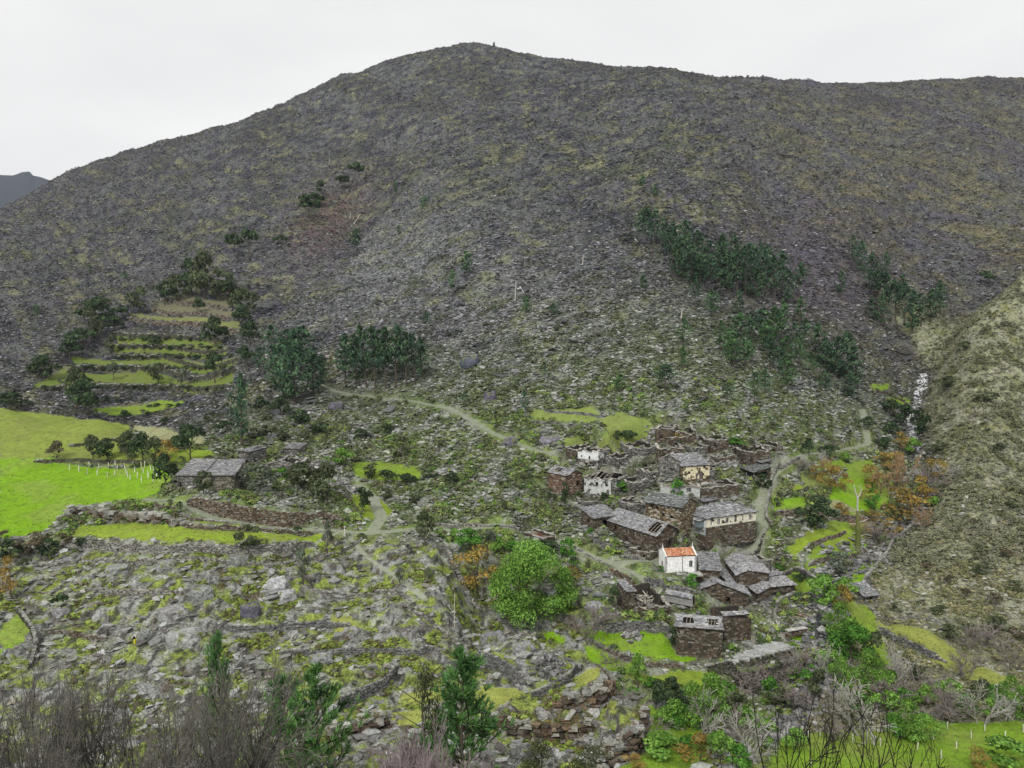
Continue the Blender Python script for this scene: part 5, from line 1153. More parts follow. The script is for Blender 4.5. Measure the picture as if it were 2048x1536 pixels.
# -- barns right of the chapel
s = House('gable_barn', 'barn', 'brown stone barn with sagging slate roof and a dark red hole beside the chapel', BROWN, 'barn'); Lw, Ww, H_ = s.L, s.W, s.H
hole = lambda a, b: ((a - .40) / .17) ** 2 + ((b - .55) / .42) ** 2 < 1
g1, g2 = s.gable_u(2.0, split=.62, over=.35, holes=(lambda a, b: ((a - .36) / .17) ** 2 + ((b - .80) / .24) ** 2 < 1, hole))
s.wall('f', g1); s.wall('l', g2, [(Ww * .36, Ww * .36 + .9, .1, 1.9), (Ww * .66, Ww * .66 + .6, 2.3, 3.0)], breaks=[Ww * .62]); s.wall('r', g2, breaks=[Ww * .62]); s.wall('b', g1)
s.beams([((Lw * .3 + i * 1.1, Ww, H_ - .1), (Lw * .3 + i * 1.1, Ww * .62, H_ + 1.7)) for i in range(4)], tint=(.16, .07, .05)); s.rubble(50, Lw * .2, Lw * .6, Ww * .5, Ww - .6, H_ - .4, [(.13, .05, .04), (.09, .05, .04)]); s.done()
s = House('long_barn', 'barn', 'pale slate roofed barn right of the brown gabled barn, nearest its stream side', BROWN, 'barn'); Lw, Ww, H_ = s.L, s.W, s.H
PALE = [(.33, .33, .335), (.25, .25, .26), (.40, .40, .40), (.19, .19, .2)]
a_, b_ = s.gable_u(.8, split=.3, over=.35, tone=PALE, holes=(lambda a, b: abs(a - .5) < .03 and b < .7, lambda a, b: abs(a - .53) < .025))
s.wall('f', a_, [(Lw * .2, Lw * .2 + .8, .3, 1.6)]); s.wall('l', b_, [(Ww * .4, Ww * .4 + .8, .1, 1.7)], breaks=[Ww * .3]); s.wall('r', b_, breaks=[Ww * .3]); s.wall('b', a_); s.done()
s = House('upper_barn', 'barn', 'upper section of the long slate barn, a step higher on the slope', BROWN, 'barn'); Lw, Ww, H_ = s.L, s.W, s.H
a_, b_ = s.gable_u(.9, split=.3, over=.35, tone=PALE); s.wall('f', a_); s.wall('l', b_, breaks=[Ww * .3]); s.wall('r', b_, breaks=[Ww * .3]); s.wall('b', a_); s.done()
s = House('side_barn', 'barn', 'small slate roofed outbuilding pressed against the right side of the chapel', BROWN, 'barn'); a_, b_, c_ = s.mono(1.2, over=.35); s.wall('f', a_); s.wall('l', b_); s.wall('r', b_); s.wall('b', c_); s.done()
s = ruin('barn_ruin', 'ruin', 'roofless upper end of the long barn with thin pale wall tops', GREYS, .12, rub=30); s.done()
# -- fallen house
s = House('fallen_house', 'ruin', 'collapsed stone house full of fallen pale roof timbers below the chapel', BROWN, 'ruined house'); Lw, Ww, H_ = s.L, s.W, s.H
s.wall('l', H_ - .1); s.wall('b', ragged(H_ - .5, .6, 2, Lw), breaks=list(np.arange(1, Lw, 1))); s.wall('r', ragged(H_ - 1.2, .7, 4, Ww), breaks=list(np.arange(1, Ww, 1)))
s.wall('f', lambda x: H_ - .1 if x < Lw * .2 else max(1.2, H_ - 2.0 - 1.4 * math.sin((x / Lw - .2) * 3.6) * 1.6), breaks=list(np.arange(.5, Lw, .5)))
s.slope(s.p(-.3, -.3, H_), s.p(Lw * .28, -.3, H_), s.p(-.3, Ww * .9, H_ + .7), s.p(Lw * .36, Ww * .9, H_ + .7), lambda a, b: a > .75 and b > .5)
bl = []
for i in range(34):
    a0 = s.rg.uniform(.25, .95) * Lw; b0 = s.rg.uniform(.05, .7) * Ww; ll = s.rg.uniform(1.0, 2.8); an = s.rg.uniform(0, 6.28); el = s.rg.uniform(-.2, .9); z0 = s.rg.uniform(.8, H_ - 2.0)
    bl.append(((a0, b0, z0), (a0 + math.cos(an) * ll * math.cos(el), b0 + math.sin(an) * ll * .6 * math.cos(el), z0 + ll * math.sin(el))))
s.beams(bl, .12, (.42, .39, .34)); s.rubble(90, Lw * .25, Lw - .6, .3, Ww - .6, 1.2); s.rubble(60, Lw * .4, Lw, -2, .2, .3); s.done()
# -- mill house
s = House('mill_house', 'house', 'dark square stone house whose flat slate roof has two holes, lowest of the village'); Lw, Ww, H_ = s.L, s.W, s.H
hl = lambda a, b: b > .45 and .12 < a < .92 and not (.42 < a < .62)
op = [(Lw * .27, Lw * .27 + .8, 1.2, 2.4), (Lw * .32, Lw * .32 + .45, H_ - .9, H_ - .3), (Lw * .66, Lw * .66 + .45, H_ - 1.2, H_ - .5)]
s.wall('f', H_ - .1, op); s.wall('l', H_ - .1); s.wall('r', H_ - .1); s.wall('b', H_ - .1)
hb = lambda a, b: (.12 < a < .36 and b > .5) or (.64 < a < .88 and b > .5)
s.slope(s.p(-.4, -.4, H_ - .1), s.p(Lw + .4, -.4, H_ - .1), s.p(.0, Ww * .5, H_ + .45), s.p(Lw, Ww * .5, H_ + .45), hb, tone=PALE, sag=.05)
s.slope(s.p(-.4, Ww + .4, H_ + .1), s.p(Lw + .4, Ww + .4, H_ + .1), s.p(0, Ww * .5, H_ + .45), s.p(Lw, Ww * .5, H_ + .45), hb, tone=PALE, sag=.05)
s.beams([((Lw * f_, Ww * .1, H_ + .1), (Lw * f_ + .2, Ww * .9, H_ + .3)) for f_ in (.2, .28, .68, .75, .82)] + [((Lw * .6, Ww * .45, H_ + .3), (Lw * .92, Ww * .5, H_ + .35))], .08)
s.window('f', *op[0], frame=(.10, .08, .06)); s.lintel('f', op[0][0], op[0][1], 2.55); s.done()
s = House('side_wall_house', 'building', 'brown stone building with slab topped wall joined to the dark square house'); Lw, Ww, H_ = s.L, s.W, s.H
s.wall('f', ragged(H_ - .1, .15, 1, Lw, (0, -1.2)), breaks=list(np.arange(.7, Lw, .7))); s.wall('l', H_ - .1); s.wall('r', H_ - 1.2); s.wall('b', H_ - .2)
s.slope(s.p(-.2, -.2, H_), s.p(Lw * .95, -.2, H_ - .2), s.p(-.2, 1.0, H_ + .5), s.p(Lw * .9, 1.0, H_ + .1), tone=PALE); s.done()
s = House('stream_hut', 'hut', 'dark stone hut with a small grey slate roof on the far bank', GREYS, 'hut'); a_, b_, c_ = s.mono(.9, over=.4); s.wall('f', a_, [(.9, 1.7, .0, 1.2)]); s.wall('l', b_); s.wall('r', b_); s.wall('b', c_); s.done()
s = ruin('round_ruin', 'ruin', 'low ruin filled with rusty rubble above the big bright green tree', BROWN, .2, rub=120); s.rubble(80, .5, s.L - .5, .5, s.W - .5, s.H - .6, [(.16, .08, .05), (.12, .07, .05), (.2, .16, .12)]); s.done()
# -- left hamlet
s = House('hamlet_house', 'farmhouse', 'slate roofed farmhouse of warm grey stone with one small black window', [(.20, .185, .14), (.15, .14, .11), (.25, .235, .19), (.11, .10, .08)], 'house'); Lw, Ww, H_ = s.L, s.W, s.H
a_, b_, c_ = s.mono(1.5, over=.35, tone=PALE); op = [(Lw * .52, Lw * .52 + .75, H_ - 1.3, H_ - .4)]
s.wall('f', a_, op); s.wall('l', b_, [(1.0, 1.9, .2, 2.0)]); s.wall('r', b_); s.wall('b', c_); s.window('f', *op[0], frame=(.08, .07, .06)); s.done()
s = House('hamlet_barn', 'barn', 'lower slate roofed barn adjoining the left end of the farmhouse', GREYS, 'barn'); Lw, Ww, H_ = s.L, s.W, s.H
a_, b_, c_ = s.mono(1.6, over=.4, tone=PALE); s.wall('f', a_, [(Lw * .85, Lw * .85 + .5, .3, 1.4)]); s.wall('l', b_); s.wall('r', b_); s.wall('b', c_)
bg = Bag()
for k_ in range(8): bg.box(s.p(.5 + k_ * .3, -1.0, -.2 + .28 * (7 - k_) * .6), s.u * .2, s.v * .6, s.z * .12, (.2, .2, .19), .1)
bg.build('stair', M_stone, s.root); s.done()
s = House('hamlet_ruin', 'ruin', 'squat stone hut with thick slab roof behind the farmhouse ridge', GREYS, 'ruined house'); a_, b_, c_ = s.mono(.5, hole=lambda a, b: a > .3 and a < .6 and b > .6); s.wall('f', a_, [(.5, 1.2, .2, 1.5)]); s.wall('l', b_, [(1.5, 2.3, .3, 1.8)]); s.wall('r', b_); s.wall('b', c_); s.done()
s = House('hamlet_tower', 'ruin', 'small flat slab roofed ruin furthest back in the left hamlet', GREYS, 'ruined house'); a_, b_, c_ = s.mono(.3); s.wall('f', a_); s.wall('l', b_); s.wall('r', b_); s.wall('b', c_); s.done()
s = ruin('hamlet_shell', 'ruin', 'roofless heap of walls in the middle of the left hamlet', GREYS, .7, rub=90); s.done()
# ---------------------------------------------------------------- where a sight line meets the finished ground
def spot(px, py, ymin=95, ymax=1000):
    t, q = pix2tq(px, py); s = np.linspace(math.log(ymin), math.log(ymax), 2600); Y = np.exp(s)
    g = height(float(t) * Y, Y) / Y; k = int(np.argmax(g >= q))
    if g[k] < q: k = len(s) - 1
    return float(t) * Y[k], float(Y[k]), hz(float(t) * Y[k], Y[k])

# ---------------------------------------------------------------- trees and bushes
def leaf_cards(cs, nr, size, r, tint):
    n = len(cs); nr = nr + r.normal(0, .38, (n, 3)); nr /= np.linalg.norm(nr, axis=1)[:, None]
    t = np.cross(nr, r.normal(0, 1, (n, 3))); t /= np.linalg.norm(t, axis=1)[:, None]; b = np.cross(nr, t); s = (size * r.uniform(.6, 1.3, n))[:, None]
    V = np.stack([cs - t * s * .6, cs + b * s * .45, cs + t * s * .6, cs - b * s * .45], 1).reshape(-1, 3)
    return V, np.arange(4 * n).reshape(n, 4), np.repeat(tint, 4, 0)
def crown_mesh(name, seed, n, leaf, col, var=.25, blobs=9, low=.18, open_=0.0, tall=1.0, pointy=0.0, mat=None):
    """crown of unit height and width: leaf sprays over many lumps of uneven size"""
    r = np.random.default_rng(seed); B = []
    for i in range(blobs):
        h = r.uniform(0, 1); a = r.uniform(0, 6.28); env = math.sqrt(max(0, 1 - (2 * h - .9) ** 2)) * (1 - pointy * h)
        rad = r.uniform(.13, .25) * (1 - .4 * pointy * h); rr = max(env * .5 - rad * .55, 0) * math.sqrt(r.uniform(.2, 1))
        B.append((np.array([math.cos(a) * rr, math.sin(a) * rr, low + (1 - low - rad) * h + rad * .3]), rad, 1 + r.uniform(-var, var)))
    w = np.array([b[1] ** 2 for b in B]); w /= w.sum(); k = r.choice(blobs, n, p=w)
    d = r.normal(0, 1, (n, 3)); d[:, 2] = np.where(d[:, 2] < -.4, -d[:, 2], d[:, 2]); d /= np.linalg.norm(d, axis=1)[:, None]
    rad = np.array([b[1] for b in B])[k]; cen = np.array([b[0] for b in B])[k]
    cs = cen + d * rad[:, None] * (r.uniform(.35, 1.08, n) ** .5)[:, None] * np.array([1, 1, .85])
    cs[:, 2] = np.maximum(cs[:, 2], .02)
    col = np.array(col); t = col[r.integers(len(col), size=n)] * np.array([b[2] for b in B])[k][:, None] * r.uniform(.75, 1.25, (n, 1))
    V, F_, T = leaf_cards(cs, d, leaf, r, t)
    return make_mesh(name, V, F_, mat or M_leaf, T)
def trunk_mesh(seed, h=.5, r0=.03, lean=.05, col=(.10, .085, .07), limbs=5, reach=.3):
    r = np.random.default_rng(seed); bg = Bag(); p = np.array([0, 0, -.08]); x, y = 0, 0
    for i in range(4):
        x += r.normal(0, lean) * .25; y += r.normal(0, lean) * .25; q = np.array([x, y, h * (i + 1) / 4]); bg.bar(p, q, r0 * (1 - i * .18), r0 * (1 - (i + 1) * .18), col, 5); p = q
    for i in range(limbs):
        a = r.uniform(0, 6.28); z = h * r.uniform(.45, 1); e = np.array([math.cos(a) * reach, math.sin(a) * reach, z + reach * r.uniform(.5, 1.1)]); bg.bar((x * z / h, y * z / h, z), e, r0 * .4, r0 * .12, col, 3)
    return make_mesh('trunk', np.concatenate(bg.V), np.concatenate(bg.F), M_bark, np.concatenate(bg.T))
def pine_crown(seed, col, levels=8, per=6, needles=11, bare_=.38, leaf=.068, spread=.44, top=1.0, mat=None):
    r = np.random.default_rng(seed); cs, nr, tt = [], [], []
    col = np.array(col)
    for i in range(levels):
        f = i / (levels - 1); z = bare_ + (top - bare_) * f; rad = spread * (1 - f) ** .5 * min(1, .55 + 2.2 * f) * (.7 + .6 * r.random()) + .05
        for k in range(per):
            a = r.uniform(0, 6.28); rr = rad * r.uniform(.6, 1.1); tn = col[r.integers(len(col))] * r.uniform(.7, 1.3)
            for m in range(needles):
                u = (m + 1) / needles; u = u ** .7
                c = np.array([math.cos(a) * rr * u, math.sin(a) * rr * u, z + .10 * u * rr / spread]) + r.normal(0, .022, 3)
                cs.append(c); nr.append([math.cos(a) * .4, math.sin(a) * .4, .8]); tt.append(tn * r.uniform(.75, 1.25))
    V, F_, T = leaf_cards(np.array(cs), np.array(nr), leaf, r, np.array(tt))
    return make_mesh('crown', V, F_, mat or M_leaf, T)
def needle_crown(seed, col, levels=16, per=6, bare_=.12, spread=.30):
    """near pine: branches carrying brushes of long needles"""
    r = np.random.default_rng(seed); V, F_, T = [], [], []; bg = Bag(); col = np.array(col)
    for i in range(levels):
        f = i / (levels - 1); z = bare_ + (.97 - bare_) * f; rad = spread * (1 - f) ** .6 * r.uniform(.7, 1.15) + .02
        for k in range(per if f < .9 else 3):
            a = r.uniform(0, 6.28); rr = rad * r.uniform(.6, 1.15); up = r.uniform(.35, .75) * rr; tn = col[r.integers(len(col))] * r.uniform(.75, 1.25)
            bg.bar((0, 0, z), (math.cos(a) * rr, math.sin(a) * rr, z + up), .006, .003, (.10, .085, .06), 3)
            for m in range(5):
                u = .35 + .65 * m / 4; b0 = np.array([math.cos(a) * rr * u, math.sin(a) * rr * u, z + up * u])
                b0 = b0 + r.normal(0, .012, 3) * (m > 0)
                for q in range(11):
                    d = np.array([math.cos(a), math.sin(a), 1.1]) + r.normal(0, .6, 3); d /= np.linalg.norm(d); l = r.uniform(.04, .075); sd = np.cross(d, r.normal(0, 1, 3)); sd /= np.linalg.norm(sd)
                    k0 = len(V); V += [b0 - sd * .004, b0 + sd * .004, b0 + d * l + sd * .004, b0 + d * l - sd * .004]; F_.append([k0, k0 + 1, k0 + 2, k0 + 3]); T += [tn * r.uniform(.7, 1.3)] * 4
    V, F_, T = np.array(V), np.array(F_), np.array(T)
    bV, bF, bT = np.concatenate(bg.V), np.concatenate(bg.F), np.concatenate(bg.T)
    return make_mesh('crown', np.concatenate([V, bV]), np.concatenate([F_, bF + len(V)]), M_leaf, np.concatenate([T, bT]))
def twig_mesh(seed, stems=4, depth=5, kids=3, h=1.0, r0=.016, col=(.09, .08, .075), spread=.55, tip=(.16, .14, .14), twigr=.0022, single=False, lift=.25):
    """bare branching: dark stems that fork into fine paler twigs"""
    r = np.random.default_rng(seed); bg = Bag(); c0, c1 = np.array(col), np.array(tip)
    def grow(p, d, l, rad, k):
        mid = p + d * l * .5 + r.normal(0, l * .06, 3); q = p + d * l; t = c0 + (c1 - c0) * (1 - k / depth)
        bg.bar(p, mid, max(rad, twigr), max(rad * .8, twigr), t, 4 if k > 2 else 3); bg.bar(mid, q, max(rad * .8, twigr), max(rad * .6, twigr), t, 4 if k > 2 else 3)
        if k <= 0: return
        for i in range(kids if k > 1 else kids + 1):
            nd = d + r.normal(0, spread, 3); nd[2] += lift; nd /= np.linalg.norm(nd); f = r.uniform(.25, 1)
            b = p + (q - p) * f if i else q
            grow(b, nd, l * r.uniform(.55, .8), rad * .6, k - 1)
    for s_ in range(stems):
        a = r.uniform(0, 6.28); d = np.array([math.cos(a) * (.08 if single else .35), math.sin(a) * (.08 if single else .35), 1]); d /= np.linalg.norm(d)
        grow(np.array([0 if single else math.cos(a) * .03, 0 if single else math.sin(a) * .03, -.04]), d, .36 * h, r0 * (1 if single else r.uniform(.6, 1)), depth - 1)
    V = np.concatenate(bg.V); mx = V[:, 2].max(); V = V / mx
    return make_mesh('branches', V, np.concatenate(bg.F), M_bark, np.concatenate(bg.T))

G_DARK = [(.052, .085, .042), (.075, .115, .048), (.040, .064, .036)]
G_OLIVE = [(.095, .12, .06), (.12, .145, .075), (.075, .095, .05)]
G_GREY = [(.13, .155, .115), (.16, .19, .14), (.10, .12, .09)]
G_LIME = [(.14, .28, .045), (.185, .345, .06), (.085, .18, .035), (.225, .39, .085)]
G_BRIGHT = [(.085, .225, .035), (.12, .28, .045), (.06, .16, .03)]
G_RUST = [(.31, .205, .05), (.38, .235, .05), (.25, .20, .065), (.29, .25, .07), (.25, .195, .08)]
G_BROWN = [(.13, .11, .075), (.16, .13, .08), (.09, .08, .055)]
G_PINE = [(.060, .118, .066), (.090, .155, .078), (.046, .088, .055)]  # distant pines: lighter, bluish green, with the haze put into the colour
G_PINE2 = [(.12, .26, .08), (.17, .33, .10), (.085, .19, .06)]
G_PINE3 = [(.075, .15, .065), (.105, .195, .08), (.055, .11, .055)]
KINDS = {}
def kind(name, crown, trunks): KINDS[name] = (crown, trunks)
def mk(cols, n, leaf, sd0, nv=3, **k): return [crown_mesh('crown', sd0 + i, n, leaf, cols, **k) for i in range(nv)]
TRK = [trunk_mesh(i, h=.42) for i in range(3)]; TRKS = [trunk_mesh(10 + i, h=.25, r0=.04) for i in range(2)]
PTR = [trunk_mesh(20 + i, h=.95, r0=.020, lean=.03, limbs=0, col=(.09, .075, .065)) for i in range(3)]
kind('dark', mk(G_DARK, 620, .085, 1, 4), TRK); kind('olive', mk(G_OLIVE, 620, .085, 11), TRK); kind('grey', mk(G_GREY, 600, .075, 21), TRK)
kind('lime', mk(G_LIME, 900, .07, 31), TRK); kind('bright', mk(G_BRIGHT, 700, .08, 41), TRKS); kind('rust', mk(G_RUST, 800, .050, 51, low=.14, nv=4), TRK); kind('brown', mk(G_BROWN, 600, .07, 61), TRK)
kind('shrub', mk(G_OLIVE, 380, .11, 71, 3, low=.02), TRKS); kind('darkshrub', mk(G_DARK, 380, .11, 81, 4, low=.02), TRKS); kind('brightshrub', mk(G_BRIGHT, 420, .11, 85, 3, low=.0), TRKS)
kind('pine', [pine_crown(i, G_PINE, bare_=.30 + .05 * i, spread=.42 + .04 * (i % 3), levels=7 + i % 3) for i in range(5)] + [pine_crown(4 + i, G_PINE, levels=6, bare_=.5, spread=.46) for i in range(2)], PTR)
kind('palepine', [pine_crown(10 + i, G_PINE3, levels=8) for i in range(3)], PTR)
kind('umbrella', mk(G_DARK, 420, .10, 95, 3, low=.40, blobs=6), [trunk_mesh(33, h=.5, r0=.03, limbs=4)])
kind('densepine', [pine_crown(20 + i, G_PINE, levels=11, per=7, needles=10, bare_=.18, spread=.44, leaf=.062) for i in range(3)], PTR)
kind('bare', [None], [twig_mesh(i, 3, 4, 3, col=(.20, .19, .17), tip=(.34, .33, .31), r0=.018, twigr=.0035) for i in range(3)])
kind('palebare', [None], [twig_mesh(5 + i, 2, 4, 4, col=(.20, .19, .17), tip=(.36, .35, .32), r0=.022, twigr=.004, spread=.65) for i in range(3)])
kind('rustbare', [None], [twig_mesh(12 + i, 3, 5, 3, col=(.16, .13, .10), tip=(.33, .22, .12), r0=.018, twigr=.0045, spread=.6) for i in range(2)])
kind('greybare', [None], [twig_mesh(16 + i, 4, 5, 3, col=(.14, .125, .11), tip=(.22, .19, .175), r0=.018, twigr=.0042, spread=.6) for i in range(2)])
_tn = {}
def plant(kd, px, py, hp, wp, name, label, cat, group=None, ymin=95, ymax=1000, foot=None):
    x, y, z = spot(px, py, ymin, ymax)
    cr, tk = KINDS[kd]; i = _tn.get(kd, 0); _tn[kd] = i + 1
    vf = rng.uniform(.85, 1.18); kh, kw = {'pine': (1.1, 1.5), 'palepine': (1.1, 1.5), 'densepine': (1.08, 1.35), 'dark': (1.15, 1.25), 'olive': (1.12, 1.22), 'rust': (1.15, 1.2), 'umbrella': (1.1, 1.2), 'lime': (1.1, 1.2)}.get(kd, (1.03, 1.05))
    H_ = hp * y / F_PX * kh * vf; W_ = wp * y / F_PX * kw / vf; r = empty(name, (x, y, z - .1), rng.uniform(0, 6.28)); tag(r, label, cat, group); r.rotation_euler[0] = rng.normal(0, .035); r.rotation_euler[1] = rng.normal(0, .035)
    m = cr[i % len(cr)]
    if m is not None: c = link_mesh('crown', m, r); c.scale = (W_, W_, H_)
    t = link_mesh('trunk' if m is not None else 'branches', tk[(i * 7 + 1) % len(tk)], r); t.scale = (W_ if m is None else H_ * .9, W_ if m is None else H_ * .9, H_)
    if m is None: t.scale = (W_ * 1.1, W_ * 1.1, H_)
    return r
ORD = lambda n: f"{n}{'th' if 10 < n % 100 < 14 else {1: 'st', 2: 'nd', 3: 'rd'}.get(n % 10, 'th')}"
def grove(kds, pts, name, lab, cat, group, hw=None, **k):
    pts = sorted(pts, key=lambda p: p[0])
    for i, p in enumerate(pts):
        kd = kds[i % len(kds)] if not isinstance(kds, str) else kds
        wp = p[3] if len(p) > 3 else p[2] * (hw or .5)
        plant(kd, p[0], p[1], p[2], wp, name, f'{lab}, {ORD(i + 1)} from the left', cat, group, **k)
g = 'pines in the grove above the hillside path'
grove(['pine', 'densepine', 'pine'], [(690,768,88),(712,772,96),(733,776,98),(752,780,104),(772,778,98),(792,776,96),(812,774,86),(830,768,82),(846,762,74),(757,748,70),(800,745,66)], 'pine_tree', 'tall dark pine in the grove above the winding hillside path', 'pine tree', g, .55)
grove(['densepine', 'pine'], [(548,770,92),(566,800,118),(590,812,128),(605,762,96),(628,792,84),(642,778,62),(520,742,50),(575,745,80)], 'pine_tree', 'dark pine crowding the ravine left of the hillside path', 'pine tree', 'pines in the ravine', .58)
plant('densepine', 483, 892, 140, 44, 'pine_tree', 'slender blurred pine rising alone from the ravine behind the farmhouse', 'pine tree')
U = [(a_, b_, c_ * 1.2) for a_, b_, c_ in [(1290,505,62),(1303,520,66),(1345,545,60),(1365,560,62),(1383,572,64),(1400,578,58),(1418,592,58),(1440,565,62),(1455,592,60),(1475,602,62),(1490,592,66),(1510,602,58),(1530,592,62),(1550,602,58),(1575,607,52),(1597,602,50),(1345,515,52),(1370,520,50),(1395,530,50),(1420,538,46),(1445,533,42),(1465,546,46),(1500,560,46),(1535,548,46),(1330,498,34),(1355,560,50),(1410,560,56),(1450,575,56),(1485,575,56),(1520,575,54),(1560,585,50)]]
grove(['pine', 'pine', 'densepine'], U, 'pine_tree', 'dark pine in the upper grove on the flank above the village', 'pine tree', 'pines of the upper grove', .6)
M_ = [(a_, b_, c_ * 1.15) for a_, b_, c_ in [(1365,700,46),(1440,706,44),(1458,722,56),(1468,745,58),(1480,700,60),(1500,690,44),(1520,685,58),(1545,702,66),(1560,690,58),(1590,720,56),(1610,702,52),(1540,742,52),(1562,764,58),(1575,792,56),(1510,812,46),(1530,792,42),(1620,762,46),(1640,722,56),(1390,622,42),(1430,642,48),(1475,642,44),(1455,805,34),(1330,786,52),(1238,788,34),(1365,745,36),(1600,655,40),(1500,735,40),(1535,715,56),(1575,745,56),(1600,745,50),(1490,745,50)]]
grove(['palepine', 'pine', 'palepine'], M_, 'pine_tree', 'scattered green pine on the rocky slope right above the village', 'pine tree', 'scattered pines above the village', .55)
grove('densepine', [(1655,745,62),(1672,758,72),(1690,768,80),(1707,775,72),(1650,782,44),(1700,795,50)], 'pine_tree', 'bushy blue green pine in the clump left of the tumbling stream', 'pine tree', 'clump of pines by the stream', .7)
E_ = [(1705,530,44),(1722,546,50),(1738,580,56),(1755,602,60),(1770,622,62),(1790,642,66),(1808,652,66),(1825,668,72),(1842,654,62),(1860,644,56),(1880,634,52),(1800,602,46),(1770,562,44),(1682,592,40),(1745,642,46),(1762,654,52),(1880,600,36)]
grove(['densepine', 'pine'], E_, 'pine_tree', 'dark pine in the narrow gully at the right', 'pine tree', 'pines in the right hand gully', .62, ymin=180)
plant('dark', 1970, 572, 32, 24, 'round_tree', 'single dark round tree on the far slope near the right edge', 'tree', ymin=300)
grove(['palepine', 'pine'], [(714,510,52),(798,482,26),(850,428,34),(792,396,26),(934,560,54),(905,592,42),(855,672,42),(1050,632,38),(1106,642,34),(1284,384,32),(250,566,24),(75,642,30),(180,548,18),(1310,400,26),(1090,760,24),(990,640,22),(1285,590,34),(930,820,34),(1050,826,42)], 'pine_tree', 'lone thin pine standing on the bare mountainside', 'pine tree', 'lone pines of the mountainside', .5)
grove('umbrella', [(617,446,52,44),(642,396,32,30),(688,378,22,34),(712,372,42,30),(563,502,28,30),(470,514,50,34),(497,516,48,36),(625,420,36,36)], 'round_tree', 'small dark round headed tree in the reddish hollow of the mountain', 'tree', 'dark trees in the reddish hollow', ymin=300)
T_ = [(165,700,44,50),(140,722,40,44),(486,660,44,36),(492,740,40,36),(205,655,62,66),(182,682,50,52),(385,592,62,56),(410,600,74,72),(438,602,60,60),(352,606,50,50),(330,610,38,44),(278,628,46,50),(490,642,68,48),(500,694,46,42),(88,762,46,50),(152,824,76,50),(172,838,86,50),(432,694,50,52),(430,766,50,34),(300,700,30,34),(230,668,30,32),(395,630,26,28),(462,604,40,40),(70,748,26,30),(22,820,40,50)]
grove(['dark', 'olive', 'dark'], T_, 'round_tree', 'dark round tree around the far stepped fields', 'tree', 'trees around the far stepped fields', ymin=240)
grove(['grey', 'olive'], [(316,768,40,32),(364,772,36,30),(228,760,34,28),(225,705,34,26),(130,770,20,22)], 'fruit_tree', 'small greyish tree growing on the green field steps', 'tree', 'small trees on the field steps', ymin=300)
hb = []
for (x0, x1, yy, n) in ((80,300,779,12),(300,460,779,9),(165,470,738,20),(240,470,716,14),(240,450,697,11),(232,440,680,9),(150,300,802,6),(300,470,812,7)):
    for i in range(n): hb.append((x0 + (x1 - x0) * (i + .5) / n + random.uniform(-4, 4), yy + random.uniform(-1, 2), random.uniform(7, 10), random.uniform(16, 25)))
grove(['darkshrub', 'darkshrub', 'shrub'], hb, 'bush', 'dark bush along the walls of the far stepped fields', 'bush', 'bushes along the far field walls', ymin=270)
grove(['olive', 'dark', 'olive'], [(186,922,42,38),(216,924,44,42),(256,926,58,50),(288,926,50,48),(312,924,48,42),(240,905,30,40),(350,905,34,30)], 'round_tree', 'dark tree in the row behind the white sapling guards', 'tree', 'row of trees at the meadow', ymin=150)
plant('brown', 114, 926, 38, 48, 'round_tree', 'brownish round tree alone at the edge of the bright meadow', 'tree', ymin=150)
plant('rust', 335, 930, 44, 52, 'small_tree', 'orange brown tree between the sapling guards and the farmhouse', 'tree', ymin=150)
plant('dark', 382, 928, 64, 66, 'round_tree', 'large dark tree just behind the farmhouse roof', 'tree', ymin=178)
plant('dark', 333, 978, 58, 46, 'round_tree', 'dark tree at the left corner of the farmhouse barn', 'tree')
plant('olive', 408, 990, 46, 40, 'small_tree', 'little rounded tree growing in front of the farmhouse wall', 'tree')
plant('grey', 520, 986, 58, 92, 'round_tree', 'wide grey green bush right of the farmhouse', 'bush'); plant('olive', 606, 984, 60, 72, 'round_tree', 'grey green tree in the middle of the left hamlet yard', 'tree')
plant('olive', 655, 1006, 86, 60, 'round_tree', 'tall dark olive tree at the end of the rusty retaining wall', 'tree'); plant('brightshrub', 566, 956, 22, 36, 'ivy_bush', 'bright green ivy mound on the hamlet rubble', 'bush')
plant('lime', 683, 934, 40, 42, 'round_tree', 'yellow green bush at the right end of the hamlet ruins', 'bush'); plant('dark', 727, 1022, 42, 38, 'small_tree', 'small dark tree standing in the grass fork of the paths', 'tree')
plant('darkshrub', 595, 1069, 15, 22, 'bush', 'tiny dark bush on the narrow grass strip', 'bush'); plant('olive', 497, 1108, 46, 52, 'bush', 'dark bush in front of the long pale rubble wall', 'bush')
plant('grey', 655, 1112, 62, 30, 'small_tree', 'thin grey green tree at the right end of the pale rubble wall', 'tree'); plant('grey', 606, 1168, 72, 44, 'small_tree', 'wispy grey green tree on the rocky slope below the pale wall', 'tree')
grove(['brown', 'darkshrub'], [(22,1118,46,54),(60,1112,58,60),(95,1112,40,50),(140,1096,18,30),(165,1097,20,34),(190,1098,16,26),(10,1080,20,30)], 'bush', 'dark brown bush at the lower left meadow corner', 'bush', 'brown bushes at the meadow corner')
plant('rust', 26, 1202, 74, 56, 'autumn_tree', 'orange autumn tree at the left edge of the rock slope', 'tree'); plant('darkshrub', 122, 1224, 38, 40, 'bush', 'round dark green bush among grey rocks, right of the orange tree', 'bush')
plant('olive', 48, 1140, 24, 26, 'bush', 'green bush just above the orange tree at the left edge', 'bush')
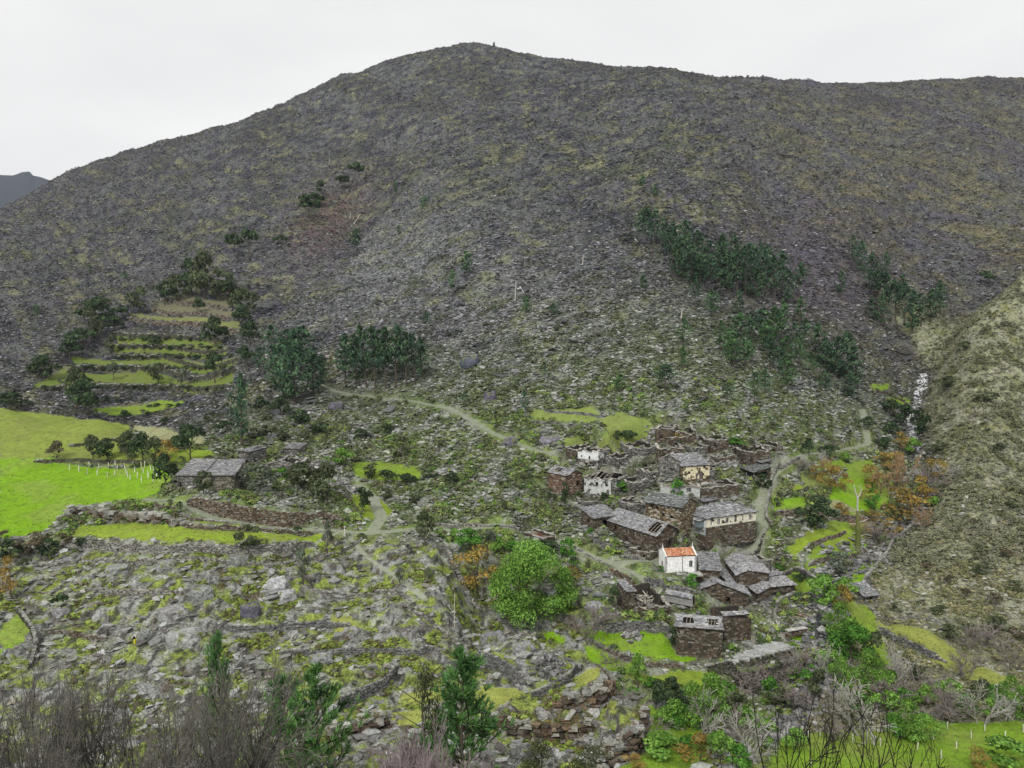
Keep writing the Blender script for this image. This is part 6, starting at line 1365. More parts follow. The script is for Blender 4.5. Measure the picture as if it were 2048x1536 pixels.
grove(['dark', 'shrub', 'darkshrub', 'shrub'], [(800,918,52,44),(775,868,26,26),(745,955,30,40),(770,965,26,36),(812,975,26,40),(860,960,22,34),(835,1005,22,40),(905,965,20,30),(770,1000,26,34),(690,900,26,30),(720,880,24,30),(880,900,18,26),(640,870,26,34),(600,850,34,44),(540,870,36,44),(570,880,30,40),(610,890,26,36),(510,880,26,34),(450,870,28,34),(560,835,34,40),(520,820,30,36),(330,850,18,24),(250,845,20,26),(300,830,22,30),(420,845,22,30)], 'bush', 'green bush on the rough ground between the hamlet and the ravine', 'bush', 'bushes between hamlet and ravine', ymin=150)
plant('olive', 850, 1090, 58, 44, 'small_tree', 'dark leaning bush beside the level track', 'bush')
grove('grey', [(800,1170,34,26),(860,1160,30,20),(815,1110,22,24),(870,1130,20,26)], 'bush', 'small grey green bush above the thin wooden pole', 'bush', 'grey bushes above the pole')
# the big bright tree, built in more detail than the rest
big = [crown_mesh('crown', 204, 15000, .020, G_LIME, blobs=24, low=.02, var=.30)]
kind('biglime', big, [trunk_mesh(50, h=.5, r0=.02)])
r_ = plant('biglime', 1056, 1260, 168, 196, 'broad_tree', 'very big rounded bright green tree in the hollow left of the village', 'tree', ymin=136)
kind('biglime2', [crown_mesh('crown', 203, 3600, .04, G_LIME, blobs=20, low=.02)], TRK)
plant('biglime2', 1128, 1225, 84, 90, 'broad_tree', 'smaller green tree touching the right side of the very big one', 'tree', ymin=140)
plant('rust', 955, 1190, 84, 96, 'autumn_tree', 'orange brown tree left of the very big green tree', 'tree', ymin=136)
plant('rust', 1138, 1160, 40, 50, 'autumn_tree', 'rusty bush just right of the very big green tree top', 'bush', ymin=140)
grove(['lime', 'bright', 'grey'], [(940,1102,48,58),(975,1098,40,36),(998,1112,38,30),(1022,1105,26,30),(908,1085,26,30)], 'small_tree', 'light green tree in the row above the orange brown tree', 'tree', 'light green trees below the track')
plant('brightshrub', 1133, 1112, 44, 32, 'ivy_bush', 'vivid green ivy heap beside the low rusty ruin', 'bush'); plant('brightshrub', 1146, 1134, 40, 24, 'ivy_bush', 'vivid green ivy hanging below the first ivy heap', 'bush')
plant('darkshrub', 1090, 1098, 22, 66, 'ivy_bush', 'dark blue green ivy covering the front of the low rusty ruin', 'bush')
plant('brightshrub', 1355, 993, 30, 42, 'bush', 'vivid green bush against the clean grey plastered wall', 'bush', ymin=150); plant('brightshrub', 1386, 1172, 32, 30, 'bush', 'vivid green bush at the right foot of the white chapel', 'bush')
plant('brightshrub', 1320, 1142, 12, 18, 'bush', 'little green bush at the chapel door side', 'bush')
plant('darkshrub', 1225, 1214, 42, 26, 'ivy_bush', 'dark ivy on the left corner of the collapsed house', 'bush'); plant('darkshrub', 1351, 1290, 44, 28, 'ivy_bush', 'dark ivy on the left corner of the lowest square house', 'bush', ymin=139)
grove(['shrub', 'bright', 'darkshrub'], [(1128,1008,40,24),(1100,1000,26,28),(1160,1000,18,26),(1248,985,26,34),(1210,1000,16,24),(1524,978,32,36),(1558,1012,24,24),(1255,884,26,44),(1235,880,18,26),(1468,890,18,50),(1430,885,14,34),(1352,890,16,24),(1300,1090,14,22),(1180,1070,14,22),(1560,1140,16,26),(1600,1160,18,28),(1110,960,24,26),(1290,940,14,24)], 'bush', 'bush growing among the village ruins', 'bush', 'bushes among the village ruins', ymin=140)
plant('rust', 1352, 888, 18, 30, 'autumn_bush', 'orange brown bush enclosed by ruined walls above the village', 'bush', ymin=190)
plant('dark', 1634, 1060, 68, 62, 'round_tree', 'round very dark evergreen beside the lane right of the village', 'tree', ymin=150)
grove(['rust', 'rustbare', 'rust', 'rust'], [(1660,985,58,56),(1690,1040,34,40),(1735,1010,34,50),(1760,985,60,60),(1800,990,88,70),(1835,1020,70,56),(1800,1050,76,90),(1845,1060,50,40),(1780,1072,36,40),(1720,1070,34,50),(1800,905,34,40),(1870,960,40,46),(1765,930,26,40),(1745,975,44,50),(1785,945,40,46),(1650,950,36,40),(1630,960,30,34),(1690,985,30,36),(1745,1050,34,40)], 'autumn_tree', 'rusty orange tree along the stream in the side valley', 'tree', 'rusty trees along the side stream', ymin=165)
grove(['greybare', 'bare'], [(1860,990,56,60),(1890,960,40,60),(1760,1090,44,70),(1820,960,36,50),(1740,1130,60,60),(1640,930,30,34),(1600,940,26,40),(1670,900,26,30)], 'bare_tree', 'leafless greyish tree along the stream in the side valley', 'tree', 'leafless trees of the side valley', ymin=160)
grove(['lime', 'bright'], [(1825,912,36,34),(1848,990,34,34),(1742,1022,40,36),(1860,1020,30,30),(1690,925,18,30)], 'small_tree', 'fresh green tree among the rusty ones in the side valley', 'tree', 'green trees of the side valley', ymin=165)
grove('dark', [(1785,840,40,34),(1812,860,46,40),(1835,876,50,38),(1770,900,26,34),(1660,915,28,34),(1618,912,26,26),(1780,870,26,34),(1735,860,24,30)], 'round_tree', 'dark evergreen beside the stream below the two tiny plots', 'tree', 'evergreens below the tiny plots', ymin=190)
plant('grey', 1677, 1148, 52, 46, 'silver_bush', 'silvery grey bush on the curved field terraces', 'bush', ymin=150)
plant('lime', 1648, 1214, 60, 74, 'round_tree', 'pale green tree left of the orange one by the small round lawn', 'tree', ymin=140); plant('lime', 1690, 1200, 44, 56, 'round_tree', 'pale green tree behind the orange one by the stream', 'tree', ymin=150)
plant('rust', 1682, 1232, 62, 52, 'autumn_tree', 'orange tree in front of the stone hut on the far bank', 'tree', ymin=140)
kind('midlime', [crown_mesh('crown', 210 + i, 3200, .038, G_LIME, blobs=18, low=.03) for i in range(2)] + [crown_mesh('crown', 215, 2600, .045, G_BRIGHT, blobs=16, low=.03)], TRK)
grove('midlime', [(1672,1290,84,70),(1700,1330,100,84),(1735,1385,84,76),(1680,1385,70,60),(1752,1370,60,60)], 'broad_tree', 'bright green tree in the stream bottom right of the paved terrace', 'tree', 'bright green trees in the stream bottom', ymin=118)
grove('midlime', [(1378,1455,110,84),(1425,1462,120,90),(1352,1450,60,60)], 'broad_tree', 'bright green tree below the bright village lawn, around pale branches', 'tree', 'bright green trees below the lawn', ymin=105)
plant('palebare', 1400, 1470, 124, 86, 'bare_tree', 'pale leafless tree standing in front of bright green foliage under the lawn', 'tree', ymin=105)
grove('dark', [(1335,1412,50,66),(1312,1420,40,40),(1365,1425,34,40)], 'ivy_bush', 'dark glossy evergreen thicket under the lawn wall', 'bush', 'dark thicket under the lawn wall', ymin=110)
grove(['lime', 'bright'], [(1275,1382,64,46),(1262,1400,30,34),(1300,1375,24,34),(1250,1350,18,30)], 'small_tree', 'green tree under the left end of the lawn wall', 'tree', 'green trees at the left end of the lawn', ymin=118)
grove(['lime', 'bright', 'olive', 'lime'], [(1640,1400,50,56),(1620,1365,44,50),(1660,1345,50,56),(1720,1440,54,60),(1765,1430,50,56),(1700,1290,60,60),(1745,1330,56,60),(1780,1390,50,60),(1800,1420,44,50),(1890,1400,44,56),(1930,1430,50,60),(1850,1420,44,50),(1560,1420,40,50),(1540,1400,44,50),(1470,1440,50,60),(1500,1460,50,54),(1530,1500,56,60),(1450,1400,40,44),(1590,1370,36,40),(1830,1360,30,40),(1965,1400,36,44),(1980,1440,40,50),(1330,1460,40,50),(1590,1500,44,50)], 'small_tree', 'leafy green tree filling the thicket along the lower stream', 'tree', 'leafy trees in the lower stream thicket', ymin=104)
grove('midlime', [(1812,1474,76,80),(1850,1478,58,80),(1790,1470,50,50)], 'broad_tree', 'deep green tree at the edge of the lower field', 'tree', 'deep green trees by the lower field', ymin=112)
grove('midlime', [(2020,1415,60,70),(2045,1440,66,70),(1990,1405,34,50)], 'broad_tree', 'green tree at the right edge above the lower field', 'tree', 'green trees at the right edge', ymin=112)
grove('palebare', [(1727,1474,134,120),(1800,1392,92,90),(1960,1450,96,100),(2010,1440,60,70),(1655,1370,92,70),(1510,1530,116,110),(1590,1360,50,60)], 'bare_tree', 'pale leafless tree in the thicket along the lower stream', 'tree', 'pale leafless trees by the lower stream', ymin=100)
grove('greybare', [(1620,1345,60,80),(1560,1380,70,90),(1500,1390,60,90),(1600,1420,56,80),(1680,1440,60,90),(1660,1480,40,80),(1780,1420,60,90),(1860,1400,60,100),(1900,1440,70,90),(1930,1360,50,80),(1870,1440,40,80),(1990,1300,50,80),(2030,1340,50,70),(1940,1300,40,60),(1180,1290,70,70),(1205,1250,30,60),(1230,1330,26,50),(1150,1260,26,50),(1460,1420,60,80),(1300,1470,50,70),(1250,1410,30,50),(1480,1480,60,90)], 'bare_tree', 'brown grey leafless thicket tree around the lower stream', 'tree', 'leafless thicket around the lower stream', ymin=100)
grove(['shrub', 'brown', 'olive'], [(1960,1150,20,34),(2010,1120,22,40),(1930,1200,22,34),(1990,1210,24,44),(2030,1180,24,40),(1900,1170,18,30),(1880,1230,20,34),(1860,1140,16,26),(2020,1020,18,30),(1950,1050,16,26),(1900,1280,30,40),(1940,1270,26,40),(1990,1260,28,44),(2040,1280,34,44),(1790,1220,16,30),(1880,900,18,50),(1970,800,16,60),(1900,770,18,60),(2000,900,14,40),(1930,700,14,30)], 'bush', 'low olive bush on the right hand slope', 'bush', 'bushes on the right hand slope', ymin=110)
grove(['rust', 'lime', 'bright'], [(1330,1520,60,90),(1400,1530,60,90),(1440,1530,70,70),(2010,1536,60,100),(1960,1540,40,60),(1270,1536,26,50),(1480,1545,60,60),(1380,1500,36,60)], 'bush', 'leafy bush at the bottom edge below the village', 'bush', 'bushes at the bottom edge', ymin=96)
# mossy trunk with white limbs
x, y, z = spot(1716, 1106, 150); H_ = 142 * y / F_PX; r = empty('dead_tree', (x, y, z)); tag(r, 'tall dead tree, mossy trunk topped by two white limbs, in the side valley fields', 'tree')
bg = Bag(); bg.bar((0, 0, -.3), (-.2, 0, H_ * .35), .75, .62, (.12, .14, .04), 8); bg.bar((-.2, 0, H_ * .35), (-.5, 0, H_ * .62), .62, .34, (.15, .16, .06), 8); bg.build('trunk', M_bark, r)
def limb(pts, r0, col):
    bg = Bag()
    for i in range(len(pts) - 1): bg.bar(pts[i], pts[i + 1], r0 * (1 - i * .2), r0 * (1 - (i + 1) * .2), col, 5)
    bg.build('limb', M_bark, r)
WH = (.44, .43, .38)
limb([(-.5, 0, H_ * .6), (-.6, 0, H_ * .8), (-1.3, .1, H_ * .93), (-1.5, .1, H_)], .24, WH); limb([(-.6, 0, H_ * .8), (.1, .1, H_ * .87), (.2, 0, H_ * .92), (-.4, -.2, H_ * .99)], .2, WH)
limb([(-.3, 0, H_ * .45), (1.0, .2, H_ * .46), (2.4, .3, H_ * .5)], .12, WH); limb([(-.3, 0, H_ * .43), (-1.6, .2, H_ * .42), (-2.2, .2, H_ * .425)], .12, WH); limb([(0, 0, H_ * .24), (1.6, .1, H_ * .27), (3.2, .2, H_ * .25)], .09, WH)

# near pines
kind('nearpine', [needle_crown(1, G_PINE2, levels=15, per=5, spread=.32), needle_crown(2, G_PINE2, levels=11, per=4, spread=.38), needle_crown(3, G_PINE2, levels=12, per=4, spread=.34)], [trunk_mesh(60, h=.97, r0=.013, lean=.02, limbs=0)])
def near(kd, px, ytop, Y, wm, name, label, cat, group=None, extra=0.0):
    """a plant on the camera's own slope or the spur's foot, standing at a given distance; its top reaches row ytop"""
    t, q = pix2tq(px, ytop); x = float(t) * Y; z0 = hz(x, Y); H_ = float(q) * Y - z0 + extra
    cr, tk = KINDS[kd]; i = _tn.get(kd, 0); _tn[kd] = i + 1
    r = empty(name, (x, Y, z0 - .2), rng.uniform(0, 6.28)); tag(r, label, cat, group); m = cr[i % len(cr)]
    if m is not None: c = link_mesh('crown', m, r); c.scale = (wm, wm, H_)
    tr = link_mesh('trunk' if m is not None else 'branches', tk[i % len(tk)], r); s_ = H_ if m is not None else wm; tr.scale = (s_, s_, H_)
    return r
near('nearpine', 925, 1300, 84, 14.5, 'pine_tree', 'tall fresh green pine standing in front of the grey spur, centre foreground', 'pine tree')
near('nearpine', 632, 1335, 72, 11, 'pine_tree', 'green pine with upright candles left of the tall centre pine', 'pine tree')
near('nearpine', 568, 1355, 70, 10.5, 'pine_tree', 'broad green pine partly behind leafless twigs', 'pine tree')
near('nearpine', 432, 1272, 74, 6.5, 'pine_tree', 'tufted green pine rising behind the leafless thicket', 'pine tree')
near('nearpine', 595, 1390, 66, 8, 'pine_tree', 'short green pine between the two broader ones', 'pine tree')
kind('oakling', [crown_mesh('crown', 230, 1500, .035, [(.09, .11, .05), (.12, .14, .07), (.07, .08, .045)], blobs=24, low=.15, tall=1)], [trunk_mesh(61, h=.9, r0=.012, limbs=8)])
near('oakling', 850, 1325, 86, 4.5, 'small_tree', 'thin sparse tree just left of the tall centre pine', 'tree')
near('oakling', 1190, 1490, 92, 6.5, 'small_tree', 'grey green bush at the bottom centre', 'bush'); near('oakling', 1080, 1480, 88, 5.5, 'small_tree', 'grey green bush left of the bottom centre one', 'bush')
near('oakling', 470, 1400, 60, 6, 'small_tree', 'dim green bushy tree behind leafless twigs', 'tree')
kind('thicket', [None], [twig_mesh(70 + i, 6, 5, 3, col=(.022, .02, .02), tip=(.165, .155, .135), r0=.014, twigr=.0014, spread=.46, lift=.22) for i in range(4)])
kind('mauve', [None], [twig_mesh(80 + i, 9, 4, 3, col=(.20, .15, .16), tip=(.29, .24, .245), r0=.012, twigr=.003, spread=.3, lift=.35) for i in range(3)])
kind('charred', [None], [twig_mesh(90 + i, 3, 4, 2, col=(.018, .016, .016), tip=(.03, .026, .025), r0=.011, twigr=.0022, spread=.42, lift=.25) for i in range(3)])
for i, (px, yt, Y, w_) in enumerate([(15,1305,34,5.5),(90,1370,38,5),(140,1312,36,5),(215,1285,36,5.5),(290,1330,42,6),(345,1390,34,5),(395,1345,40,6),(445,1290,33,6.5),(500,1400,38,5.5),(560,1450,42,5),(-40,1340,36,6),(60,1440,30,4.5),(250,1420,29,4.5),(660,1475,50,4.5)]):
    near('thicket', px, yt, Y, w_, 'bare_shrub', f'dark leafless shrub of fine twigs in the lower left thicket, {ORD(i + 1)} largest', 'shrub', 'leafless shrubs at the lower left')
for i, (px, yt, Y, w_) in enumerate([(800,1450,62,5),(845,1430,64,6),(880,1465,60,5),(820,1490,56,5),(910,1490,58,4.5),(770,1500,54,4.5),(960,1510,60,4.5)]):
    near('mauve', px, yt, Y, w_, 'mauve_shrub', f'pinkish grey leafless shrub at the bottom centre, {ORD(i + 1)} of seven', 'shrub', 'pinkish leafless shrubs')
for i, (px, yt, Y, w_) in enumerate([(1580,1375,36,4.5),(1625,1345,38,5),(1720,1380,37,5),(1800,1440,34,4.5),(1770,1460,33,3.5),(1670,1450,32,4),(1860,1500,34,3.5),(1420,1500,36,3.5)]):
    near('charred', px, yt, Y, w_, 'charred_sapling', f'black charred sapling with forked stems at the bottom right, {ORD(i + 1)} of eight', 'sapling', 'charred saplings at the bottom right')

# ---------------------------------------------------------------- smaller things
# white sapling guards
GL = [(375,430),(425,440),(470,455),(480,412),(524,460),(533,425),(578,470),(585,422),(622,408),(620,458),(632,432),(672,424),(680,452),(687,468),(702,486),(718,416),(727,444),(741,474),(762,420),(763,496),(773,448),(780,415),(797,466),(800,478),(812,436),(825,430),(826,496),(830,458),(848,414),(845,466),(863,490),(920,434),(925,454)]
gme = Bag(); gme.bar((0, 0, -.1), (0, 0, 1.25), .085, .085, (.72, .72, .66), 7); gmesh = make_mesh('guard', np.concatenate(gme.V), np.concatenate(gme.F), M_plaster, np.concatenate(gme.T))
sme = Bag(); sme.bar((.11, 0, -.1), (.11, 0, 1.45), .022, .018, (.3, .22, .13), 4); smesh = make_mesh('stake', np.concatenate(sme.V), np.concatenate(sme.F), M_wood, np.concatenate(sme.T))
def guard(px, py, label, group, ymin, k=1.0):
    x, y, z = spot(px, py, ymin); r = empty('sapling_guard', (x, y, z), rng.uniform(0, 6)); tag(r, label, 'tree guard', group); r.rotation_euler = (rng.uniform(-.06, .06), rng.uniform(-.06, .06), rng.uniform(0, 6))
    a = link_mesh('tube', gmesh, r); b = link_mesh('stake', smesh, r); r.scale = (k * 1.15, k * 1.15, k * rng.uniform(1.0, 1.25))
for i, (a, b) in enumerate(sorted(GL)): guard(a / 2.695, 780 + b / 2.695, f'white sapling guard on the meadow before the dark trees, {ORD(i + 1)} from the left', 'sapling guards on the left meadow', 150)
GR = [(1463,905),(1628,900),(1552,955),(1465,1010),(1595,1060),(1678,1005),(1760,950),(1770,1060),(1832,912),(1862,985),(1945,955),(2043,915),(2003,1010),(1017,935),(865,945),(815,990),(932,935),(1370,935),(1262,990),(1110,970),(880,1100)]
for i, (a, b) in enumerate(sorted(GR)): guard(1300 + a / 2.738, 1130 + b / 2.738, f'white sapling guard on the lower right field, {ORD(i + 1)} from the left', 'sapling guards on the lower field', 98, .8)
# poles
def pole(px, py, hp, r0, name, label, col, cat='pole', base=False):
    x, y, z = spot(px, py); H_ = hp * y / F_PX; r = empty(name, (x, y, z)); tag(r, label, cat); bg = Bag(); bg.bar((0, 0, -.3), (.05, 0, H_), r0, r0 * .7, col, 7); bg.build('shaft', M_wood, r)
    if base: b = Bag(); b.bar((0, 0, -.2), (0, 0, .25), .35, .3, (.5, .5, .48), 8); b.build('foot', M_plaster, r)
    else: b = Bag(); b.bar((.04, 0, H_ - .35), (.5, .1, H_ - .25), .03, .03, (.2, .2, .2), 4); b.build('bracket', M_wood, r)
pole(909, 1255, 72, .085, 'wooden_pole', 'thin pale wooden pole standing on the rocks beside the track', (.50, .47, .38))
pole(689, 1071, 20, .08, 'marker_post', 'short white post on a round foot at the path fork', (.75, .75, .73), 'post', True)
pole(425, 1007, 9, .05, 'marker_stake', 'short white stake against the rusty retaining wall', (.7, .7, .68), 'post', True)
# slatted granary on stone legs
x0, y0, z0 = spot(1330, 1209, 140); x1, y1, z1 = spot(1385, 1222, 140); A = np.array([x0, y0, z0]); B = np.array([x1, y1, z0 + (z1 - z0) * .35]); y_ = B - A; Lg = np.linalg.norm(y_); y_ /= Lg
n_ = np.array([-y_[1], y_[0], 0]); n_ /= np.linalg.norm(n_); zz = np.array([0, 0, 1.]); r = empty('granary', tuple(A)); tag(r, 'narrow slatted wooden granary with slate roof on stone legs below the chapel', 'granary')
for k_ in range(4):
    for s_ in (0, 1): bg = Bag(); bg.bar(y_ * (.3 + (Lg - .6) * k_ / 3) + n_ * 1.5 * s_ - zz * 1.2, y_ * (.3 + (Lg - .6) * k_ / 3) + n_ * 1.5 * s_ + zz * .7, .2, .15, (.22, .21, .19), 6); bg.build('leg', M_stone, r)
bg = Bag(); bg.box(y_ * Lg / 2 + n_ * .75 + zz * .78, y_ * (Lg / 2 + .1), n_ * .9, zz * .08, (.24, .23, .21)); bg.build('floor_beam', M_wood, r)
bg = Bag(); bg.box(y_ * Lg / 2 + n_ * .75 + zz * 1.6, y_ * (Lg / 2 - .1), n_ * .66, zz * .74, (.03, .028, .025)); bg.build('inner_box', M_dark, r)  # near-black box filling the body behind the slats
ns = int(Lg / .21)
sl1 = Bag(); sl1.box((0, 0, 0), y_ * .075, n_ * .03, zz * .76, (.38, .38, .37)); slm = make_mesh('slat', np.concatenate(sl1.V), np.concatenate(sl1.F), M_wood, np.concatenate(sl1.T))
for k_ in range(ns):
    o = link_mesh('slat', slm, r); o.location = tuple(y_ * (.12 + (Lg - .24) * k_ / (ns - 1)) + n_ * .06 + zz * 1.6)
for s_ in (0, .5, 1):
    bg = Bag(); bg.box(y_ * Lg / 2 + n_ * .0 + zz * (.9 + 1.42 * s_), y_ * Lg / 2, n_ * .03, zz * .05, (.33, .33, .32)); bg.build('rail', M_wood, r)
rt = Bag()
for s_ in (0, 1):
    for j in range(3):
        for i in range(int(Lg / .55)):
            b0 = (j + .5) / 3; rt.box(y_ * (.3 + i * .56) + n_ * ((-.35 + 1.1 * b0) if s_ == 0 else (1.85 - 1.1 * b0)) + zz * (2.38 + .55 * b0 + rng.uniform(0, .04)), y_ * .3, (n_ * .26 + zz * .13) if s_ == 0 else (n_ * .26 - zz * .13), zz * .03, np.array(SLT[rng.integers(5)]) * rng.uniform(.8, 1.2), .08)
rt.build('slates', M_slate, r, 'stuff')
# threshing terrace of slate flags
poly = np.array([spot(*p, 120)[:2] for p in [(1443,1318),(1441,1328),(1485,1331),(1545,1323),(1589,1309),(1561,1295),(1509,1294),(1507,1305),(1444,1309)]])
zt = np.mean([hz(*p) for p in poly]) + .45; bx = (poly[:, 0].min(), poly[:, 0].max(), poly[:, 1].min(), poly[:, 1].max())
r = empty('threshing_floor', (float(poly[:, 0].mean()), float(poly[:, 1].mean()), zt)); tag(r, 'pale grey flagged threshing floor on the wall right of the lowest house', 'terrace'); bg = Bag()
yy = bx[2]
while yy < bx[3]:
    hh = rng.uniform(.5, .9); xx = bx[0] - rng.uniform(0, .5)
    while xx < bx[1]:
        ww = rng.uniform(.6, 1.5)
        if inside(poly, np.array([xx + ww / 2]), np.array([yy + hh / 2]))[0]:
            bg.box(np.array([xx + ww / 2, yy + hh / 2, zt - .2 + rng.uniform(-.02, .03)]) - np.array(r.location), (ww * .485, 0, 0), (0, hh * .48, 0), (0, 0, .25), np.array(((.36, .37, .36), (.30, .31, .30), (.42, .43, .42))[rng.integers(3)]) * rng.uniform(.85, 1.12), .06)
        xx += ww
    yy += hh
bg.build('flagstones', M_slate, r, 'stuff')
pc = np.append(poly, poly[:1], 0); bg = Bag()
for i in range(len(poly)):
    a, b = pc[i], pc[i + 1]; l = np.hypot(*(b - a)); d = (b - a) / l
    for k_ in range(max(int(l / .7), 1)):
        for j in range(7):
            c = a + d * (k_ * .7 + .35); bg.box(np.array([c[0], c[1], zt - .3 - j * .36]) - np.array(r.location), (d[0] * .33, d[1] * .33, 0), (-d[1] * .3, d[0] * .3, 0), (0, 0, .16), np.array(WT['dark'][rng.integers(4)]) * rng.uniform(.8, 1.5), .12)
bg.build('edge_stones', M_stone, r, 'stuff')
# stone stair, washing trough, heaps
a, b = np.array(spot(1548, 1247, 130)), np.array(spot(1572, 1283, 125)); r = empty('stone_stair', tuple(b)); tag(r, 'worn stone stair down to the threshing floor', 'stair'); ns = 11
for i in range(ns):
    p = a + (b - a) * i / (ns - 1); d = (b - a)[:2] / np.linalg.norm((b - a)[:2]); zs = max(p[2], hz(p[0], p[1])) + .12
    bg = Bag(); bg.box(np.array([p[0], p[1], zs]) - b, (d[0] * .3, d[1] * .3, 0), (-d[1] * .95, d[0] * .95, 0), (0, 0, .13), np.array((.36, .35, .31)) * rng.uniform(.8, 1.2), .06); bg.build('step', M_stone, r)
a, b = np.array(spot(1572, 1287, 125)), np.array(spot(1612, 1266, 125)); b[2] = a[2] = max(a[2], b[2]) + .1; r = empty('long_stone_bench', tuple(a)); tag(r, 'long low bench wall topped by pale slabs beside the small round lawn', 'bench'); d = (b - a); Lb = np.linalg.norm(d); d /= Lb; n_ = np.array([-d[1], d[0], 0])
bg = Bag()
for k_ in range(int(Lb / .45)):
    for j in range(3): bg.box(d * (.22 + k_ * .45) + zz * (-.2 + j * .32), d * .21, n_ * .45, zz * .15, np.array(BROWN[rng.integers(5)]) * rng.uniform(.8, 1.3), .1)
bg.build('stones', M_stone, r, 'stuff')
for k_ in range(5): bg = Bag(); bg.box(d * Lb * (k_ + .5) / 5 + zz * .98, d * Lb * .096, n_ * .55, zz * .06, np.array((.46, .45, .42)) * rng.uniform(.85, 1.1), .03); bg.build('slab', M_slate, r)
def heap(px, py, wm, n, tone, name, label, h=1.0, smin=.15, smax=.55):
    x, y, z = spot(px, py); r = empty(name, (x, y, z)); tag(r, label, 'rubble'); q = rng.normal(0, .4, (n, 2)) * wm * .5; hh = np.exp(-(q ** 2).sum(1) / (wm * .35) ** 2) * h * rng.random(n)
    gz = height(x + q[:, 0], y + q[:, 1]) - z; a = rng.uniform(0, 6.28, n); l = rng.uniform(smin, smax, n)
    V, Fq = boxes(np.stack([q[:, 0], q[:, 1], gz + hh + .05], 1), np.stack([np.cos(a) * l, np.sin(a) * l, rng.uniform(-.25, .25, n) * l], 1), np.stack([-np.sin(a) * l * .7, np.cos(a) * l * .7, rng.uniform(-.2, .2, n) * l], 1), np.stack([0 * a, 0 * a, l * .3], 1), .2)
    t = np.array(tone)[rng.integers(len(tone), size=n)] * rng.uniform(.7, 1.25, (n, 1)); link_mesh('rubble_stones', make_mesh('rubble_stones', V, Fq, M_stone, np.repeat(t, 8, 0)), r, 'stuff')
RUB = [(.30, .30, .29), (.2, .2, .19), (.12, .11, .10), (.38, .38, .36)]
heap(640, 935, 13, 420, RUB, 'rubble_heap', 'fallen slate walls spread over the right half of the left hamlet', 1.4); heap(555, 935, 10, 320, RUB, 'rubble_heap', 'collapsed roof slabs between farmhouse and hamlet ruins', 1.8)
heap(690, 975, 9, 300, RUB, 'rubble_heap', 'stony debris tongue falling from the hamlet towards the path fork', 1.2); heap(665, 1040, 8, 240, WT['brown'], 'rubble_heap', 'tumbled brown stones right of the rusty retaining wall', 1.0)
heap(1262, 1270, 4, 120, RUB, 'rubble_heap', 'pale stones spilled on the bright village lawn', .8); heap(1300, 880, 7, 160, RUB, 'rubble_heap', 'grey debris around the ruins above the village', .8)
heap(1240, 925, 7, 160, RUB, 'rubble_heap', 'slate debris between the plastered ruins', .9); heap(1440, 925, 8, 200, RUB, 'rubble_heap', 'tumbled walls between stained house and shed', 1.0); heap(1540, 1195, 10, 240, WT['grey'], 'rubble_heap', 'rough stony ground right of the long barn', .8, .2, .7)
heap(1100, 1330, 7, 200, WT['grey'], 'rubble_heap', 'heap of grey stones on the brink of the spur', 1.2)
for i, (px, py) in enumerate([(1596,1228),(1600,1232),(1604,1229),(1608,1234),(1603,1238)]):
    x, y, z = spot(px, py); r = empty('timber_pole', (x, y, z)); tag(r, f'weathered reddish pole lying by the small round lawn, {ORD(i + 1)} in its pile', 'timber', 'poles piled by the small round lawn'); bg = Bag(); bg.bar((-1.6, 1.2 - i * .2, .25 + i * .05), (1.3, -1.2 - i * .25, .15 + i * .06), .07, .05, (.36, .24, .2), 6); bg.build('shaft', M_wood, r)
# boulders that can be told apart
BL = [(497,1233,52,34,(.11,.105,.135),'dome shaped violet grey boulder alone on the spur'),(366,1292,80,42,(.30,.31,.30),'pale flat topped boulder behind the leafless thicket'),(289,1284,42,34,(.20,.21,.20),'grey boulder beside the tiny figure in yellow'),(552,1178,46,30,(.42,.43,.44),'whitest rock slab on the spur'),(572,1205,44,30,(.36,.37,.38),'pale rock just below the whitest slab'),(400,1200,60,30,(.22,.23,.22),'grey rounded outcrop in the middle of the spur'),(120,1232,40,24,(.24,.23,.24),'mauve grey boulder left on the spur'),(340,1240,66,30,(.24,.24,.235),'cracked grey outcrop above the pale boulder'),(232,1150,60,24,(.25,.26,.25),'smooth grey outcrop under the upper pale wall'),(470,1130,50,20,(.22,.23,.22),'grey rock step close under the pale wall'),(330,1140,46,22,(.24,.25,.24),'rounded grey rock below the long pale wall'),(672,820,36,24,(.12,.115,.14),'dark violet boulder beside the hillside path'),(1020,890,30,22,(.15,.14,.17),'violet grey boulder under the hillside path'),(1100,888,44,22,(.20,.19,.22),'purplish rock face near the lower end of the hillside path'),(1190,1222,44,22,(.28,.28,.30),'pale rock left of the collapsed house'),(1075,1090,24,22,(.24,.25,.25),'square grey boulder above the very big green tree'),(905,1100,34,16,(.26,.27,.26),'pale rock at the top of the downhill wall'),(940,735,44,30,(.09,.10,.125),'dark blue grey slab face on the mountain foot'),(980,800,30,24,(.12,.11,.14),'small violet slab face beside the hillside path'),(700,1270,36,18,(.26,.26,.25),'grey rock under the yellow grass patch'),(985,1290,60,30,(.25,.25,.26),'grey crest rock behind the tall centre pine'),(1050,1308,50,28,(.23,.23,.24),'grey crest rock right of the tall centre pine'),(760,1220,40,20,(.28,.29,.29),'pale rock on the track below the fork'),(640,1330,56,26,(.24,.25,.25),'grey rock behind the candle topped pine')]
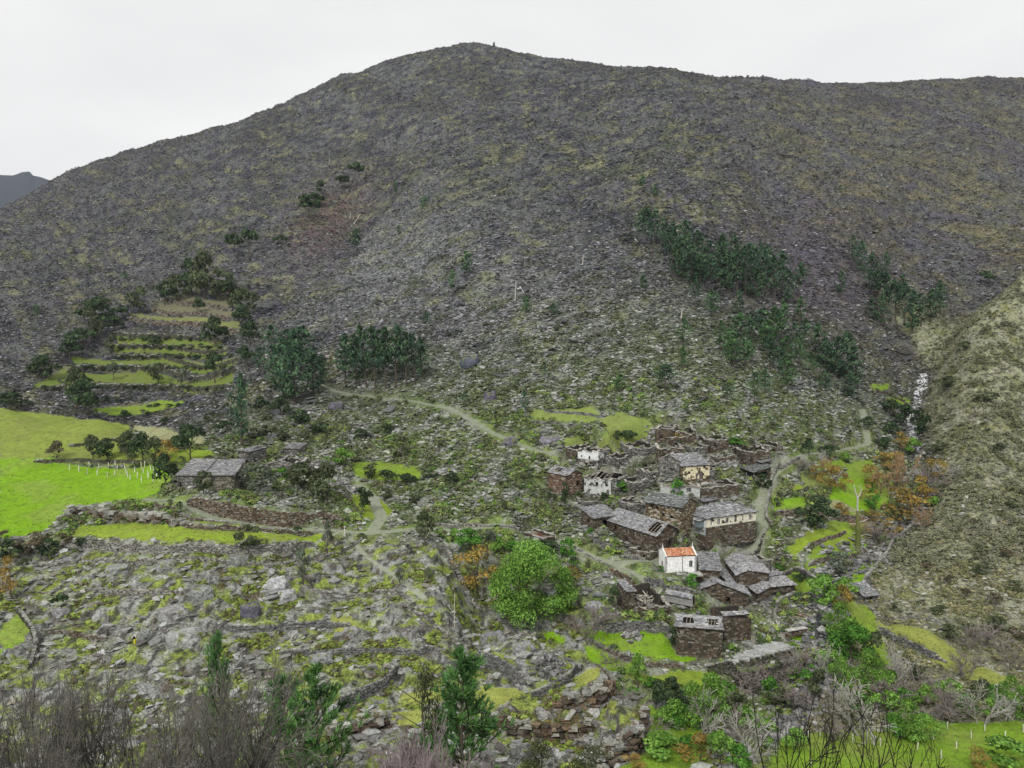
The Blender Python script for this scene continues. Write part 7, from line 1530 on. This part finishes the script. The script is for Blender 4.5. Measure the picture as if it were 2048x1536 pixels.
for i, (px, py, wp, hp, col, label) in enumerate(BL):
    x, y, z = spot(px, py); bm = bmesh.new(); bmesh.ops.create_icosphere(bm, subdivisions=3, radius=.5); P = np.array([v.co[:] for v in bm.verts]); sd = i * 13.7
    dd = .26 * noise(P[:, 0] * 3 + sd, P[:, 1] * 3 + P[:, 2] * 2, 600) + .10 * noise(P[:, 0] * 2 - P[:, 2] * 6, P[:, 1] * 3 + sd, 601) + .09 * noise(P[:, 0] * 9, P[:, 1] * 9 + P[:, 2] * 9 + sd, 602); F_ = np.array([[v.index for v in f.verts] for f in bm.faces]); bm.free()
    P = P * (1 + dd[:, None]); P[:, 2] = np.minimum(P[:, 2], .34 + .12 * P[:, 0]); W_ = wp * y / F_PX * .9; Hh = hp * y / F_PX * .95; P = np.round(P * 7) / 7 * .35 + P * .65; T = np.array(col) * (1 + .5 * noise(P[:, 0] * 5, P[:, 1] * 5 + P[:, 2] * 5 + sd, 603))[:, None]
    moss = (noise(P[:, 0] * 4 + sd, P[:, 1] * 4, 604) > .35) & (P[:, 2] > .1); T[moss] = (.17, .19, .07)
    o = link_mesh('boulder', make_mesh('boulder', P * [W_, W_ * .8, Hh * 1.6], F_, M_stone, T)); o.location = (x, y + W_ * .25, z + Hh * .15); tag(o, label, 'boulder')
# fallen and standing dead trunks on the mountain
for i, (xa, ya, xb, yb) in enumerate(sorted([(707,450,722,428),(700,440,701,450),(636,407,656,408),(718,513,745,508),(658,330,654,342),(820,325,826,332),(868,340,875,346),(985,515,1020,505),(1030,605,1032,565),(1040,575,1055,600),(905,640,980,612),(1165,530,1168,512),(1270,480,1290,500),(1440,575,1465,590),(1500,650,1530,690),(1700,300,1704,302),(1235,665,1260,690),(1085,655,1110,668),(1362,640,1364,620),(1480,720,1510,740),(1130,735,1150,742)], key=lambda q: q[1])):
    a = np.array(spot(xa, ya, 200)); b = np.array(spot(xb, yb, 200)) if abs(xa - xb) > 4 else a + np.array([.4, 0, abs(ya - yb) * a[1] / F_PX])
    if abs(b[1] - a[1]) > 40: b = a + (b - a) * 40 / abs(b[1] - a[1])
    r = empty('dead_snag', tuple(a)); tag(r, f'bleached dead pine trunk on the mountainside, {ORD(i + 1)} from the top', 'dead trunk', 'bleached trunks on the mountainside'); n = b - a; bg = Bag()
    bg.bar((0, 0, .3), n + np.array([0, 0, .5]), .30, .14, (.42, .40, .37), 5); bg.build('trunk', M_bark, r); bg = Bag(); bg.bar(n * .6 + np.array([0, 0, .4]), n * .8 + np.array([.6, 0, 1.5]), .1, .05, (.42, .40, .37), 4); bg.build('limb', M_bark, r)
# stream water and summit cairn
P = SPL; d = np.gradient(P, axis=0); n_ = np.stack([-d[:, 1], d[:, 0]], 1); n_ /= np.linalg.norm(n_, axis=1)[:, None]; K = 7; V = []
zc = height(P[:, 0], P[:, 1]); zc = np.minimum.accumulate(np.convolve(np.pad(zc, 2, 'edge'), np.ones(5) / 5, 'valid')) + np.where(P[:, 1] > 250, .6, .25)
for i in range(len(P)):
    wd = (1.8 if P[i, 1] > 260 else .8) + .45 * math.sin(i * .37) + (1.3 if P[i, 1] > 260 else 0)
    for j in range(K): f = (j / (K - 1) - .5) * 2; V.append([P[i, 0] + n_[i, 0] * f * wd, P[i, 1] + n_[i, 1] * f * wd, zc[i] + .10 * math.sin(i * 1.7 + j * 2.1) + .06 * rng.normal()])
ii = np.arange((len(P) - 1) * (K - 1)); a = ii // (K - 1) * K + ii % (K - 1); Fq = np.stack([a, a + 1, a + K + 1, a + K], 1)
m, nt, b = mat_base('stream_water', .12); b.inputs['Specular IOR Level'].default_value = .5; g_ = N(nt, 'ShaderNodeNewGeometry'); n1 = N(nt, 'ShaderNodeTexNoise'); n1.inputs['Scale'].default_value = 1.6; n1.inputs['Detail'].default_value = 4; nt.links.new(g_.outputs['Position'], n1.inputs['Vector'])
cr_ = N(nt, 'ShaderNodeValToRGB'); cr_.color_ramp.elements[0].position = .44; cr_.color_ramp.elements[0].color = (.035, .04, .04, 1); cr_.color_ramp.elements[1].position = .54; cr_.color_ramp.elements[1].color = (.75, .77, .80, 1); nt.links.new(n1.outputs[0], cr_.inputs[0]); 
at_ = N(nt, 'ShaderNodeAttribute', attribute_name='cover'); fo_ = N(nt, 'ShaderNodeMix', data_type='RGBA'); fo_.inputs[6].default_value = (.03, .035, .035, 1)
nt.links.new(at_.outputs['Fac'], fo_.inputs[0]); nt.links.new(cr_.outputs[0], fo_.inputs[7]); nt.links.new(fo_.outputs[2], b.inputs['Base Color'])
bp = N(nt, 'ShaderNodeBump'); bp.inputs['Distance'].default_value = .3; nt.links.new(n1.outputs[0], bp.inputs['Height']); nt.links.new(bp.outputs[0], b.inputs['Normal'])
link_mesh('stream', make_mesh('stream', V, Fq, m, np.repeat(sstep(235, 262, P[:, 1])[:, None], K, 0) * np.ones((1, 3)), True), None, 'structure')
s_top = np.linspace(math.log(700), math.log(1150), 400); t_ = (988 - 1024) / F_PX / (_cs + .42 * _sn); k = int(np.argmax(height(t_ * np.exp(s_top), np.exp(s_top)) / np.exp(s_top))); Yt = math.exp(s_top[k]); zt_ = hz(t_ * Yt, Yt)
r = empty('summit_cairn', (t_ * Yt, Yt, zt_)); tag(r, 'small stone cairn on the highest point of the skyline', 'cairn')
for j in range(5): bg = Bag(); bg.box((rng.uniform(-.2, .2), 0, .5 + j * .85), (1.5 - .2 * j, 0, 0), (0, 1.5 - .2 * j, 0), (0, 0, .5), np.array((.12, .12, .13)), .2); bg.build('stone', M_stone, r)
# the distant ridge
tt = np.linspace(-.95, -.35, 140); rows = 12; V = []
for j in range(rows):
    Y = 2300 + j * 110
    for t in tt:
        px = 1024 + t * F_PX * .985; ry = np.interp(px, [-400, -100, 0, 35, 60, 78, 92, 98, 112, 160, 260, 400], [250, 300, 337, 350, 351, 344, 343, 351, 354, 372, 400, 430]); q = float(row2q(ry)); f = 1 - (rows - 1 - j) / (rows - 1)
        V.append([t * Y, Y, (q * 3510) * (.0 + f) + (-60) * (1 - f) + 30 * float(noise(np.array([t * 40]), np.array([j * .6]), 700)[0]) * math.sin(f * math.pi)])
n = len(tt); i_, j_ = np.meshgrid(np.arange(rows - 1), np.arange(n - 1), indexing='ij'); a = (i_ * n + j_).ravel(); Fq = np.stack([a, a + 1, a + n + 1, a + n], 1)
link_mesh('distant_ridge', make_mesh('distant_ridge', V, Fq, M_rock, np.tile(np.array([[.030, .035, .050]]), (len(V), 1)), True), None, 'structure')
# the person among the rocks
x, y, z = spot(271, 1290); r = empty('person', (x, y, z), .3); tag(r, 'hiker in dark jacket and yellow trousers bending forward beside a grey boulder', 'person')
def skin(name, pts, edges, rad, mat, parent):
    me = bpy.data.meshes.new(name); me.from_pydata(pts, edges, []); o = link_mesh(name, me, parent); md = o.modifiers.new('skin', 'SKIN')
    for i, v in enumerate(me.skin_vertices[0].data): v.radius = (rad[i], rad[i]); v.use_root = i == 0
    o.modifiers.new('sub', 'SUBSURF').levels = 1; me.materials.append(mat); return o
def flat(name, c): m, nt, b = mat_base(name); b.inputs['Base Color'].default_value = (*c, 1); return m
M_skin, M_jack, M_trou, M_hair = flat('skin', (.45, .28, .2)), flat('jacket', (.02, .02, .025)), flat('trousers', (.75, .62, .05)), flat('hair', (.03, .02, .015))
hip, ch, nk, hd = (0, 0, .92), (-.18, .0, 1.28), (-.28, .0, 1.45), (-.38, 0, 1.58)
b_ = skin('body', [hip, ch, nk, hd, (.0, .1, .88), (.06, .11, .48), (.02, .12, .06), (-.1, .12, .03), (.0, -.1, .88), (-.12, -.12, .5), (-.02, -.13, .06), (-.14, -.13, .03), (-.2, .2, 1.36), (-.36, .28, 1.12), (-.52, .24, .95), (-.6, .23, .9), (-.2, -.2, 1.36), (-.34, -.28, 1.1), (-.5, -.26, .9), (-.58, -.25, .86)],
          [(0, 1), (1, 2), (2, 3), (0, 4), (4, 5), (5, 6), (6, 7), (0, 8), (8, 9), (9, 10), (10, 11), (1, 12), (12, 13), (13, 14), (14, 15), (1, 16), (16, 17), (17, 18), (18, 19)],
          [.15, .16, .07, .105, .1, .07, .05, .045, .1, .07, .05, .045, .07, .05, .04, .04, .07, .05, .04, .04], M_skin, r)
skin('jacket', [hip, ch, (-.26, 0, 1.4), (-.2, .2, 1.36), (-.36, .28, 1.12), (-.5, .245, .97), (-.2, -.2, 1.36), (-.34, -.28, 1.1), (-.48, -.265, .93)], [(0, 1), (1, 2), (1, 3), (3, 4), (4, 5), (1, 6), (6, 7), (7, 8)], [.19, .2, .11, .1, .075, .06, .1, .075, .06], M_jack, r)
skin('trousers', [(0, 0, .93), (.0, .1, .88), (.06, .11, .48), (.02, .12, .12), (.0, -.1, .88), (-.12, -.12, .5), (-.02, -.13, .12)], [(0, 1), (1, 2), (2, 3), (0, 4), (4, 5), (5, 6)], [.18, .13, .1, .085, .13, .1, .085], M_trou, r)
skin('hair', [(-.37, 0, 1.63), (-.34, 0, 1.6)], [(0, 1)], [.115, .11], M_hair, r)
# air: a thin even haze round the whole valley
hm = bpy.data.materials.new('haze'); hm.use_nodes = True; nt = hm.node_tree; nt.nodes.clear(); po = N(nt, 'ShaderNodeVolumePrincipled'); po.inputs['Color'].default_value = (.84, .92, 1, 1); po.inputs['Density'].default_value = .00005; po.inputs['Anisotropy'].default_value = .2; oo = N(nt, 'ShaderNodeOutputMaterial'); nt.links.new(po.outputs[0], oo.inputs['Volume'])
V, Fq = boxes([[0, 1700, 330]], (4200, 0, 0), (0, 2600, 0), (0, 0, 640)); V[:, 2] = np.where(V[:, 2] < 0, min(float(GZ.min()), -75) - 40, 760)
if True: o = link_mesh('haze', make_mesh('haze', V, Fq, hm), None, 'stuff')
